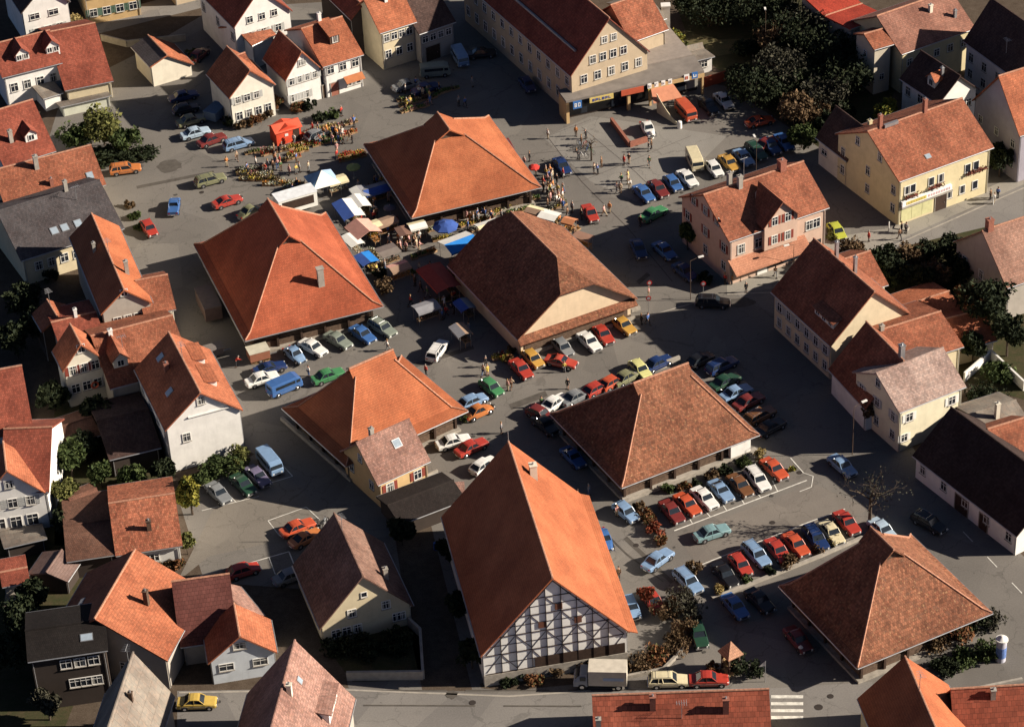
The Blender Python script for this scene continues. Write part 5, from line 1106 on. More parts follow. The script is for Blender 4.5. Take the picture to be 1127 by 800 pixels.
def make_car(ty, col):
    key = (ty, col)
    if key in PROTO: return PROTO[key], False
    L, hw, st, gl = TYPES[ty]; pm = paint('car_paint_'+col, PC[col]); root = empty('parked_car')
    b = MB(); b.rings([ring(x, hw*f, z0, z1, .86 if ty != 'beetle' else .6) for x, f, z0, z1 in st])
    r_ = .30; wx = L*.30
    for x in (-wx-.02, wx+.04):                      # wheel arches
        for s in (-1, 1): b.tube((x, s*(hw-.16), r_+.02), (x, s*(hw+.006), r_+.02), r_+.075, n=14, k=1)
    for s in (-1, 1):                                # sill and door seams, side moulding
        b.box(-wx+.45, wx-.4, s*(hw+.002)-.012, s*(hw+.002)+.012, .26, .34, 1)
        if gl:
            for x in ((gl[0]+.05), (gl[1]+gl[2])/2-.1): b.box(x-.012, x+.012, s*(hw+.001)-.008, s*(hw+.001)+.008, .36, .86, 1)
        b.box(-L*.42, L*.42, s*(hw+.004)-.012, s*(hw+.004)+.012, .60, .635, 2)
    if gl:
        wb, wt, rt, rb_, zb, zr = gl; bw, tw = hw*.90, hw*.74; e = .05
        for s in (-1, 1):
            b.bar((wb,s*bw,zb-.02),(wt,s*tw,zr),.07,.07); b.bar((rb_,s*bw,zb-.02),(rt,s*tw,zr),.12,.09); b.bar(((wb+rb_)/2,s*bw*1.0,zb-.02),((wt+rt)/2,s*tw,zr),.07,.05)
            if ty == 'wagon': b.bar((rb_*.55,s*bw,zb-.02),(rt*.6,s*tw,zr),.07,.05)
    b.build('body', [pm, TRIM, CHROME], root)
    if gl:
        g_ = MB(); n = .012
        B = [(wb,-bw+n,zb-.03),(wb,bw-n,zb-.03),(rb_,bw-n,zb-.03),(rb_,-bw+n,zb-.03)]; T = [(wt,-tw+n,zr-.02),(wt,tw-n,zr-.02),(rt,tw-n,zr-.02),(rt,-tw+n,zr-.02)]
        g_.add(B+T, [(3,2,1,0),(4,5,6,7),(0,1,5,4),(1,2,6,5),(2,3,7,6),(3,0,4,7)]); g_.build('windows', CARGLASS, root)
        rf_ = MB(); xs = [wt+.06, wt-.15, (wt+rt)/2, rt+.15, rt-.06]; zz = [zr-.03, zr+.025, zr+.05, zr+.02, zr-.05]
        rf_.rings([[(x,-tw*1.02,z-.04),(x,-tw*1.0,z+.0),(x,-tw*.6,z+.025),(x,tw*.6,z+.025),(x,tw*1.0,z+.0),(x,tw*1.02,z-.04)] for x, z in zip(xs, zz)])
        rf_.build('roof_panel', pm, root)
        if ty == 'wagon':
            rr_ = MB(); 
            for s in (-1, 1): rr_.tube((wt-.1,s*tw*.9,zr+.09),(rt+.1,s*tw*.9,zr+.09),.02,n=5)
            for x in (wt-.4, rt+.4): rr_.tube((x,-tw*.9,zr+.06),(x,tw*.9,zr+.06),.018,n=5)
            rr_.build('roof_rack', CHROME, root)
    else:
        g_ = MB()
        for s in (-1, 1): g_.box(-1.6, 1.15, s*(hw+.004)-.012, s*(hw+.004)+.012, 1.18, 1.62); 
        for s in (-1, 1): g_.box(1.30, 1.85, s*(hw*.995)-.012, s*(hw*.995)+.012, 1.15, 1.58)
        g_.add([(1.99,-hw*.86,1.62),(1.99,hw*.86,1.62),(2.15,hw*.88,1.17),(2.15,-hw*.88,1.17)],[(0,1,2,3)]); g_.box(-2.225,-2.20,-.5,.5,1.2,1.6)
        g_.build('windows', CARGLASS, root)
    xf, xb = L/2, -L/2; zl = .60 if ty != 'beetle' else .66
    for s in (-1, 1):
        m_ = MB(); m_.tube((xf-.08,s*hw*.62,zl),(xf+.01,s*hw*.62,zl),.10,n=10); m_.build('headlight', LAMPW, root)
        m_ = MB(); m_.box(xb-.02,xb+.06,s*hw*.68-.13,s*hw*.68+.13,.60,.74); m_.build('tail_light', LAMPR, root)
    m_ = MB(); m_.box(xf-.01,xf+.09,-hw*.92,hw*.92,.38,.49); m_.build('front_bumper', CHROME, root)
    m_ = MB(); m_.box(xb-.09,xb+.01,-hw*.92,hw*.92,.38,.49); m_.build('rear_bumper', CHROME, root)
    m_ = MB(); m_.box(xf-.03,xf+.015,-hw*.42,hw*.42,.52,.66); m_.build('grille', TRIM, root)
    m_ = MB(); m_.box(xb-.10,xb-.092,-.24,.24,.36,.47); m_.build('number_plate', WHITE, root)
    for x in (-wx-.02, wx+.04):
        for s in (-1, 1): wheel(root, x, s*(hw-.075), r_)
    PROTO[key] = root; return root, True
def car(ty, col, rear, front, label, group=None):
    root, fresh = make_car(ty, col)
    o = root if fresh else copy_tree(root)
    a_, b_ = P(*rear, .6), P(*front, .6); c = (a_+b_)/2; d = b_-a_
    o.location = (c.x, c.y, .012); o.rotation_euler = (0, 0, math.atan2(d.y, d.x))
    if 'label' in o.keys(): del o['label']
    if 'group' in o.keys(): del o['group']
    if ty == 'van': o.name = 'parked_van'
    return tag(o, label, {'van': 'van', 'pickup': 'pickup'}.get(ty, 'car'), group)
LR, FR = 'cars in the marked parking row', 'cars in the lower parking row'
NR, BRW, CRW, ER, RR, LP, TL = 'cars in the row north of the salmon house', 'cars along the orange red hall', 'cars along the beige gabled hall', 'cars behind the brown hall', 'shaded cars on the right of the brown hall', 'cars in the small car park', 'cars by the white houses'
CARS = [
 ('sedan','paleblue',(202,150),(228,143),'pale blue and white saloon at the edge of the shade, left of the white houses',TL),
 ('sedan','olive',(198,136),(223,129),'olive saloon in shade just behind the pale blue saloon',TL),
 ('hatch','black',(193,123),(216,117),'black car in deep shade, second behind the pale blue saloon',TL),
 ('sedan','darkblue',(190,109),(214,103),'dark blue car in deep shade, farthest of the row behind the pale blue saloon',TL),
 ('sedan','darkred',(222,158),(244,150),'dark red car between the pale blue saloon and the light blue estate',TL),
 ('wagon','lightblue',(246,163),(279,154),'light blue estate car left of the red kiosk',TL),
 ('hatch','darkred',(213,66),(226,55),'dark red car in shade behind the white house with dark roof',None),
 ('wagon','orange',(124,188),(152,184),'orange estate car beside the hedge',None),
 ('pickup','blue',(190,237),(193,217),'blue pickup with a dark load bed on the empty left part of the square',None),
 ('hatch','red',(158,243),(170,260),'red small car beside the green bush at the left',None),
 ('wagon','olive',(217,202),(246,194),'pale olive estate car on the open square left of the flower rows',None),
 ('coupe','red',(236,226),(264,217),'bright red coupe alone on the square, upper left',None),
 ('beetle','olive',(266,238),(286,228),'olive rounded car partly hidden behind the ridge of the orange red hall',None),
 ('van','greygreen',(463,81),(495,78),'grey green van in shade below the dark house at the top',None),
 ('van','lightblue',(500,53),(513,76),'light blue van standing in deep shade at the top of the dark street',None),
 ('sedan','grey',(437,97),(458,91),'grey saloon in shade at the left of the plant rows',None),
 ('sedan','darkblue',(458,101),(479,94),'bluish saloon in shade above the plant rows',None),
 ('hatch','darkblue',(573,84),(588,103),'dark car parked against the long shaded wall of the tan gabled building',None),
 ('sedan','black',(520,60),(540,58),'black car in the darkest part of the street at the top',None),
 ('van','darkred',(553,160),(564,180),'dark red van half hidden behind the rearmost hall',None),
 ('beetle','white',(707,132),(719,152),'white rounded car in the sunken garage ramp',None),
 ('van','orangered',(746,114),(764,134),'red van in front of the shop front windows',None),
 ('sedan','black',(773,110),(787,124),'black car in shade between the red van and the white saloon',None),
 ('sedan','white',(789,103),(804,119),'white saloon at the end of the shop front',None),
 ('coupe','orangered',(825,136),(847,131),'red coupe beside the dark garden',None),
 ('sedan','darkred',(836,163),(852,154),'dark red car in the shade of the garden trees',None),
 ('sedan','blue',(856,149),(870,164),'blue saloon in shade by the garden corner',None),
 ('sedan','blue',(699,204),(718,222),'blue saloon, first on the left in the row behind the salmon house',NR),
 ('sedan','darkred',(716,199),(733,217),'dark red saloon, second in the row behind the salmon house',NR),
 ('hatch','blue',(733,194),(748,210),'blue hatchback, third in the row behind the salmon house',NR),
 ('sedan','white',(748,188),(765,205),'white saloon with dark bonnet shade, fourth in the row behind the salmon house',NR),
 ('van','cream',(760,168),(769,188),'cream van standing behind the row of cars behind the salmon house',NR),
 ('hatch','white',(779,178),(793,194),'small white hatchback between the cream van and the orange car',NR),
 ('sedan','ochre',(794,171),(811,188),'orange brown saloon in the row behind the salmon house',NR),
 ('sedan','lightblue',(811,166),(826,181),'light blue saloon right of the orange brown one',NR),
 ('wagon','darkgreen',(825,160),(840,174),'dark green car in shade near the end of the row behind the salmon house',NR),
 ('sedan','darkblue',(841,154),(855,168),'dark blue car in shade, last of the row behind the salmon house',NR),
 ('sedan','green',(707,242),(731,229),'green and white car with its own long shadow left of the salmon house',None),
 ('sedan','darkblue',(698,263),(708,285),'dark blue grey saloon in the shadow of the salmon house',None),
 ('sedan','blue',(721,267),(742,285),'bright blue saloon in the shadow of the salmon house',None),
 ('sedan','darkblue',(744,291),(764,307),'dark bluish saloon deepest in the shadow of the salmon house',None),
 ('pickup','red',(644,226),(655,244),'small red car with open top right of the market people',None),
 ('sedan','darkblue',(612,174),(625,192),'slate blue saloon left of the slim bare tree',None),
 ('wagon','black',(768,332),(801,333),'black car driving past the salmon house in the sun',None),
 ('sedan','ochre',(676,350),(696,366),'ochre yellow car half in shadow at the right end of the beige gabled hall',CRW),
 ('sedan','red',(655,358),(672,378),'bright red saloon second from the right along the beige gabled hall',CRW),
 ('sedan','white',(638,366),(659,386),'white saloon along the beige gabled hall',CRW),
 ('hatch','grey',(611,374),(628,391),'blue grey small car along the beige gabled hall',CRW),
 ('coupe','red',(603,395),(632,401),'red coupe parked across in front of the blue grey small car',CRW),
 ('hatch','ochre',(577,386),(596,404),'orange brown hatchback at the left corner of the beige gabled hall',CRW),
 ('sedan','red',(564,396),(583,416),'red saloon left of the orange brown hatchback',CRW),
 ('hatch','green',(530,418),(552,435),'small green car alone right of the orange hall',None),
 ('hatch','lightblue',(510,446),(531,437),'blue and white small car above the orange small car',None),
 ('beetle','orange',(516,458),(538,448),'small orange rounded car at the corner of the orange hall',None),
 ('wagon','white',(475,395),(488,376),'white car with a blue bonnet alone in the middle of the square',None),
 ('sedan','white',(484,490),(514,482),'white saloon right of the pink roofed cottage',None),
 ('sedan','red',(506,498),(532,486),'red saloon next to the white saloon by the cottage',None),
 ('hatch','white',(522,519),(543,505),'white small car partly hidden by the roof of the half-timbered hall',None),
 ('sedan','white',(602,449),(618,438),'white car, second from the left behind the wall of the brown hall',ER),
 ('sedan','grey',(625,441),(643,432),'grey car third from the left behind the wall of the brown hall',ER),
 ('hatch','red',(648,432),(665,423),'red car in the middle of the row behind the brown hall',ER),
 ('hatch','orangered',(666,425),(682,416),'orange red small car right of the red one behind the brown hall',ER),
 ('sedan','olive',(682,419),(697,411),'dull olive car behind the wall of the brown hall',ER),
 ('hatch','paleyellow',(697,399),(712,414),'pale yellow small car above the ridge of the brown hall',ER),
 ('sedan','darkblue',(715,404),(732,396),'dark blue car in shade behind the ridge of the brown hall',ER),
 ('hatch','darkred',(587,452),(602,459),'dark red car at the left end behind the brown hall',ER),
 ('sedan','black',(593,462),(607,473),'black car below the dark red one at the left end of the brown hall',ER),
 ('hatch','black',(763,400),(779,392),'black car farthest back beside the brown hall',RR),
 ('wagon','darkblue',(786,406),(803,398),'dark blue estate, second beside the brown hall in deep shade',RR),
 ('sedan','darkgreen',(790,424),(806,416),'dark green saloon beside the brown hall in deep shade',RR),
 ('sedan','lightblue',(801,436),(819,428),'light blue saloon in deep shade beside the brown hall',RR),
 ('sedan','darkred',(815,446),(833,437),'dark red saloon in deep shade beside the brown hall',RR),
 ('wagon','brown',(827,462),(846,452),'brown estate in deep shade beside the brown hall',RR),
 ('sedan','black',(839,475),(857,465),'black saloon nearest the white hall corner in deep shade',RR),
 ('coupe','blue',(622,494),(640,512),'blue car with open bonnet in the shade left of the brown hall',None),
 ('sedan','darkred',(730,552),(749,574),'dark red saloon, first on the left of the marked parking row',LR),
 ('sedan','orangered',(745,544),(768,566),'orange red saloon, second in the marked parking row',LR),
 ('sedan','white',(763,536),(788,560),'white saloon, third in the marked parking row',LR),
 ('coupe','lightblue',(784,530),(803,550),'light blue coupe, fourth in the marked parking row',LR),
 ('sedan','brown',(804,523),(825,545),'red brown saloon, fifth in the marked parking row',LR),
 ('wagon','white',(823,514),(845,541),'long white car, sixth in the marked parking row',LR),
 ('sedan','orangered',(841,506),(863,526),'orange red car, last on the right of the marked parking row',LR),
 ('sedan','teal',(765,592),(802,580),'grey blue saloon driving below the marked parking row',None),
 ('sedan','lightblue',(711,625),(737,606),'light blue and white saloon turning at the left of the lower row',None),
 ('hatch','lightblue',(679,555),(699,572),'light blue hatchback left of the red brown bushes',None),
 ('beetle','blue',(660,583),(670,604),'small blue car peeping out beside the half-timbered hall roof',None),
 ('wagon','lightblue',(745,627),(770,652),'light blue estate, first on the left of the lower row',FR),
 ('sedan','black',(787,619),(809,645),'black saloon, second in the lower row',FR),
 ('hatch','red',(806,610),(824,633),'red hatchback, third in the lower row',FR),
 ('wagon','lightblue',(820,597),(845,623),'blue car with white trim, fourth in the lower row',FR),
 ('sedan','red',(846,594),(866,617),'red saloon, fifth in the lower row',FR),
 ('sedan','orangered',(865,587),(887,611),'orange red saloon, sixth in the lower row',FR),
 ('wagon','darkblue',(888,579),(908,605),'dark blue grey car, seventh in the lower row',FR),
 ('sedan','cream',(904,573),(926,599),'cream saloon, eighth in the lower row',FR),
 ('sedan','red',(922,564),(942,586),'red saloon, last on the right of the lower row',FR),
 ('sedan','lightblue',(916,503),(938,522),'pale roofed blue saloon alone in shade right of the marked parking row',None),
 ('wagon','black',(1010,568),(1035,582),'black car in deep shade behind the lower right hall',None),
 ('sedan','paleblue',(966,578),(977,588),'pale blue car almost hidden behind the ridge of the lower right hall',None),
 ('hatch','lightblue',(689,656),(700,680),'light blue car at the right eave of the half-timbered hall',None),
 ('sedan','red',(709,648),(728,674),'red saloon under the red leaved tree',None),
 ('sedan','blue',(798,654),(820,680),'blue saloon in the shade below the lower row',None),
 ('sedan','darkgreen',(764,682),(774,714),'dark green saloon in shade beside the curved bed',None),
 ('wagon','cream',(716,749),(756,748),'cream estate car in the street right of the truck',None),
 ('sedan','red',(761,748),(799,747),'dusty red saloon in the street behind the cream estate',None),
 ('sedan','darkred',(868,691),(889,716),'dark red car in deep shade left of the lower right hall',None),
 ('sedan','black',(825,650),(847,671),'black car in deep shade below the end of the lower row',None),
 ('beetle','lightblue',(314,382),(335,399),'light blue rounded car, first along the orange red hall',BRW),
 ('sedan','white',(329,374),(360,391),'white saloon, second along the orange red hall',BRW),
 ('sedan','greygreen',(357,366),(387,383),'grey green saloon, third along the orange red hall',BRW),
 ('sedan','blue',(386,359),(412,377),'blue saloon, fourth along the orange red hall',BRW),
 ('wagon','greygreen',(408,353),(434,369),'grey green estate, last along the orange red hall',BRW),
 ('coupe','darkblue',(279,410),(315,400),'dark blue coupe above the white and blue car left of the blue van',None),
 ('sedan','white',(269,423),(308,411),'white car between the dark blue coupe and the blue van',None),
 ('van','blue',(294,434),(332,418),'bright blue delivery van in the sun',None),
 ('sedan','green',(345,419),(377,408),'green saloon right of the blue delivery van',None),
 ('van','lightblue',(287,498),(307,522),'light blue van, last on the right of the small car park row',LP),
 ('sedan','purple',(274,515),(293,533),'mauve grey saloon beside the light blue van in the small car park',LP),
 ('sedan','darkgreen',(258,524),(277,542),'dark green saloon, second from the left in the small car park',LP),
 ('sedan','grey',(231,533),(250,552),'dark grey saloon, leftmost in the small car park',LP),
 ('sedan','orangered',(309,588),(346,573),'orange red saloon in the box marked on the small car park',None),
 ('coupe','orange',(324,598),(349,585),'orange coupe close beside the orange red saloon',None),
 ('hatch','red',(260,630),(276,625),'small red car peeping out behind the dark maroon roof',None),
 ('sedan','grey',(311,637),(330,630),'dark grey car in shade beside the pink roofed wing',None),
 ('sedan','yellow',(200,773),(234,772),'yellow saloon in the street at the bottom left',None),
 ('hatch','lime',(914,246),(928,264),'lime green car at the right side of the salmon house',None),
 ('hatch','grey',(340,152),(357,145),'grey car between the red kiosk and the white houses',None),
]
for c in CARS: car(*c)
om = MB(); rr = random.Random(4)
for c in CARS:
    if rr.random() < .6:
        p_ = (P(*c[2])*.25+P(*c[3])*.75); q_ = P(*c[3])+(P(*c[3])-P(*c[2])).normalized()*rr.uniform(.0,.9)
        for ctr, r0 in ((p_, rr.uniform(.25,.6)), (q_, rr.uniform(.12,.35))):
            k = 12; z_ = .036+rr.random()*.004; om.poly([(ctr.x+math.cos(6.283*i/k)*r0*rr.uniform(.6,1.2), ctr.y+math.sin(6.283*i/k)*r0*rr.uniform(.6,1.2), z_) for i in range(k)])
struct('oil_stains', om, plain('oil_stain', (.06,.056,.052), .7, 0, .2, 2))
# truck
a_, b_ = P(687,749,.6), P(634,748,.6); c = (a_+b_)/2; d = b_-a_
tr = empty('box_truck', (c.x, c.y, .012), math.atan2(d.y, d.x), 'grey and white box truck beside the half-timbered hall', 'truck')
m_ = MB(); m_.box(-2.9,1.2,-1.05,1.05,.75,2.75); m_.build('cargo_box', plain('truck_box_paint', (.55,.50,.42), .5), tr)
m_ = MB(); m_.box(-2.6,-.4,1.05,1.07,1.5,1.9); m_.box(-2.6,-.4,-1.07,-1.05,1.5,1.9); m_.build('stripe', plain('pale_blue_stripe', (.35,.45,.62), .5), tr)
m_ = MB(); m_.rings([[(x,-.95,.5),(x,-.98,1.2),(x,-.85,z),(x,.85,z),(x,.98,1.2),(x,.95,.5)] for x, z in ((1.3,2.1),(2.0,2.1),(2.4,1.7),(2.75,1.35),(2.8,1.1))]); m_.build('cab', plain('truck_cab_paint', (.30,.31,.34), .4), tr)
m_ = MB(); m_.add([(2.12,-.8,2.0),(2.12,.8,2.0),(2.62,.84,1.5),(2.62,-.84,1.5)],[(0,3,2,1)]); m_.box(1.5,2.1,-.99,-.93,1.35,1.85); m_.box(1.5,2.1,.93,.99,1.35,1.85); m_.build('windows', CARGLASS, tr)
m_ = MB(); m_.box(-2.9,2.6,-.5,.5,.5,.74); m_.build('chassis', TRIM, tr)
for x in (-2.0, 1.9):
    for s in (-1, 1): wheel(tr, x, s*.9, .42)
for s in (-1,1):
    m_ = MB(); m_.tube((2.76,s*.65,.85),(2.84,s*.65,.85),.12,n=10); m_.build('headlight', LAMPW, tr)
# ------------------------------------------------------------------ the market
def fcol(name, a, b_, c): 
    return leafmat(name, a, b_, c)
FL = dict(white=fcol('white_blossoms', (.65,.62,.52), (.75,.70,.60), (.06,.12,.03)), red=fcol('red_blossoms', (.48,.03,.02), (.6,.12,.05), (.05,.10,.03)), yellow=fcol('yellow_blossoms', (.62,.42,.05), (.70,.55,.15), (.06,.12,.03)),
          pink=fcol('pink_blossoms', (.55,.20,.22), (.65,.38,.32), (.06,.10,.03)), orange=fcol('orange_fruit', (.60,.20,.04), (.62,.32,.08), (.10,.10,.03)), green=fcol('leafy_greens', (.06,.14,.03), (.14,.22,.06), (.35,.30,.12)), mixed=fcol('mixed_flowers', (.5,.35,.15), (.15,.16,.05), (.6,.5,.42)), dark=fcol('dark_plants', (.05,.05,.03), (.10,.08,.05), (.3,.12,.08)))
CP = {}
WOODC = plain('crate_wood', (.32,.20,.11), .9, 0, .3, 4)
def crate(px, py, col, label, group, rz=0.4, z=0.0, tall=.3):
    if col not in CP:
        rr = random.Random(len(CP)+50); root = empty('plant_crate')
        m_ = MB(); w, d, h = .45, .32, .22
        m_.box(-w,w,-d,d,.02,.06); m_.box(-w,w,-d,-d+.03,.06,h); m_.box(-w,w,d-.03,d,.06,h); m_.box(-w,-w+.03,-d+.03,d-.03,.06,h); m_.box(w-.03,w,-d+.03,d-.03,.06,h)
        m_.build('crate', WOODC, root)
        f = MB()
        for k in range(70): leaf(f, Vector((rr.uniform(-w,w), rr.uniform(-d,d), h+rr.uniform(-.02,tall))), rr.uniform(.07,.13), rr)
        f.build('plants', FL[col], root, uv=False); CP[col] = root; o = root
    else: o = copy_tree(CP[col])
    for k in ('label', 'group'):
        if k in o.keys(): del o[k]
    c = P(px, py); o.location = (c.x, c.y, z); o.rotation_euler = (0,0,rz); o.scale = (1,1,random.uniform(.8,1.5))
    return tag(o, label, 'crate', group)
ORD = ['first','second','third','fourth','fifth','sixth','seventh','eighth','ninth','tenth','eleventh','twelfth','thirteenth','fourteenth','fifteenth','sixteenth','seventeenth','eighteenth','nineteenth','twentieth']
def crow(p, q, n, cols, where, seed=0, jit=.12):
    rr = random.Random(seed+99); a_, b_ = P(*p), P(*q); d = b_-a_; rz = math.atan2(d.y, d.x)
    for i in range(n):
        c = a_.lerp(b_, (i+.5)/n); x, y = Q(c); col = cols[rr.randrange(len(cols))]
        o = crate(x, y, col, '%s crate, %s from left, %s' % ({'white':'white flower','red':'red flower','yellow':'yellow flower','pink':'pink flower','orange':'orange fruit','green':'leafy green','mixed':'mixed flower','dark':'dark plant'}[col], ORD[i], where), 'crates, '+where, rz)
        o.location = (c.x+rr.uniform(-jit,jit), c.y+rr.uniform(-jit,jit), .012); o.rotation_euler = (0,0,rz+rr.uniform(-.2,.2))
W4 = ['white','mixed','pink','white','yellow','dark']
crow((262,193),(300,193),10,W4,"back row of the long flower display",1); crow((264,198),(312,199),12,['white','mixed','dark','yellow'],"middle row of the long flower display",2)
crow((290,204),(334,203),12,['white','orange','dark','mixed','white'],"front row of the long flower display",3)
crow((270,170),(300,165),8,['green','white','pink','dark'],"upper row left of the red kiosk",4); crow((288,172),(310,166),6,['red','dark','pink'],"lower row left of the red kiosk",5)
crow((312,166),(342,160),8,['red','yellow','mixed','green'],"row in front of the red kiosk",6); crow((318,171),(338,166),6,['red','yellow','mixed'],"second row in front of the red kiosk",60)
crow((335,152),(372,143),10,['white','yellow','orange','red'],"back row below the joined white houses",7); crow((337,157),(376,147),10,['orange','white','pink','yellow'],"middle row below the joined white houses",8); crow((345,161),(372,155),8,['green','white','red'],"front row below the joined white houses",9)
crow((374,140),(392,134),5,['white','pink','mixed'],"short row rightmost below the joined white houses",10)
crow((372,174),(400,168),8,['red','orange','red','yellow'],"back row near the green parasol",11); crow((374,178),(402,172),8,['red','yellow','orange'],"front row near the green parasol",12)
crow((440,118),(480,107),11,['dark','green','dark','mixed'],"second nearest shaded row behind the rearmost hall",13); crow((438,112),(478,101),11,['dark','green','dark'],"farthest shaded row behind the rearmost hall",14); crow((442,124),(470,117),8,['dark','pink','green'],"nearest shaded row behind the rearmost hall",15); crow((480,105),(505,97),7,['dark','green'],"short rightmost shaded row behind the rearmost hall",16)
crow((463,251),(480,246),5,['white','yellow','orange'],"back row left of the blue parasol",17); crow((463,257),(482,252),5,['white','green','yellow'],"front row left of the blue parasol",18)
crow((500,238),(540,227),10,['pink','white','orange','red'],"back row under the rearmost hall's eave",19); crow((503,244),(540,234),10,['white','orange','pink','yellow'],"middle row under the rearmost hall's eave",20); crow((508,250),(538,241),8,['orange','white','yellow'],"front row under the rearmost hall's eave",21)
crow((556,231),(592,219),9,['white','yellow','green','mixed'],"right-hand row by the rearmost hall's eave",22); crow((560,237),(586,229),7,['white','mixed','green'],"lower right-hand row by the rearmost hall's eave",23)
crow((478,266),(500,261),5,['yellow','green','white'],"row in front of the blue parasol",24); crow((408,276),(420,292),6,['yellow','orange','white','mixed'],"column beside the pink awning",25); crow((402,285),(414,300),6,['yellow','mixed','white'],"column beside the blue cloth stall",26)
crow((440,268),(452,262),4,['orange','mixed','pink'],"little row in mid lane",27); crow((622,258),(636,252),4,['orange','orange','mixed'],"row right of the white cloth stall",28)
crow((604,232),(622,226),5,['white','pink','yellow'],"row at the rearmost hall's right corner",29); crow((278,400),(296,396),5,['orange','dark','mixed'],"row at the orange-red hall's left corner",30)
crow((336,147),(368,139),9,['white','yellow','mixed'],'farthest row below the joined white houses',41); crow((376,150),(392,146),5,['orange','white','red'],'rightmost block row below the joined white houses',42); crow((300,180),(330,173),8,['mixed','red','dark'],'row between the red kiosk and the long display',43)
crow((320,163),(345,158),7,['red','orange','yellow'],'third row in front of the red kiosk',44); crow((262,188),(285,187),7,['white','dark'],'farthest row of the long flower display',45); crow((312,208),(336,207),6,['orange','white'],'nearest row of the long flower display',46); crow((520,255),(545,247),7,['white','orange','mixed'],"nearest row under the rearmost hall's eave",47); crow((545,236),(556,232),3,['yellow','white'],"short middle row by the rearmost hall's eave",48)
# parasols
def parasol(px, py, r, h, mat, label, n=8):
    root = empty('parasol', P(px, py), .2, label, 'parasol')
    m_ = MB(); m_.tube((0,0,0),(0,0,h+.15),.03,n=8); m_.build('pole', METAL, root)
    m_ = MB(); m_.tube((0,0,0),(0,0,.12),.28,.25,12); m_.build('base', CONC, root)
    m_ = MB(); pts = [(math.cos(2*math.pi*k/n)*r, math.sin(2*math.pi*k/n)*r, h-r*.38) for k in range(n)]; ap = (0,0,h); polys = []
    for k in range(n):
        p, q = pts[k], pts[(k+1)%n]; mdx = ((p[0]+q[0])*.26, (p[1]+q[1])*.26, h-r*.13)
        pm_ = (p[0]*.55, p[1]*.55, h-r*.155); qm = (q[0]*.55, q[1]*.55, h-r*.155)
        polys += [[ap, pm_, mdx], [ap, mdx, qm], [pm_, p, mdx], [mdx, q, qm], [p, q, mdx]]
    m_.shell(polys, .025)
    for k in range(n):
        p, q = pts[k], pts[(k+1)%n]; m_.poly([p, q, (q[0],q[1],q[2]-.16), (p[0],p[1],p[2]-.16)])
    m_.build('canopy', mat, root)
    for k in range(n):
        p = pts[k]; m_ = MB(); m_.tube((0,0,h-.5),(p[0]*.55,p[1]*.55,h-r*.155-.03),.012,n=4); m_.build('rib', METAL, root)
    return root
BLUEC = plain('blue_cloth', (.04,.09,.32), .85, 0, .15, 1.2); BRBLUE = plain('bright_blue_cloth', (.02,.20,.60), .8); WHC = plain('white_cloth', (.74,.73,.68), .85, 0, .08, 1.2); PINKC = plain('pink_cloth', (.62,.35,.28), .85, 0, .12, 2); DREDC = plain('dark_red_cloth', (.32,.06,.04), .85); CREAMC = plain('cream_cloth', (.68,.60,.38), .85)
parasol(491,262,1.75,2.6,BLUEC,'big blue parasol in the lane between the two halls')
parasol(390,196,1.0,2.2,plain('olive_green_cloth',(.25,.28,.10),.85),'small green parasol in the shade right of the pyramid tent')
parasol(430,241,.9,2.2,plain('dark_grey_cloth',(.10,.10,.12),.85),'small dark parasol in the shade left of the rearmost hall')
parasol(588,196,.8,2.1,plain('red_cloth',(.55,.04,.03),.85),'small red parasol right of the rearmost hall')
# stalls: table, four posts, awning (one or two colours), goods
def stall(px, py, rz, w, d, h, matA, matB, label, pitch=.5, goods='mixed', closed=None, valance=True):
    root = empty('market_stall', P(px, py), rz, label, 'market stall'); rr = random.Random(int(px*7+py))
    for x in (-w/2+.05, w/2-.05):
        for y in (-d/2+.05, d/2-.05):
            m_ = MB(); m_.tube((x,y,0),(x,y,h),.03,n=6); m_.build('post', METAL, root)
    m_ = MB(); m_.shell([[(-w/2-.1,-d/2-.2,h),(w/2+.1,-d/2-.2,h),(w/2+.1,0,h+pitch),(-w/2-.1,0,h+pitch)]], .03)
    if valance: m_.box(-w/2-.1,w/2+.1,-d/2-.23,-d/2-.2,h-.28,h)
    m_.build('front_awning', matA, root)
    m_ = MB(); m_.shell([[(-w/2-.1,0,h+pitch),(w/2+.1,0,h+pitch),(w/2+.1,d/2+.2,h),(-w/2-.1,d/2+.2,h)]], .03)
    if valance: m_.box(-w/2-.1,w/2+.1,d/2+.2,d/2+.23,h-.28,h)
    m_.build('rear_awning', matB, root)
    m_ = MB(); m_.box(-w/2,w/2,-d/2,-d/2+.9,.78,.84)
    for x in (-w/2+.1,w/2-.1):
        m_.box(x-.03,x+.03,-d/2+.05,-d/2+.11,0,.78); m_.box(x-.03,x+.03,-d/2+.79,-d/2+.85,0,.78)
    m_.build('table', WOODC, root)
    f = MB()
    for k in range(int(90*w)): leaf(f, Vector((rr.uniform(-w/2,w/2), rr.uniform(-d/2,-d/2+.9), .86+rr.uniform(0,.25))), rr.uniform(.06,.12), rr)
    f.build('goods', FL[goods], root, uv=False)
    if closed:
        m_ = MB(); m_.box(-w/2,w/2,d/2-.06,d/2,.02,h); m_.box(-w/2-.02,-w/2+.03,-d/2,d/2-.06,.02,h); m_.build('side_cloth', closed, root)
    return root
vr = math.radians
stall(385,246,vr(112),4.6,2.6,2.3,WHC,BLUEC,'stall with blue and white striped awning beside the orange red hall', .35)
stall(396,237,vr(112),3.2,2.0,2.2,WHC,WHC,'white roofed stall right of the striped one', .3)
stall(401,268,vr(120),3.6,3.2,2.3,PINKC,PINKC,'stall with pink gabled awning in the lane', .7, 'orange')
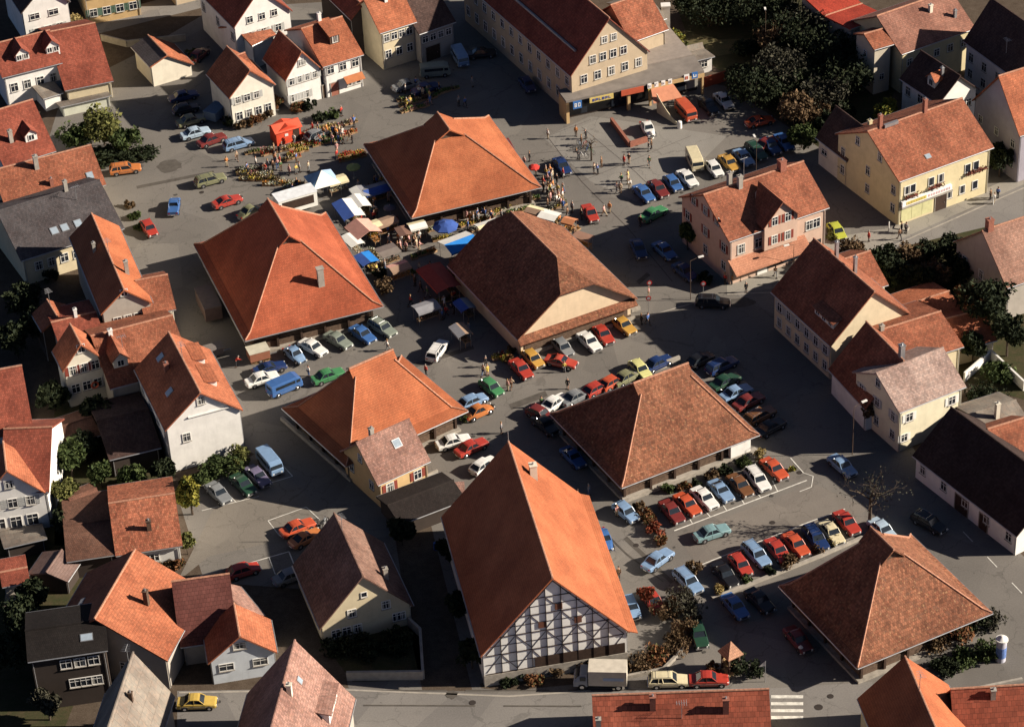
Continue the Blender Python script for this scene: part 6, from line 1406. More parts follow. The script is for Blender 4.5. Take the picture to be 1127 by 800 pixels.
stall(412,262,vr(30),1.8,1.4,2.2,CREAMC,CREAMC,'small stall with a cream cloth roof behind the pink awning', .2, 'yellow')
stall(389,279,vr(120),3.0,1.6,2.2,WHC,WHC,'narrow white roofed stall against the orange red hall', .15, 'white')
stall(404,299,vr(120),2.6,2.0,2.1,BRBLUE,BLUEC,'stall under a blue cloth at the corner of the orange red hall', .2, 'yellow')
stall(506,283,vr(30),4.2,3.2,2.3,BRBLUE,WHC,'stall with bright blue and white roof left of the brown hall', .5)
stall(605,252,vr(-30),2.4,1.8,2.2,WHC,WHC,'white cloth stall right of the ridge of the beige gabled hall', .2, 'white')
stall(484,322,vr(116),6.0,3.0,2.4,DREDC,DREDC,'long dark red roofed stall in the shade left of the beige gabled hall', .25, 'dark')
stall(428,290,vr(28),2.6,2.2,2.1,plain('grey_mesh_cloth',(.20,.17,.15),.9),plain('grey_mesh_cloth2',(.16,.13,.12),.9),'grey roofed table stall in the middle of the lane', .1, 'dark', valance=False)
stall(445,268,vr(110),2.2,1.4,2.0,plain('brown_rail_cloth',(.20,.11,.08),.9),plain('brown_rail_cloth2',(.16,.09,.07),.9),'brown clothes stall in the lane left of the blue parasol', .1, 'dark', valance=False)
stall(642,273,vr(-35),2.4,1.2,1.9,plain('brown_box_cloth',(.30,.17,.12),.9),plain('brown_box_cloth2',(.25,.14,.10),.9),'low brown covered stand right of the beige gabled hall', .1, 'orange')
stall(627,256,vr(-30),1.6,1.2,1.9,plain('orange_cloth',(.55,.22,.10),.9),plain('orange_cloth2',(.5,.2,.1),.9),'small orange covered stand above the low brown stand', .3, 'orange')
GREYC = plain('faded_grey_cloth',(.24,.24,.26),.9); BRC = plain('faded_brown_cloth',(.30,.20,.14),.9)
for a in ((414,222,25,3.4,2.0,BLUEC,GREYC,'blue and grey stall in the shade left of the rearmost hall','dark'),(398,226,112,2.8,1.8,GREYC,WHC,'grey and white stall in the shade behind the striped stall','mixed'),(425,258,28,3.0,1.6,BRC,BRC,'brown stall in the shade at the left corner of the rearmost hall','orange'),
          (372,212,24,2.6,1.6,CREAMC,CREAMC,'cream stall in the shade right of the pyramid tent','white'),(460,262,20,2.2,1.4,WHC,CREAMC,'small white and cream stall left of the blue parasol','white'),(538,262,26,3.0,1.6,CREAMC,WHC,'cream and white stall at the top of the beige gabled hall','yellow'),
          (470,352,26,3.0,1.8,GREYC,GREYC,'grey stall in the shade left of the beige gabled hall, lower one','dark'),(508,378,116,2.6,1.6,BRC,GREYC,'brown and grey stall at the left foot of the beige gabled hall','dark'),(512,350,116,2.4,1.6,GREYC,BLUEC,'grey and blue stall against the dark slope of the beige gabled hall','dark'),
          (440,308,28,2.6,1.6,BRC,PINKC,'brown and pink stall in the shade below the grey roofed table stall','orange'),(590,246,-30,2.4,1.4,BRC,CREAMC,'brown and cream stall above the white cloth stall','orange')):
    stall(a[0],a[1],vr(a[2]),a[3],a[4],2.1,a[5],a[6],a[7],.25,a[8])
crow((392,232),(398,222),4,['orange','yellow','white'],"column behind the striped stall",31); crow((420,250),(436,244),5,['orange','red','white'],"row left of the rearmost hall's corner",32); crow((455,285),(478,277),7,['dark','green','orange'],"row in mid lane at the shade edge",33)
crow((492,300),(505,312),5,['dark','mixed'],"shaded column right of the dark red stall",34); crow((480,335),(498,330),5,['dark','green','mixed'],"shaded row below the dark red stall",35); crow((498,360),(512,370),5,['dark','mixed'],"shaded column left of the beige gabled hall",36); crow((520,268),(545,258),7,['white','yellow','green'],"row at the top of the beige gabled hall",37)
crow((544,396),(560,390),5,['yellow','white','red'],"row at the beige gabled hall's left corner",38); crow((600,236),(614,246),4,['mixed','white','red'],"column above the white cloth stall",39); crow((446,297),(456,303),3,['yellow','green'],"short column by the brown and pink stall",40)
# pyramid tent
root = empty('pyramid_tent', P(356,212), vr(22), 'pyramid tent with blue and white panels in front of the long flower display', 'tent')
for i, (s, mt_) in enumerate((((-1,-1),WHC),((1,-1),plain('tent_pale_blue',(.30,.42,.60),.85)),((1,1),plain('tent_blue',(.10,.25,.48),.85)),((-1,1),plain('tent_blue2',(.18,.32,.5),.85)))):
    k = [(-1,-1),(1,-1),(1,1),(-1,1)]; p = k[i]; q = k[(i+1)%4]; m_ = MB(); m_.shell([[(p[0]*2,p[1]*2,2.1),(q[0]*2,q[1]*2,2.1),(0,0,3.6)]], .03); m_.build('tent_panel', mt_, root)
for p in ((-1.95,-1.95),(1.95,-1.95),(1.95,1.95),(-1.95,1.95)):
    m_ = MB(); m_.tube((p[0],p[1],0),(p[0],p[1],2.1),.03,n=6); m_.build('post', METAL, root)
m_ = MB(); m_.tube((0,0,0),(0,0,3.6),.04,n=6); m_.build('mast', METAL, root)
# white sales trailer behind the ridge of the orange red hall
def trailer(px, py, rz, w, d, h, mats, label, hatch=True, name='sales_trailer'):
    root = empty(name, P(px, py), rz, label, 'trailer')
    m_ = MB(); m_.box(-w/2,w/2,-d/2,d/2,.5,h); m_.build('body', mats[0], root)
    m_ = MB(); m_.box(-w/2-.06,w/2+.06,-d/2-.06,d/2+.06,h+.002,h+.12); m_.build('roof', mats[1], root)
    if hatch:
        m_ = MB(); m_.box(-w/2+.5,w/2-.5,-d/2-.02,-d/2-.002,1.1,h-.3); m_.build('counter_opening', TIMBER, root)
    m_ = MB(); m_.bar((w/2,0,.5),(w/2+1.1,0,.5),.1,.1); m_.build('drawbar', METAL, root)
    for s in (-1,1): wheel(root, 0, s*(d/2-.1), .3)
    return root
trailer(326,231,vr(24),5.6,2.3,2.7,(WHC,plain('trailer_white_roof',(.72,.74,.76),.5)),'long white sales trailer behind the ridge of the orange red hall')
trailer(231,344,vr(108),5.2,2.2,2.4,(plain('trailer_brown',(.12,.08,.07),.8),plain('trailer_grey_roof',(.14,.11,.10),.85)),'dark trailer in the shade left of the orange red hall')
trailer(236,392,vr(20),2.2,1.4,1.4,(plain('cart_dark',(.10,.08,.08),.8),plain('cart_roof',(.16,.14,.13),.8)),'small covered cart in shade below the dark trailer', False, 'cart')
trailer(238,131,vr(60),3.0,2.0,1.8,(plain('tarp_blue_grey',(.10,.14,.20),.8),plain('tarp_blue_grey2',(.12,.18,.26),.8)),'blue grey covered trailer beside the white house with dark roof', False, 'covered_trailer')
trailer(285,396,vr(20),2.6,1.8,1.7,(plain('stand_brown',(.25,.10,.06),.85),plain('stand_cream_roof',(.50,.47,.38),.8)),'brown stand with a cream lid at the left corner of the orange red hall', False, 'stand')
# red kiosk
c = P(315,153); root = empty('red_kiosk', c, vr(26), 'bright red kiosk tent behind the flower rows', 'kiosk'); RK = plain('kiosk_red', (.62,.07,.03), .7)
m_ = MB(); m_.prism([(-1.9,.0),(1.9,.0),(1.9,2.1),(0,2.75),(-1.9,2.1)], -1.2, 1.2); m_.build('tent_body', RK, root)
m_ = MB(); m_.shell([[(-2.1,-1.4,2.1),(2.1,-1.4,2.1),(2.1,0,2.85),(-2.1,0,2.85)],[(-2.1,0,2.85),(2.1,0,2.85),(2.1,1.4,2.1),(-2.1,1.4,2.1)]], .06); m_.build('roof', plain('kiosk_red_roof', (.66,.10,.05), .7), root)
m_ = MB(); m_.box(-.6,-.1,-1.24,-1.21,1.2,1.6); m_.build('notice', WHITE, root)
m_ = MB(); m_.box(.7,1.6,-1.24,-1.21,.05,1.9); m_.build('opening', TIMBER, root)
# advertising column, wayside shelter, flag, signs, lamps
c = P(1101,726); root = empty('advertising_column', c, 0, 'white and blue advertising column at the lower right street corner', 'column')
m_ = MB(); m_.tube((0,0,0),(0,0,2.9),.55,n=20); m_.build('shaft', plain('poster_paper', (.45,.45,.52), .7, 0, .3, 2), root)
m_ = MB(); m_.tube((0,0,2.9),(0,0,3.05),.68,n=20); m_.tube((0,0,3.05),(0,0,3.4),.6,.1,20); m_.build('cap', WHITE, root)
m_ = MB(); m_.tube((.0,-.0,.6),(.0,-.0,2.0),.57,n=20); m_.build('poster', plain('blue_poster', (.12,.20,.45), .6, 0, .4, 3), root)
c = P(804,738); root = empty('wayside_shelter', c, vr(30), 'tiny shelter with a pointed red tiled roof beside the street', 'shelter')
for x, y in ((-.65,-.65),(.65,-.65),(.65,.65),(-.65,.65)):
    m_ = MB(); m_.box(x-.09,x+.09,y-.09,y+.09,0,3.0); m_.build('post', TIMBER2, root)
m_ = MB(); m_.shell([[(-1,-1,2.7),(1,-1,2.7),(0,0,4.3)],[(1,-1,2.7),(1,1,2.7),(0,0,4.3)],[(1,1,2.7),(-1,1,2.7),(0,0,4.3)],[(-1,1,2.7),(-1,-1,2.7),(0,0,4.3)]], .12); m_.build('roof', tile('shelter_tiles', (.46,.26,.17), .15,.1), root)
m_ = MB(); m_.box(-.55,.55,.55,.68,.4,2.6); m_.box(-.8,.8,-.8,.8,0,.35); m_.build('back_wall', OCHRE, root)
c = P(842,750); root = empty('street_sign', c, 0, 'post with small white and blue pennant beside the zebra crossing', 'sign')
m_ = MB(); m_.tube((0,0,0),(0,0,3.0),.04,n=6); m_.build('post', METAL, root); m_ = MB(); m_.poly([(-.7,.02,2.2),(.05,.02,2.3),(.05,.02,3.0),(-.3,.02,2.7)]); m_.add([(-.7,-.02,2.2),(.05,-.02,2.3),(.05,-.02,3.0),(-.3,-.02,2.7)],[(3,2,1,0)]); m_.build('pennant', WHITE, root)
def roadsign(px, py, h, col, shape, label, k=.35, az=0):
    root = empty('road_sign', P(px, py), az, label, 'road sign'); m_ = MB(); m_.tube((0,0,0),(0,0,h),.035,n=6); m_.build('post', METAL, root)
    m_ = MB(); m_.tube((0,-.05,h-k),(0,-.08,h-k),k,n=16 if shape == 'round' else 3); m_.build('plate', col, root)
    m_ = MB(); m_.tube((0,-.081,h-k),(0,-.085,h-k),k*.62,n=16 if shape == 'round' else 3); m_.build('plate_centre', WHITE, root)
RS = plain('road_sign_red', (.65,.03,.03), .5)
roadsign(774,328,2.6,RS,'round','round red and white road sign above the black car'); roadsign(714,344,2.6,RS,'round','lower of two round red road signs right of the beige gabled hall'); roadsign(715,327,2.6,RS,'round','upper of two round red road signs right of the beige gabled hall')
for px, py, lb in ((978,255,'white marker post at the corner of the yellow house'),(1093,225,'white marker post beside the two people right of the yellow house')):
    m_ = MB(); m_.tube((0,0,0),(0,0,1.5),.09,.08,8); m_.tube((0,0,1.5),(0,0,1.6),.08,.03,8); tag(m_.build('marker_post', WHITE, loc=P(px,py)), lb, 'post')
def lamp(px, py, h, az, label, arm=1.2):
    root = empty('street_lamp', P(px, py), az, label, 'street lamp'); m_ = MB(); m_.tube((0,0,0),(0,0,h),.055,.03,8); m_.tube((0,0,h),(arm,0,h+.25),.03,.025,6); m_.build('post', TIMBER2, root)
    m_ = MB(); m_.box(arm-.1,arm+.65,-.13,.13,h+.17,h+.31); m_.build('lamp_head', WHITE, root)
lamp(832,208,7.5,vr(100),'tall street lamp post behind the roof of the salmon house',.8); lamp(873,305,5,vr(200),'lamp post standing at the right of the salmon house awning',.8)
lamp(760,330,6.0,vr(20),'street lamp with a white head near the left corner of the salmon house'); lamp(938,500,7,vr(30),'street lamp with a long white head left of the pale house'); lamp(842,68,8,vr(90),'thin lamp post in the garden by the top edge',.6)
c = P(881,719); m_ = MB(); m_.tube((0,0,0),(0,0,.9),.18,.16,8); m_.tube((0,0,.9),(0,0,1.2),.28,.05,10); tag(m_.build('bollard_lamp', WHITE, loc=c), 'small white bollard lamp at the left eave of the lower right hall', 'lamp')
# oil drums and clutter in the shaded lanes
for i, (px, py, lb) in enumerate(((417,603,'blue drum in the shaded lane beside the cream gabled house, upper one'),(427,632,'blue drum in the shaded lane beside the cream gabled house, lower one'),(342,618,'blue drum left of the cream gabled house, upper one'),(349,634,'blue drum left of the cream gabled house, middle one'),(353,651,'blue drum left of the cream gabled house, lowest one'),(480,604,'blue drum beside the shaded side of the half-timbered hall'))):
    m_ = MB(); m_.tube((0,0,0),(0,0,.88),.3,n=14); m_.tube((0,0,.88),(0,0,.90),.27,n=14); m_.tube((0,0,.3),(0,0,.33),.315,n=14); m_.tube((0,0,.58),(0,0,.61),.315,n=14); tag(m_.build('drum', plain('drum_blue', (.05,.12,.35), .5), loc=P(px,py)), lb, 'drum', None)
def bicycle(px, py, az, col, label, lean=.1):
    root = empty('bicycle', P(px,py), az, label, 'bicycle', 'bicycles by the slim bare tree'); root.rotation_euler = (lean,0,az)
    for x in (-.52,.52):
        m_ = MB()
        for k in range(14):
            a0, a1 = k*math.pi/7, (k+1)*math.pi/7; m_.tube((x+.33*math.cos(a0),0,.34+.33*math.sin(a0)),(x+.33*math.cos(a1),0,.34+.33*math.sin(a1)),.02,n=5)
        for k in range(4): m_.tube((x-.32*math.cos(k*.785),0,.34-.32*math.sin(k*.785)),(x+.32*math.cos(k*.785),0,.34+.32*math.sin(k*.785)),.006,n=3)
        m_.build('wheel', RUBBER, root)
    m_ = MB()
    for p, q in (((-.52,0,.34),(-.2,0,.85)),((-.52,0,.34),(-.05,0,.32)),((-.05,0,.32),(-.2,0,.9)),((-.05,0,.32),(.35,0,.82)),((-.17,0,.8),(.35,0,.85)),((.52,0,.34),(.33,0,1.0))): m_.tube(p,q,.022,n=5)
    m_.build('frame', plain('bicycle_'+col, PC[col], .4), root)
    m_ = MB(); m_.tube((.33,-.28,1.0),(.33,.28,1.0),.018,n=5); m_.build('handlebar', CHROME, root); m_ = MB(); m_.box(-.32,-.08,-.06,.06,.9,.95); m_.build('saddle', RUBBER, root)
for i, (px, py, col, lb) in enumerate(((640,165,'grey','grey bicycle leftmost of those by the slim bare tree'),(643,162,'red','red bicycle by the slim bare tree'),(646,166,'blue','blue bicycle by the slim bare tree'),(649,163,'black','black bicycle right of the blue bicycle by the bare tree'),(637,161,'lightblue','light blue bicycle at the back of the bicycle group'),(650,169,'green','green bicycle nearest the slim bare tree'),(642,174,'white','white bicycle lying nearest the viewer left of the bare tree'))):
    bicycle(px, py, .5+i*.37, col, lb)
# motorcycle next to the orange red saloon
root = empty('motorcycle', P(357,578), vr(60), 'motorcycle standing right of the orange red saloon', 'motorcycle')
for x in (-.68,.7):
    m_ = MB()
    for k in range(16):
        a0, a1 = k*math.pi/8, (k+1)*math.pi/8; m_.tube((x+.3*math.cos(a0),0,.32+.3*math.sin(a0)),(x+.3*math.cos(a1),0,.32+.3*math.sin(a1)),.045,n=5)
    w_ = m_.build('wheel', RUBBER, root); m_ = MB(); m_.tube((x,-.05,.32),(x,.05,.32),.08,n=8); m_.bar((x,0,.05),(x,0,.6),.02,.02,(1,0,0)); m_.bar((x-.27,0,.32),(x+.27,0,.32),.02,.02); m_.build('hub', CHROME, w_)
m_ = MB(); m_.box(-.25,.2,-.14,.14,.3,.62); m_.build('engine', METAL, root); m_ = MB(); m_.rings([[(x,-w_,z-.1),(x,-w_*.6,z+.08),(x,w_*.6,z+.08),(x,w_,z-.1)] for x, w_, z in ((-.05,.1,.82),(.15,.15,.88),(.38,.1,.85))]); m_.build('fuel_tank', paint('car_paint_grey',PC['grey']), root)
m_ = MB(); m_.box(-.75,-.05,-.13,.13,.74,.84); m_.build('seat', RUBBER, root); m_ = MB(); m_.tube((.68,0,.32),(.42,0,1.0),.04); m_.tube((.42,-.36,1.04),(.42,.36,1.04),.02); m_.build('handlebar', CHROME, root)
# ------------------------------------------------------------------ people
SKIN = plain('skin', (.50,.28,.19), .6, 0, .08); HAIRS = [plain('brown_hair',(.06,.03,.02),.7), plain('grey_hair',(.30,.28,.26),.7), plain('fair_hair',(.28,.17,.07),.7)]
def skinmesh(verts, edges, radii, root=0, sub=1):
    me = bpy.data.meshes.new('tmp'); me.from_pydata(verts, edges, []); o = bpy.data.objects.new('tmp', me); C.objects.link(o)
    sk = o.modifiers.new('s', 'SKIN')
    for i, r in enumerate(radii):
        d = me.skin_vertices[0].data[i]; d.radius = r if isinstance(r, tuple) else (r, r); d.use_root = (i == root)
    if sub: s2 = o.modifiers.new('u', 'SUBSURF'); s2.levels = sub; s2.render_levels = sub
    dg = bpy.context.evaluated_depsgraph_get(); out = bpy.data.meshes.new_from_object(o.evaluated_get(dg))
    bpy.data.objects.remove(o); 
    for p in out.polygons: p.use_smooth = True
    return out
def person_proto(pose, kind):
    """pose: dict of joints; z up, facing +x"""
    st, bend, armf = pose['step'], pose['bend'], pose['arm']
    hip = Vector((0,0,.92)); ch = hip+Vector((math.sin(bend)*.42,0,math.cos(bend)*.42)); nk = hip+Vector((math.sin(bend)*.58,0,math.cos(bend)*.58)); hb = nk+Vector((math.sin(bend*.6)*.09,0,math.cos(bend*.6)*.09)); hc = nk+Vector((math.sin(bend*.5)*.2,0,math.cos(bend*.5)*.2))
    V = [hip, hip.lerp(ch,.5), ch, nk, hb, hc]; E = [(0,1),(1,2),(2,3),(3,4),(4,5)]; Rr = [(.13,.15),(.115,.135),(.13,.17),.055,.085,.095]
    hands = []; legs = []; arms = []
    for s in (-1, 1):
        sh = ch+Vector((0,s*.19,.04)); f = armf[0 if s < 0 else 1]; el = sh+Vector((math.sin(f+bend*.4)*.27, s*.05, -math.cos(f+bend*.4)*.27)); g2 = f+pose['elbow']; wr = el+Vector((math.sin(g2)*.25, -s*.02, -math.cos(g2)*.25)); hd = wr+Vector((math.sin(g2)*.08,0,-math.cos(g2)*.08))
        i = len(V); V += [sh, el, wr, hd]; E += [(2,i),(i,i+1),(i+1,i+2),(i+2,i+3)]; Rr += [.06,.045,.03,(.02,.04)]
        hands.append((hd, (hd-wr).normalized(), s)); arms.append((sh, el, wr))
        f = st*s; kn = hip+Vector((math.sin(f)*.44, s*.10, -.02-math.cos(f)*.44)); an = kn+Vector((math.sin(f-.25*abs(st))*.42, 0, -math.cos(f-.25*abs(st))*.42)); an.z = max(.08, an.z); toe = an+Vector((.16,s*.02,-.04)); toe.z = .05
        i = len(V); V += [hip+Vector((0,s*.09,-.03)), kn, an, toe]; E += [(0,i),(i,i+1),(i+1,i+2),(i+2,i+3)]; Rr += [.085,.058,.038,(.03,.045)]
        legs.append((hip+Vector((0,s*.09,-.03)), kn, an, toe))
    body = skinmesh([tuple(v) for v in V], E, Rr)
    # fingers, nose, ears as pieces of the same mesh
    bm = bmesh.new(); bm.from_mesh(body)
    ex = MB()
    for hd, d, s in hands:
        side = d.cross(Vector((0,s,0))).normalized()
        for k, ln in enumerate((.065,.075,.07,.055)):
            a = hd+side*(k-1.5)*.019-d*.01; b = a+d*ln*.6; c = b+(d+Vector((0,-s*.6,0))).normalized()*ln*.5
            ex.tube(a, b, .009, .008, 5); ex.tube(b, c, .008, .006, 5)
        a = hd+side*.03-d*.05; ex.tube(a, a+(d*.6+side*.8).normalized()*.05, .011, .008, 5)
    ex.tube(hc+Vector((.085,0,-.01)), hc+Vector((.115,0,-.025)), .018, .012, 5)
    for s in (-1, 1): ex.tube(hc+Vector((0,s*.08,0)), hc+Vector((-.01,s*.105,.01)), .025, .02, 6)
    for s in (-1, 1): ex.tube(hc+Vector((.086,s*.035,.012)), hc+Vector((.097,s*.035,.012)), .012, n=6, k=1)
    me2 = ex.mesh('x', [SKIN, TRIM], uv=False); bm.from_mesh(me2); bm.to_mesh(body); bm.free(); body.materials.clear(); body.materials.append(SKIN); body.materials.append(TRIM)
    ps = {'body': body}
    # shirt / coat
    v = [hip+Vector((0,0,.0)), hip.lerp(ch,.5), ch, ch.lerp(nk,.55)]; e = [(0,1),(1,2),(2,3)]; r = [(.155,.175),(.135,.155),(.15,.19),.085]
    for sh, el, wr in arms:
        i = len(v); v += [sh, el, el.lerp(wr, .85 if kind != 'short' else .1)]; e += [(2,i),(i,i+1),(i+1,i+2)]; r += [.078,.06,.046]
    if kind in ('coat', 'dress'):
        v.append(hip+Vector((0,0,-.36))); e.append((0,len(v)-1)); r.append((.19,.23))
    ps['shirt'] = skinmesh([tuple(x) for x in v], e, r)
    if kind != 'dress':
        v = [hip+Vector((0,0,.02))]; e = []; r = [(.145,.165)]
        for h0, kn, an, toe in legs:
            i = len(v); v += [h0, kn, an+Vector((0,0,.03))]; e += [(0,i),(i,i+1),(i+1,i+2)]; r += [.10,.072,.06]
        ps['trousers'] = skinmesh([tuple(x) for x in v], e, r)
    for k_, (h0, kn, an, toe) in enumerate(legs):
        m_ = MB(); m_.rings([[(x,y-w_,.0),(x,y-w_,z),(x,y+w_,z),(x,y+w_,.0)] for x, y, w_, z in ((an.x-.07,an.y,.04,.09),(an.x+.05,an.y,.05,.10),(toe.x+.06,toe.y,.035,.06))])
        ps['shoe%d' % k_] = m_.mesh('shoe', [RUBBER])
    m_ = MB(); R3 = .108
    rg = []
    for k in range(5):
        t = k/4*math.pi*.5; rg.append([(hc.x-.018+math.cos(a*math.pi/5)*R3*math.cos(t)*(1.0 if math.cos(a*math.pi/5) < .3 else .72), hc.y+math.sin(a*math.pi/5)*R3*math.cos(t), hc.z+.02+math.sin(t)*R3) for a in range(10)])
    rg.insert(0, [(x-.012 if x < hc.x else x-.03, y, z-.08 if x < hc.x-.02 else z-.01) for x, y, z in rg[0]])
    m_.rings(rg); ps['hair'] = m_.mesh('hair', [HAIRS[0]], smooth=True)
    return ps
POSES = [dict(step=.05,bend=.02,arm=(.1,-.05),elbow=.15), dict(step=.42,bend=.08,arm=(.45,-.4),elbow=.3), dict(step=.12,bend=.75,arm=(.9,.7),elbow=.2), dict(step=.1,bend=.12,arm=(.7,.2),elbow=.9), dict(step=-.35,bend=.06,arm=(-.35,.4),elbow=.35)]
KINDS = ['long','short','coat','dress']
PR = {}
def cm(name, col): return plain(name, col, .85, 0, .1, 3)
SH = dict(white=(.72,.70,.65), red=(.50,.04,.03), blue=(.08,.16,.40), black=(.02,.02,.022), beige=(.50,.40,.28), brown=(.16,.09,.05), grey=(.26,.26,.27), yellow=(.60,.45,.10), green=(.08,.16,.07), pink=(.60,.32,.30), orange=(.58,.22,.06))
TR = dict(dark=(.03,.03,.035), blue=(.07,.12,.25), brown=(.12,.07,.04), grey=(.20,.20,.20), beige=(.38,.30,.20))
NPER = [0]; USED = set()
def person(px, py, shirt, trous, pose, kind, where, az=None, group=None):
    NPER[0] += 1; rr = random.Random(NPER[0]*7)
    key = (pose, kind)
    if key not in PR: PR[key] = person_proto(POSES[pose], KINDS[kind])
    ps = PR[key]; c = P(px, py) if not isinstance(px, Vector) else px
    kd = KINDS[kind]
    act = {0:'standing',1:'walking',2:'bending down',3:'reaching out',4:'striding'}[pose]
    lb = 'person in %s %s%s %s %s' % (shirt, {'long':'jumper','short':'shirt','coat':'coat','dress':'dress'}[kd], '' if kd == 'dress' else ' and %s trousers' % trous, act, where)
    gar = {'long':'jumper','short':'shirt','coat':'coat','dress':'dress'}[kd]
    if len(lb.split()) > 16: lb = 'person in %s %s %s %s' % (shirt, gar, act, where)
    if len(lb.split()) > 16: lb = 'person in %s %s %s' % (shirt, gar, where)
    root = empty('person', (c.x, c.y, .012), az if az is not None else rr.uniform(0,6.28), lb, 'person', group)
    root.scale = (rr.uniform(.94,1.04),)*3
    for part, me in ps.items():
        o = bpy.data.objects.new({'shirt':kd if kd in ('coat','dress') else 'shirt'}.get(part, part.rstrip('01')), me); C.objects.link(o); o.parent = root
        mt = {'shirt': cm('cloth_'+shirt, SH[shirt]), 'trousers': cm('trousers_'+trous, TR[trous]), 'hair': HAIRS[NPER[0]%3]}.get(part)
        if mt:
            if not me.materials: me.materials.append(mt)
            o.material_slots[0].link = 'OBJECT'; o.material_slots[0].material = mt
    return root
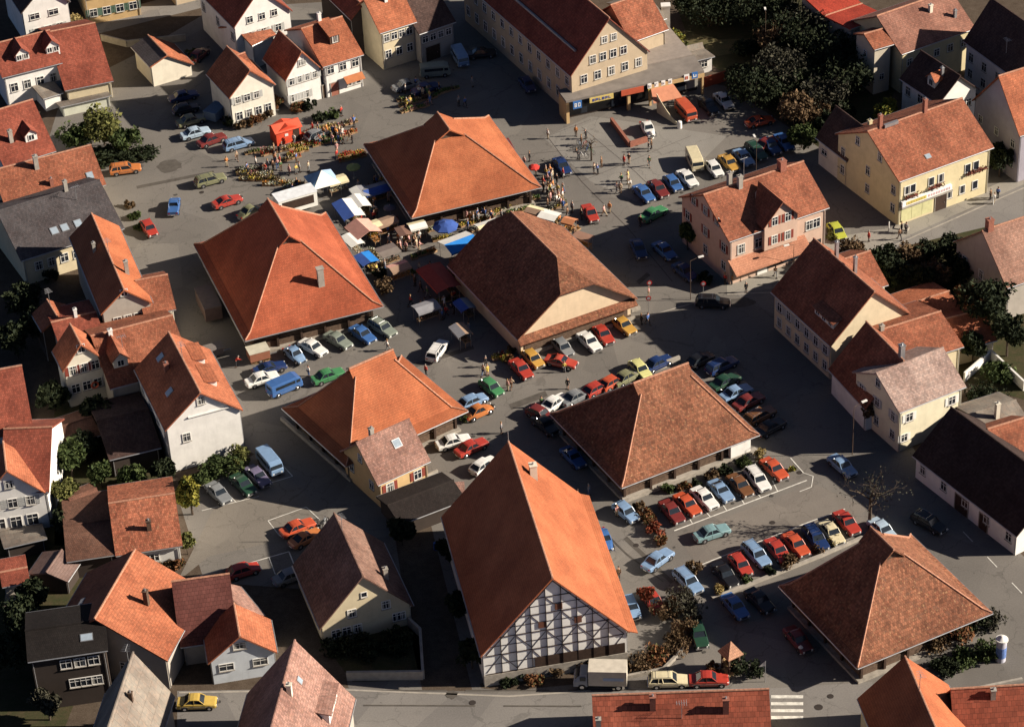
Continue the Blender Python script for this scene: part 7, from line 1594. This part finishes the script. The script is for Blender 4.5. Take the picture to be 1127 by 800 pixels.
PEOPLE = [
 (535,404,'black','dark',1,2,'in the open square above the small green car'),(559,430,'pink','beige',0,1,'beside the small green car'),(563,428,'beige','brown',1,0,'next to the small green car'),
 (469,413,'red','dark',0,0,'at the right eave of the orange hall'),(427,386,'white','grey',1,1,'above the ridge of the orange hall'),(340,414,'white','blue',0,0,'between the blue van and the green saloon'),(260,404,'red','dark',2,0,'left of the dark blue coupe'),
 (552,477,'grey','dark',0,0,'in the shade right of the orange hall'),(636,551,'orange','dark',0,2,'at the shade edge beside the half-timbered hall ridge'),(648,545,'grey','blue',0,0,'in the shade beside the brown hall'),(679,568,'pink','beige',3,1,'beside the light blue hatchback'),(681,637,'brown','dark',0,2,'at the eave of the half-timbered hall'),
 (603,153,'white','beige',0,0,'alone at the shade edge of the square'),(637,176,'black','dark',2,0,'near the slim bare tree'),(654,191,'beige','grey',0,0,'right of the slim bare tree'),(658,192,'blue','dark',3,0,'close to the slim bare tree'),(662,184,'brown','brown',0,2,'behind the slim bare tree'),(687,182,'red','dark',0,2,'on the light paving'),
 (691,203,'beige','beige',0,1,'left of the first blue saloon'),(693,208,'white','beige',3,0,'close to the first blue saloon'),(679,212,'white','grey',1,0,'walking distance left of the first blue saloon'),(683,213,'beige','brown',0,2,'left of the first blue saloon with a companion'),(640,160,'brown','dark',0,2,'in front of the shop front, left'),(634,150,'orange','brown',0,0,'under the blue sign'),(645,153,'black','dark',3,0,'before the shop front bicycles'),
 (717,164,'brown','dark',0,2,'below the brick parapet'),(714,167,'black','grey',0,0,'at the parapet of the ramp'),(706,250,'darkx','dark',0,0,'x'),
 (705,249,'black','dark',0,2,'beside the green and white car'),(640,242,'black','dark',0,2,'left of the small open red car'),(625,240,'brown','dark',1,0,'between the market crowd and the small open red car'),(714,327,'pink','beige',0,1,'at the end of the beige gabled hall by the road signs'),(706,357,'black','dark',0,2,'in the shade edge right of the beige gabled hall'),(713,357,'blue','dark',1,0,'in shade right of the beige gabled hall'),
 (821,322,'black','dark',0,2,'in the sun on the light pavement below the salmon house'),(798,313,'red','dark',0,0,'at the corner of the salmon house awning'),(814,309,'red','brown',3,0,'under the salmon house awning'),(956,266,'red','dark',0,2,'on the pavement in front of the yellow house'),(992,256,'black','dark',0,2,'at the shop window of the yellow house'),(997,257,'grey','dark',0,0,'at the shop step of the yellow house'),(990,264,'brown','dark',1,0,'on the pavement by the shop window'),
 (1094,224,'white','beige',0,0,'right of the yellow house'),(1098,218,'blue','dark',0,0,'right of the yellow house, nearer the edge'),(1090,220,'brown','dark',0,2,'right of the yellow house, nearest its corner'),(1023,293,'blue','blue',1,0,'in the shaded garden road at the right'),
 (530,64,'grey','dark',1,0,'in the deep shade at the top of the street'),(505,117,'grey','dark',0,0,'in shade above the rearmost hall ridge'),(512,118,'blue','dark',1,0,'in shade above the ridge of the rearmost hall'),(520,96,'grey','grey',0,0,'in shade near the plant rows'),
 (462,106,'white','dark',0,0,'between the shaded plant rows'),(448,117,'blue','dark',2,0,'among the shaded plant rows'),(458,97,'blue','dark',3,0,'behind the shaded plant rows'),
 (261,177,'beige','brown',1,1,'at the left end of the plant lines'),(250,184,'orange','beige',0,1,'left of the long flower display'),(282,184,'white','dark',0,0,'behind the long flower display'),(288,190,'brown','dark',2,0,'working in the long flower display'),(319,193,'pink','dark',0,2,'at the back of the long flower display'),(330,190,'grey','dark',0,2,'right behind the long flower display'),(340,189,'beige','grey',0,0,'right of the long flower display'),(327,208,'black','blue',0,0,'at the right end of the long flower display'),
 (322,214,'blue','dark',3,0,'in front of the right end of the long flower display'),(324,150,'red','dark',0,0,'at the opening of the red kiosk'),(329,147,'red','brown',3,0,'beside the red kiosk'),(324,159,'white','grey',0,1,'in front of the red kiosk'),
 (371,168,'pink','red',0,3,'between the flower display and the produce rows'),(371,176,'red','dark',0,0,'at the left end of the produce rows'),(373,158,'blue','blue',0,0,'in front of the display under the white pair'),(377,151,'white','grey',0,3,'right side of the display under the white pair'),(388,158,'black','dark',0,2,'right of the display under the white pair'),(385,155,'brown','beige',1,2,'at the right end under the white pair'),(376,128,'red','dark',0,0,'in front of the doors of the white pair'),(390,140,'blue','dark',2,0,'at the corner bed under the white pair'),
 (354,158,'red','grey',2,0,'working in front of the display under the white pair'),(308,168,'black','dark',2,2,'left of the plants before the red kiosk'),(302,170,'brown','dark',0,2,'among the plants left of the red kiosk'),
 (412,244,'red','dark',0,0,'in the shade right of the white roofed stall'),(415,240,'brown','dark',1,2,'in shade behind the cream cloth stall'),(395,210,'grey','dark',0,0,'in the shade below the green parasol'),(407,214,'black','dark',0,2,'deep in the shade of the rearmost hall'),(415,205,'blue','dark',1,0,'deep in shade left of the rearmost hall'),
 (438,277,'brown','dark',0,2,'left of the brown clothes stall'),(447,277,'pink','brown',0,0,'before the brown clothes stall'),(462,266,'white','dark',0,2,'between the clothes stall and the blue parasol'),(456,272,'black','dark',3,0,'right of the brown clothes stall'),(432,287,'white','dark',0,0,'at the grey table stall'),(424,297,'grey','blue',0,2,'in front of the grey table stall'),(415,302,'yellow','dark',3,0,'beside the blue cloth stall'),(409,287,'yellow','brown',2,0,'serving beside the pink awning'),
 (515,253,'blue','dark',0,2,'in front of the hall flowers near the blue parasol'),(520,235,'red','dark',0,0,'under the front eave of the rearmost hall, left'),(530,237,'white','grey',3,0,'under the front eave of the rearmost hall, middle'),(546,228,'brown','dark',0,2,'under the front eave of the rearmost hall, right'),(563,228,'white','dark',2,0,'stooping at the flowers by the hall corner'),(552,242,'grey','dark',0,2,'behind the ridge of the beige gabled hall'),
 (577,183,'pink','dark',0,0,'at the right eave of the rearmost hall'),(583,178,'black','dark',0,2,'just above the red parasol'),(590,194,'white','beige',0,1,'right under the red parasol'),
 (601,194,'brown','dark',0,2,'at the top of the crowd right of the rearmost hall'),(605,193,'orange','dark',3,0,'in the upper part of the crowd right of the rearmost hall'),(607,200,'grey','dark',0,2,'in the left of the crowd right of the rearmost hall'),(613,203,'black','dark',0,0,'in the middle of the crowd right of the rearmost hall'),(598,206,'red','dark',1,0,'leftmost in the crowd at the eave of the rearmost hall'),
 (609,214,'white','dark',3,0,'in the front of the crowd right of the rearmost hall'),(614,214,'yellow','beige',0,1,'in the very middle of the crowd'),(619,218,'red','blue',0,0,'at the right side of the crowd'),(606,222,'pink','grey',0,3,'at the lower end of the crowd'),(613,225,'white','dark',1,0,'leaving the crowd at its lower end'),(620,231,'blue','dark',0,2,'below the crowd by the white cloth stall'),(603,229,'brown','dark',0,2,'at the corner flowers below the crowd'),(630,234,'grey','dark',0,0,'right of the crowd'),
 (616,248,'orange','dark',0,0,'beside the white cloth stall'),(632,262,'brown','dark',2,0,'at the orange covered stand'),(665,238,'pink','beige',1,1,'right of the small open red car'),(671,234,'orange','beige',0,0,'farther right of the small open red car'),
 (468,340,'grey','dark',0,2,'in the shade left of the long dark red stall'),(487,352,'blue','dark',0,0,'in the shade below the long dark red stall'),(452,337,'red','dark',1,0,'in deep shade on the square'),(516,366,'grey','blue',0,2,'in shade at the corner of the beige gabled hall'),(500,345,'black','dark',2,0,'in the shade right of the long dark red stall'),(462,301,'beige','dark',0,0,'left of the long dark red stall'),(474,300,'black','dark',0,2,'behind the long dark red stall'),
 (457,315,'brown','dark',0,2,'alone in the shade below the lane'),(806,733,'white','dark',0,0,'in front of the wayside shelter'),
]
seen = set()
for px, py, sc, tr_, po, kd, wh in PEOPLE:
    if sc not in SH: continue
    if tr_ not in TR: tr_ = 'dark'
    person(px, py, sc, tr_, po, kd, wh)

ZONES = [((609,212),12,17,20,'in the dense crowd right of the rearmost hall'),((520,240),24,8,16,"in the row of buyers under the rearmost hall's eave"),((445,268),18,10,14,'in the lane around the brown clothes stall'),((405,232),16,14,12,'in the shade behind the striped stall'),
         ((480,330),22,22,12,'in the shade around the dark red stall'),((360,153),18,8,16,'among buyers below the joined white houses'),((300,188),30,12,13,'near the long flower display'),((470,110),28,10,8,'near the shaded plant rows'),
         ((690,185),30,18,4,'crossing the pale paving before the shops'),((545,250),18,8,7,'at the top of the beige gabled hall'),((430,215),18,14,8,'in the dark left of the rearmost hall'),((590,430),60,25,5,'walking between the parked cars in the centre'),((850,310),60,10,4,'on the pavement of the right-hand street')]
rz_ = random.Random(77)
for (cx_, cy_), sx_, sy_, n_, wh in ZONES:
    combos = [(a, k) for a in SH for k in range(4)]; rz_.shuffle(combos)
    for a, k in combos[:n_]:
        person(cx_+rz_.uniform(-1,1)*sx_, cy_+rz_.uniform(-1,1)*sy_, a, rz_.choice(['dark','blue','brown','grey','beige']), rz_.choice([0,0,1,3,4]), k, wh)
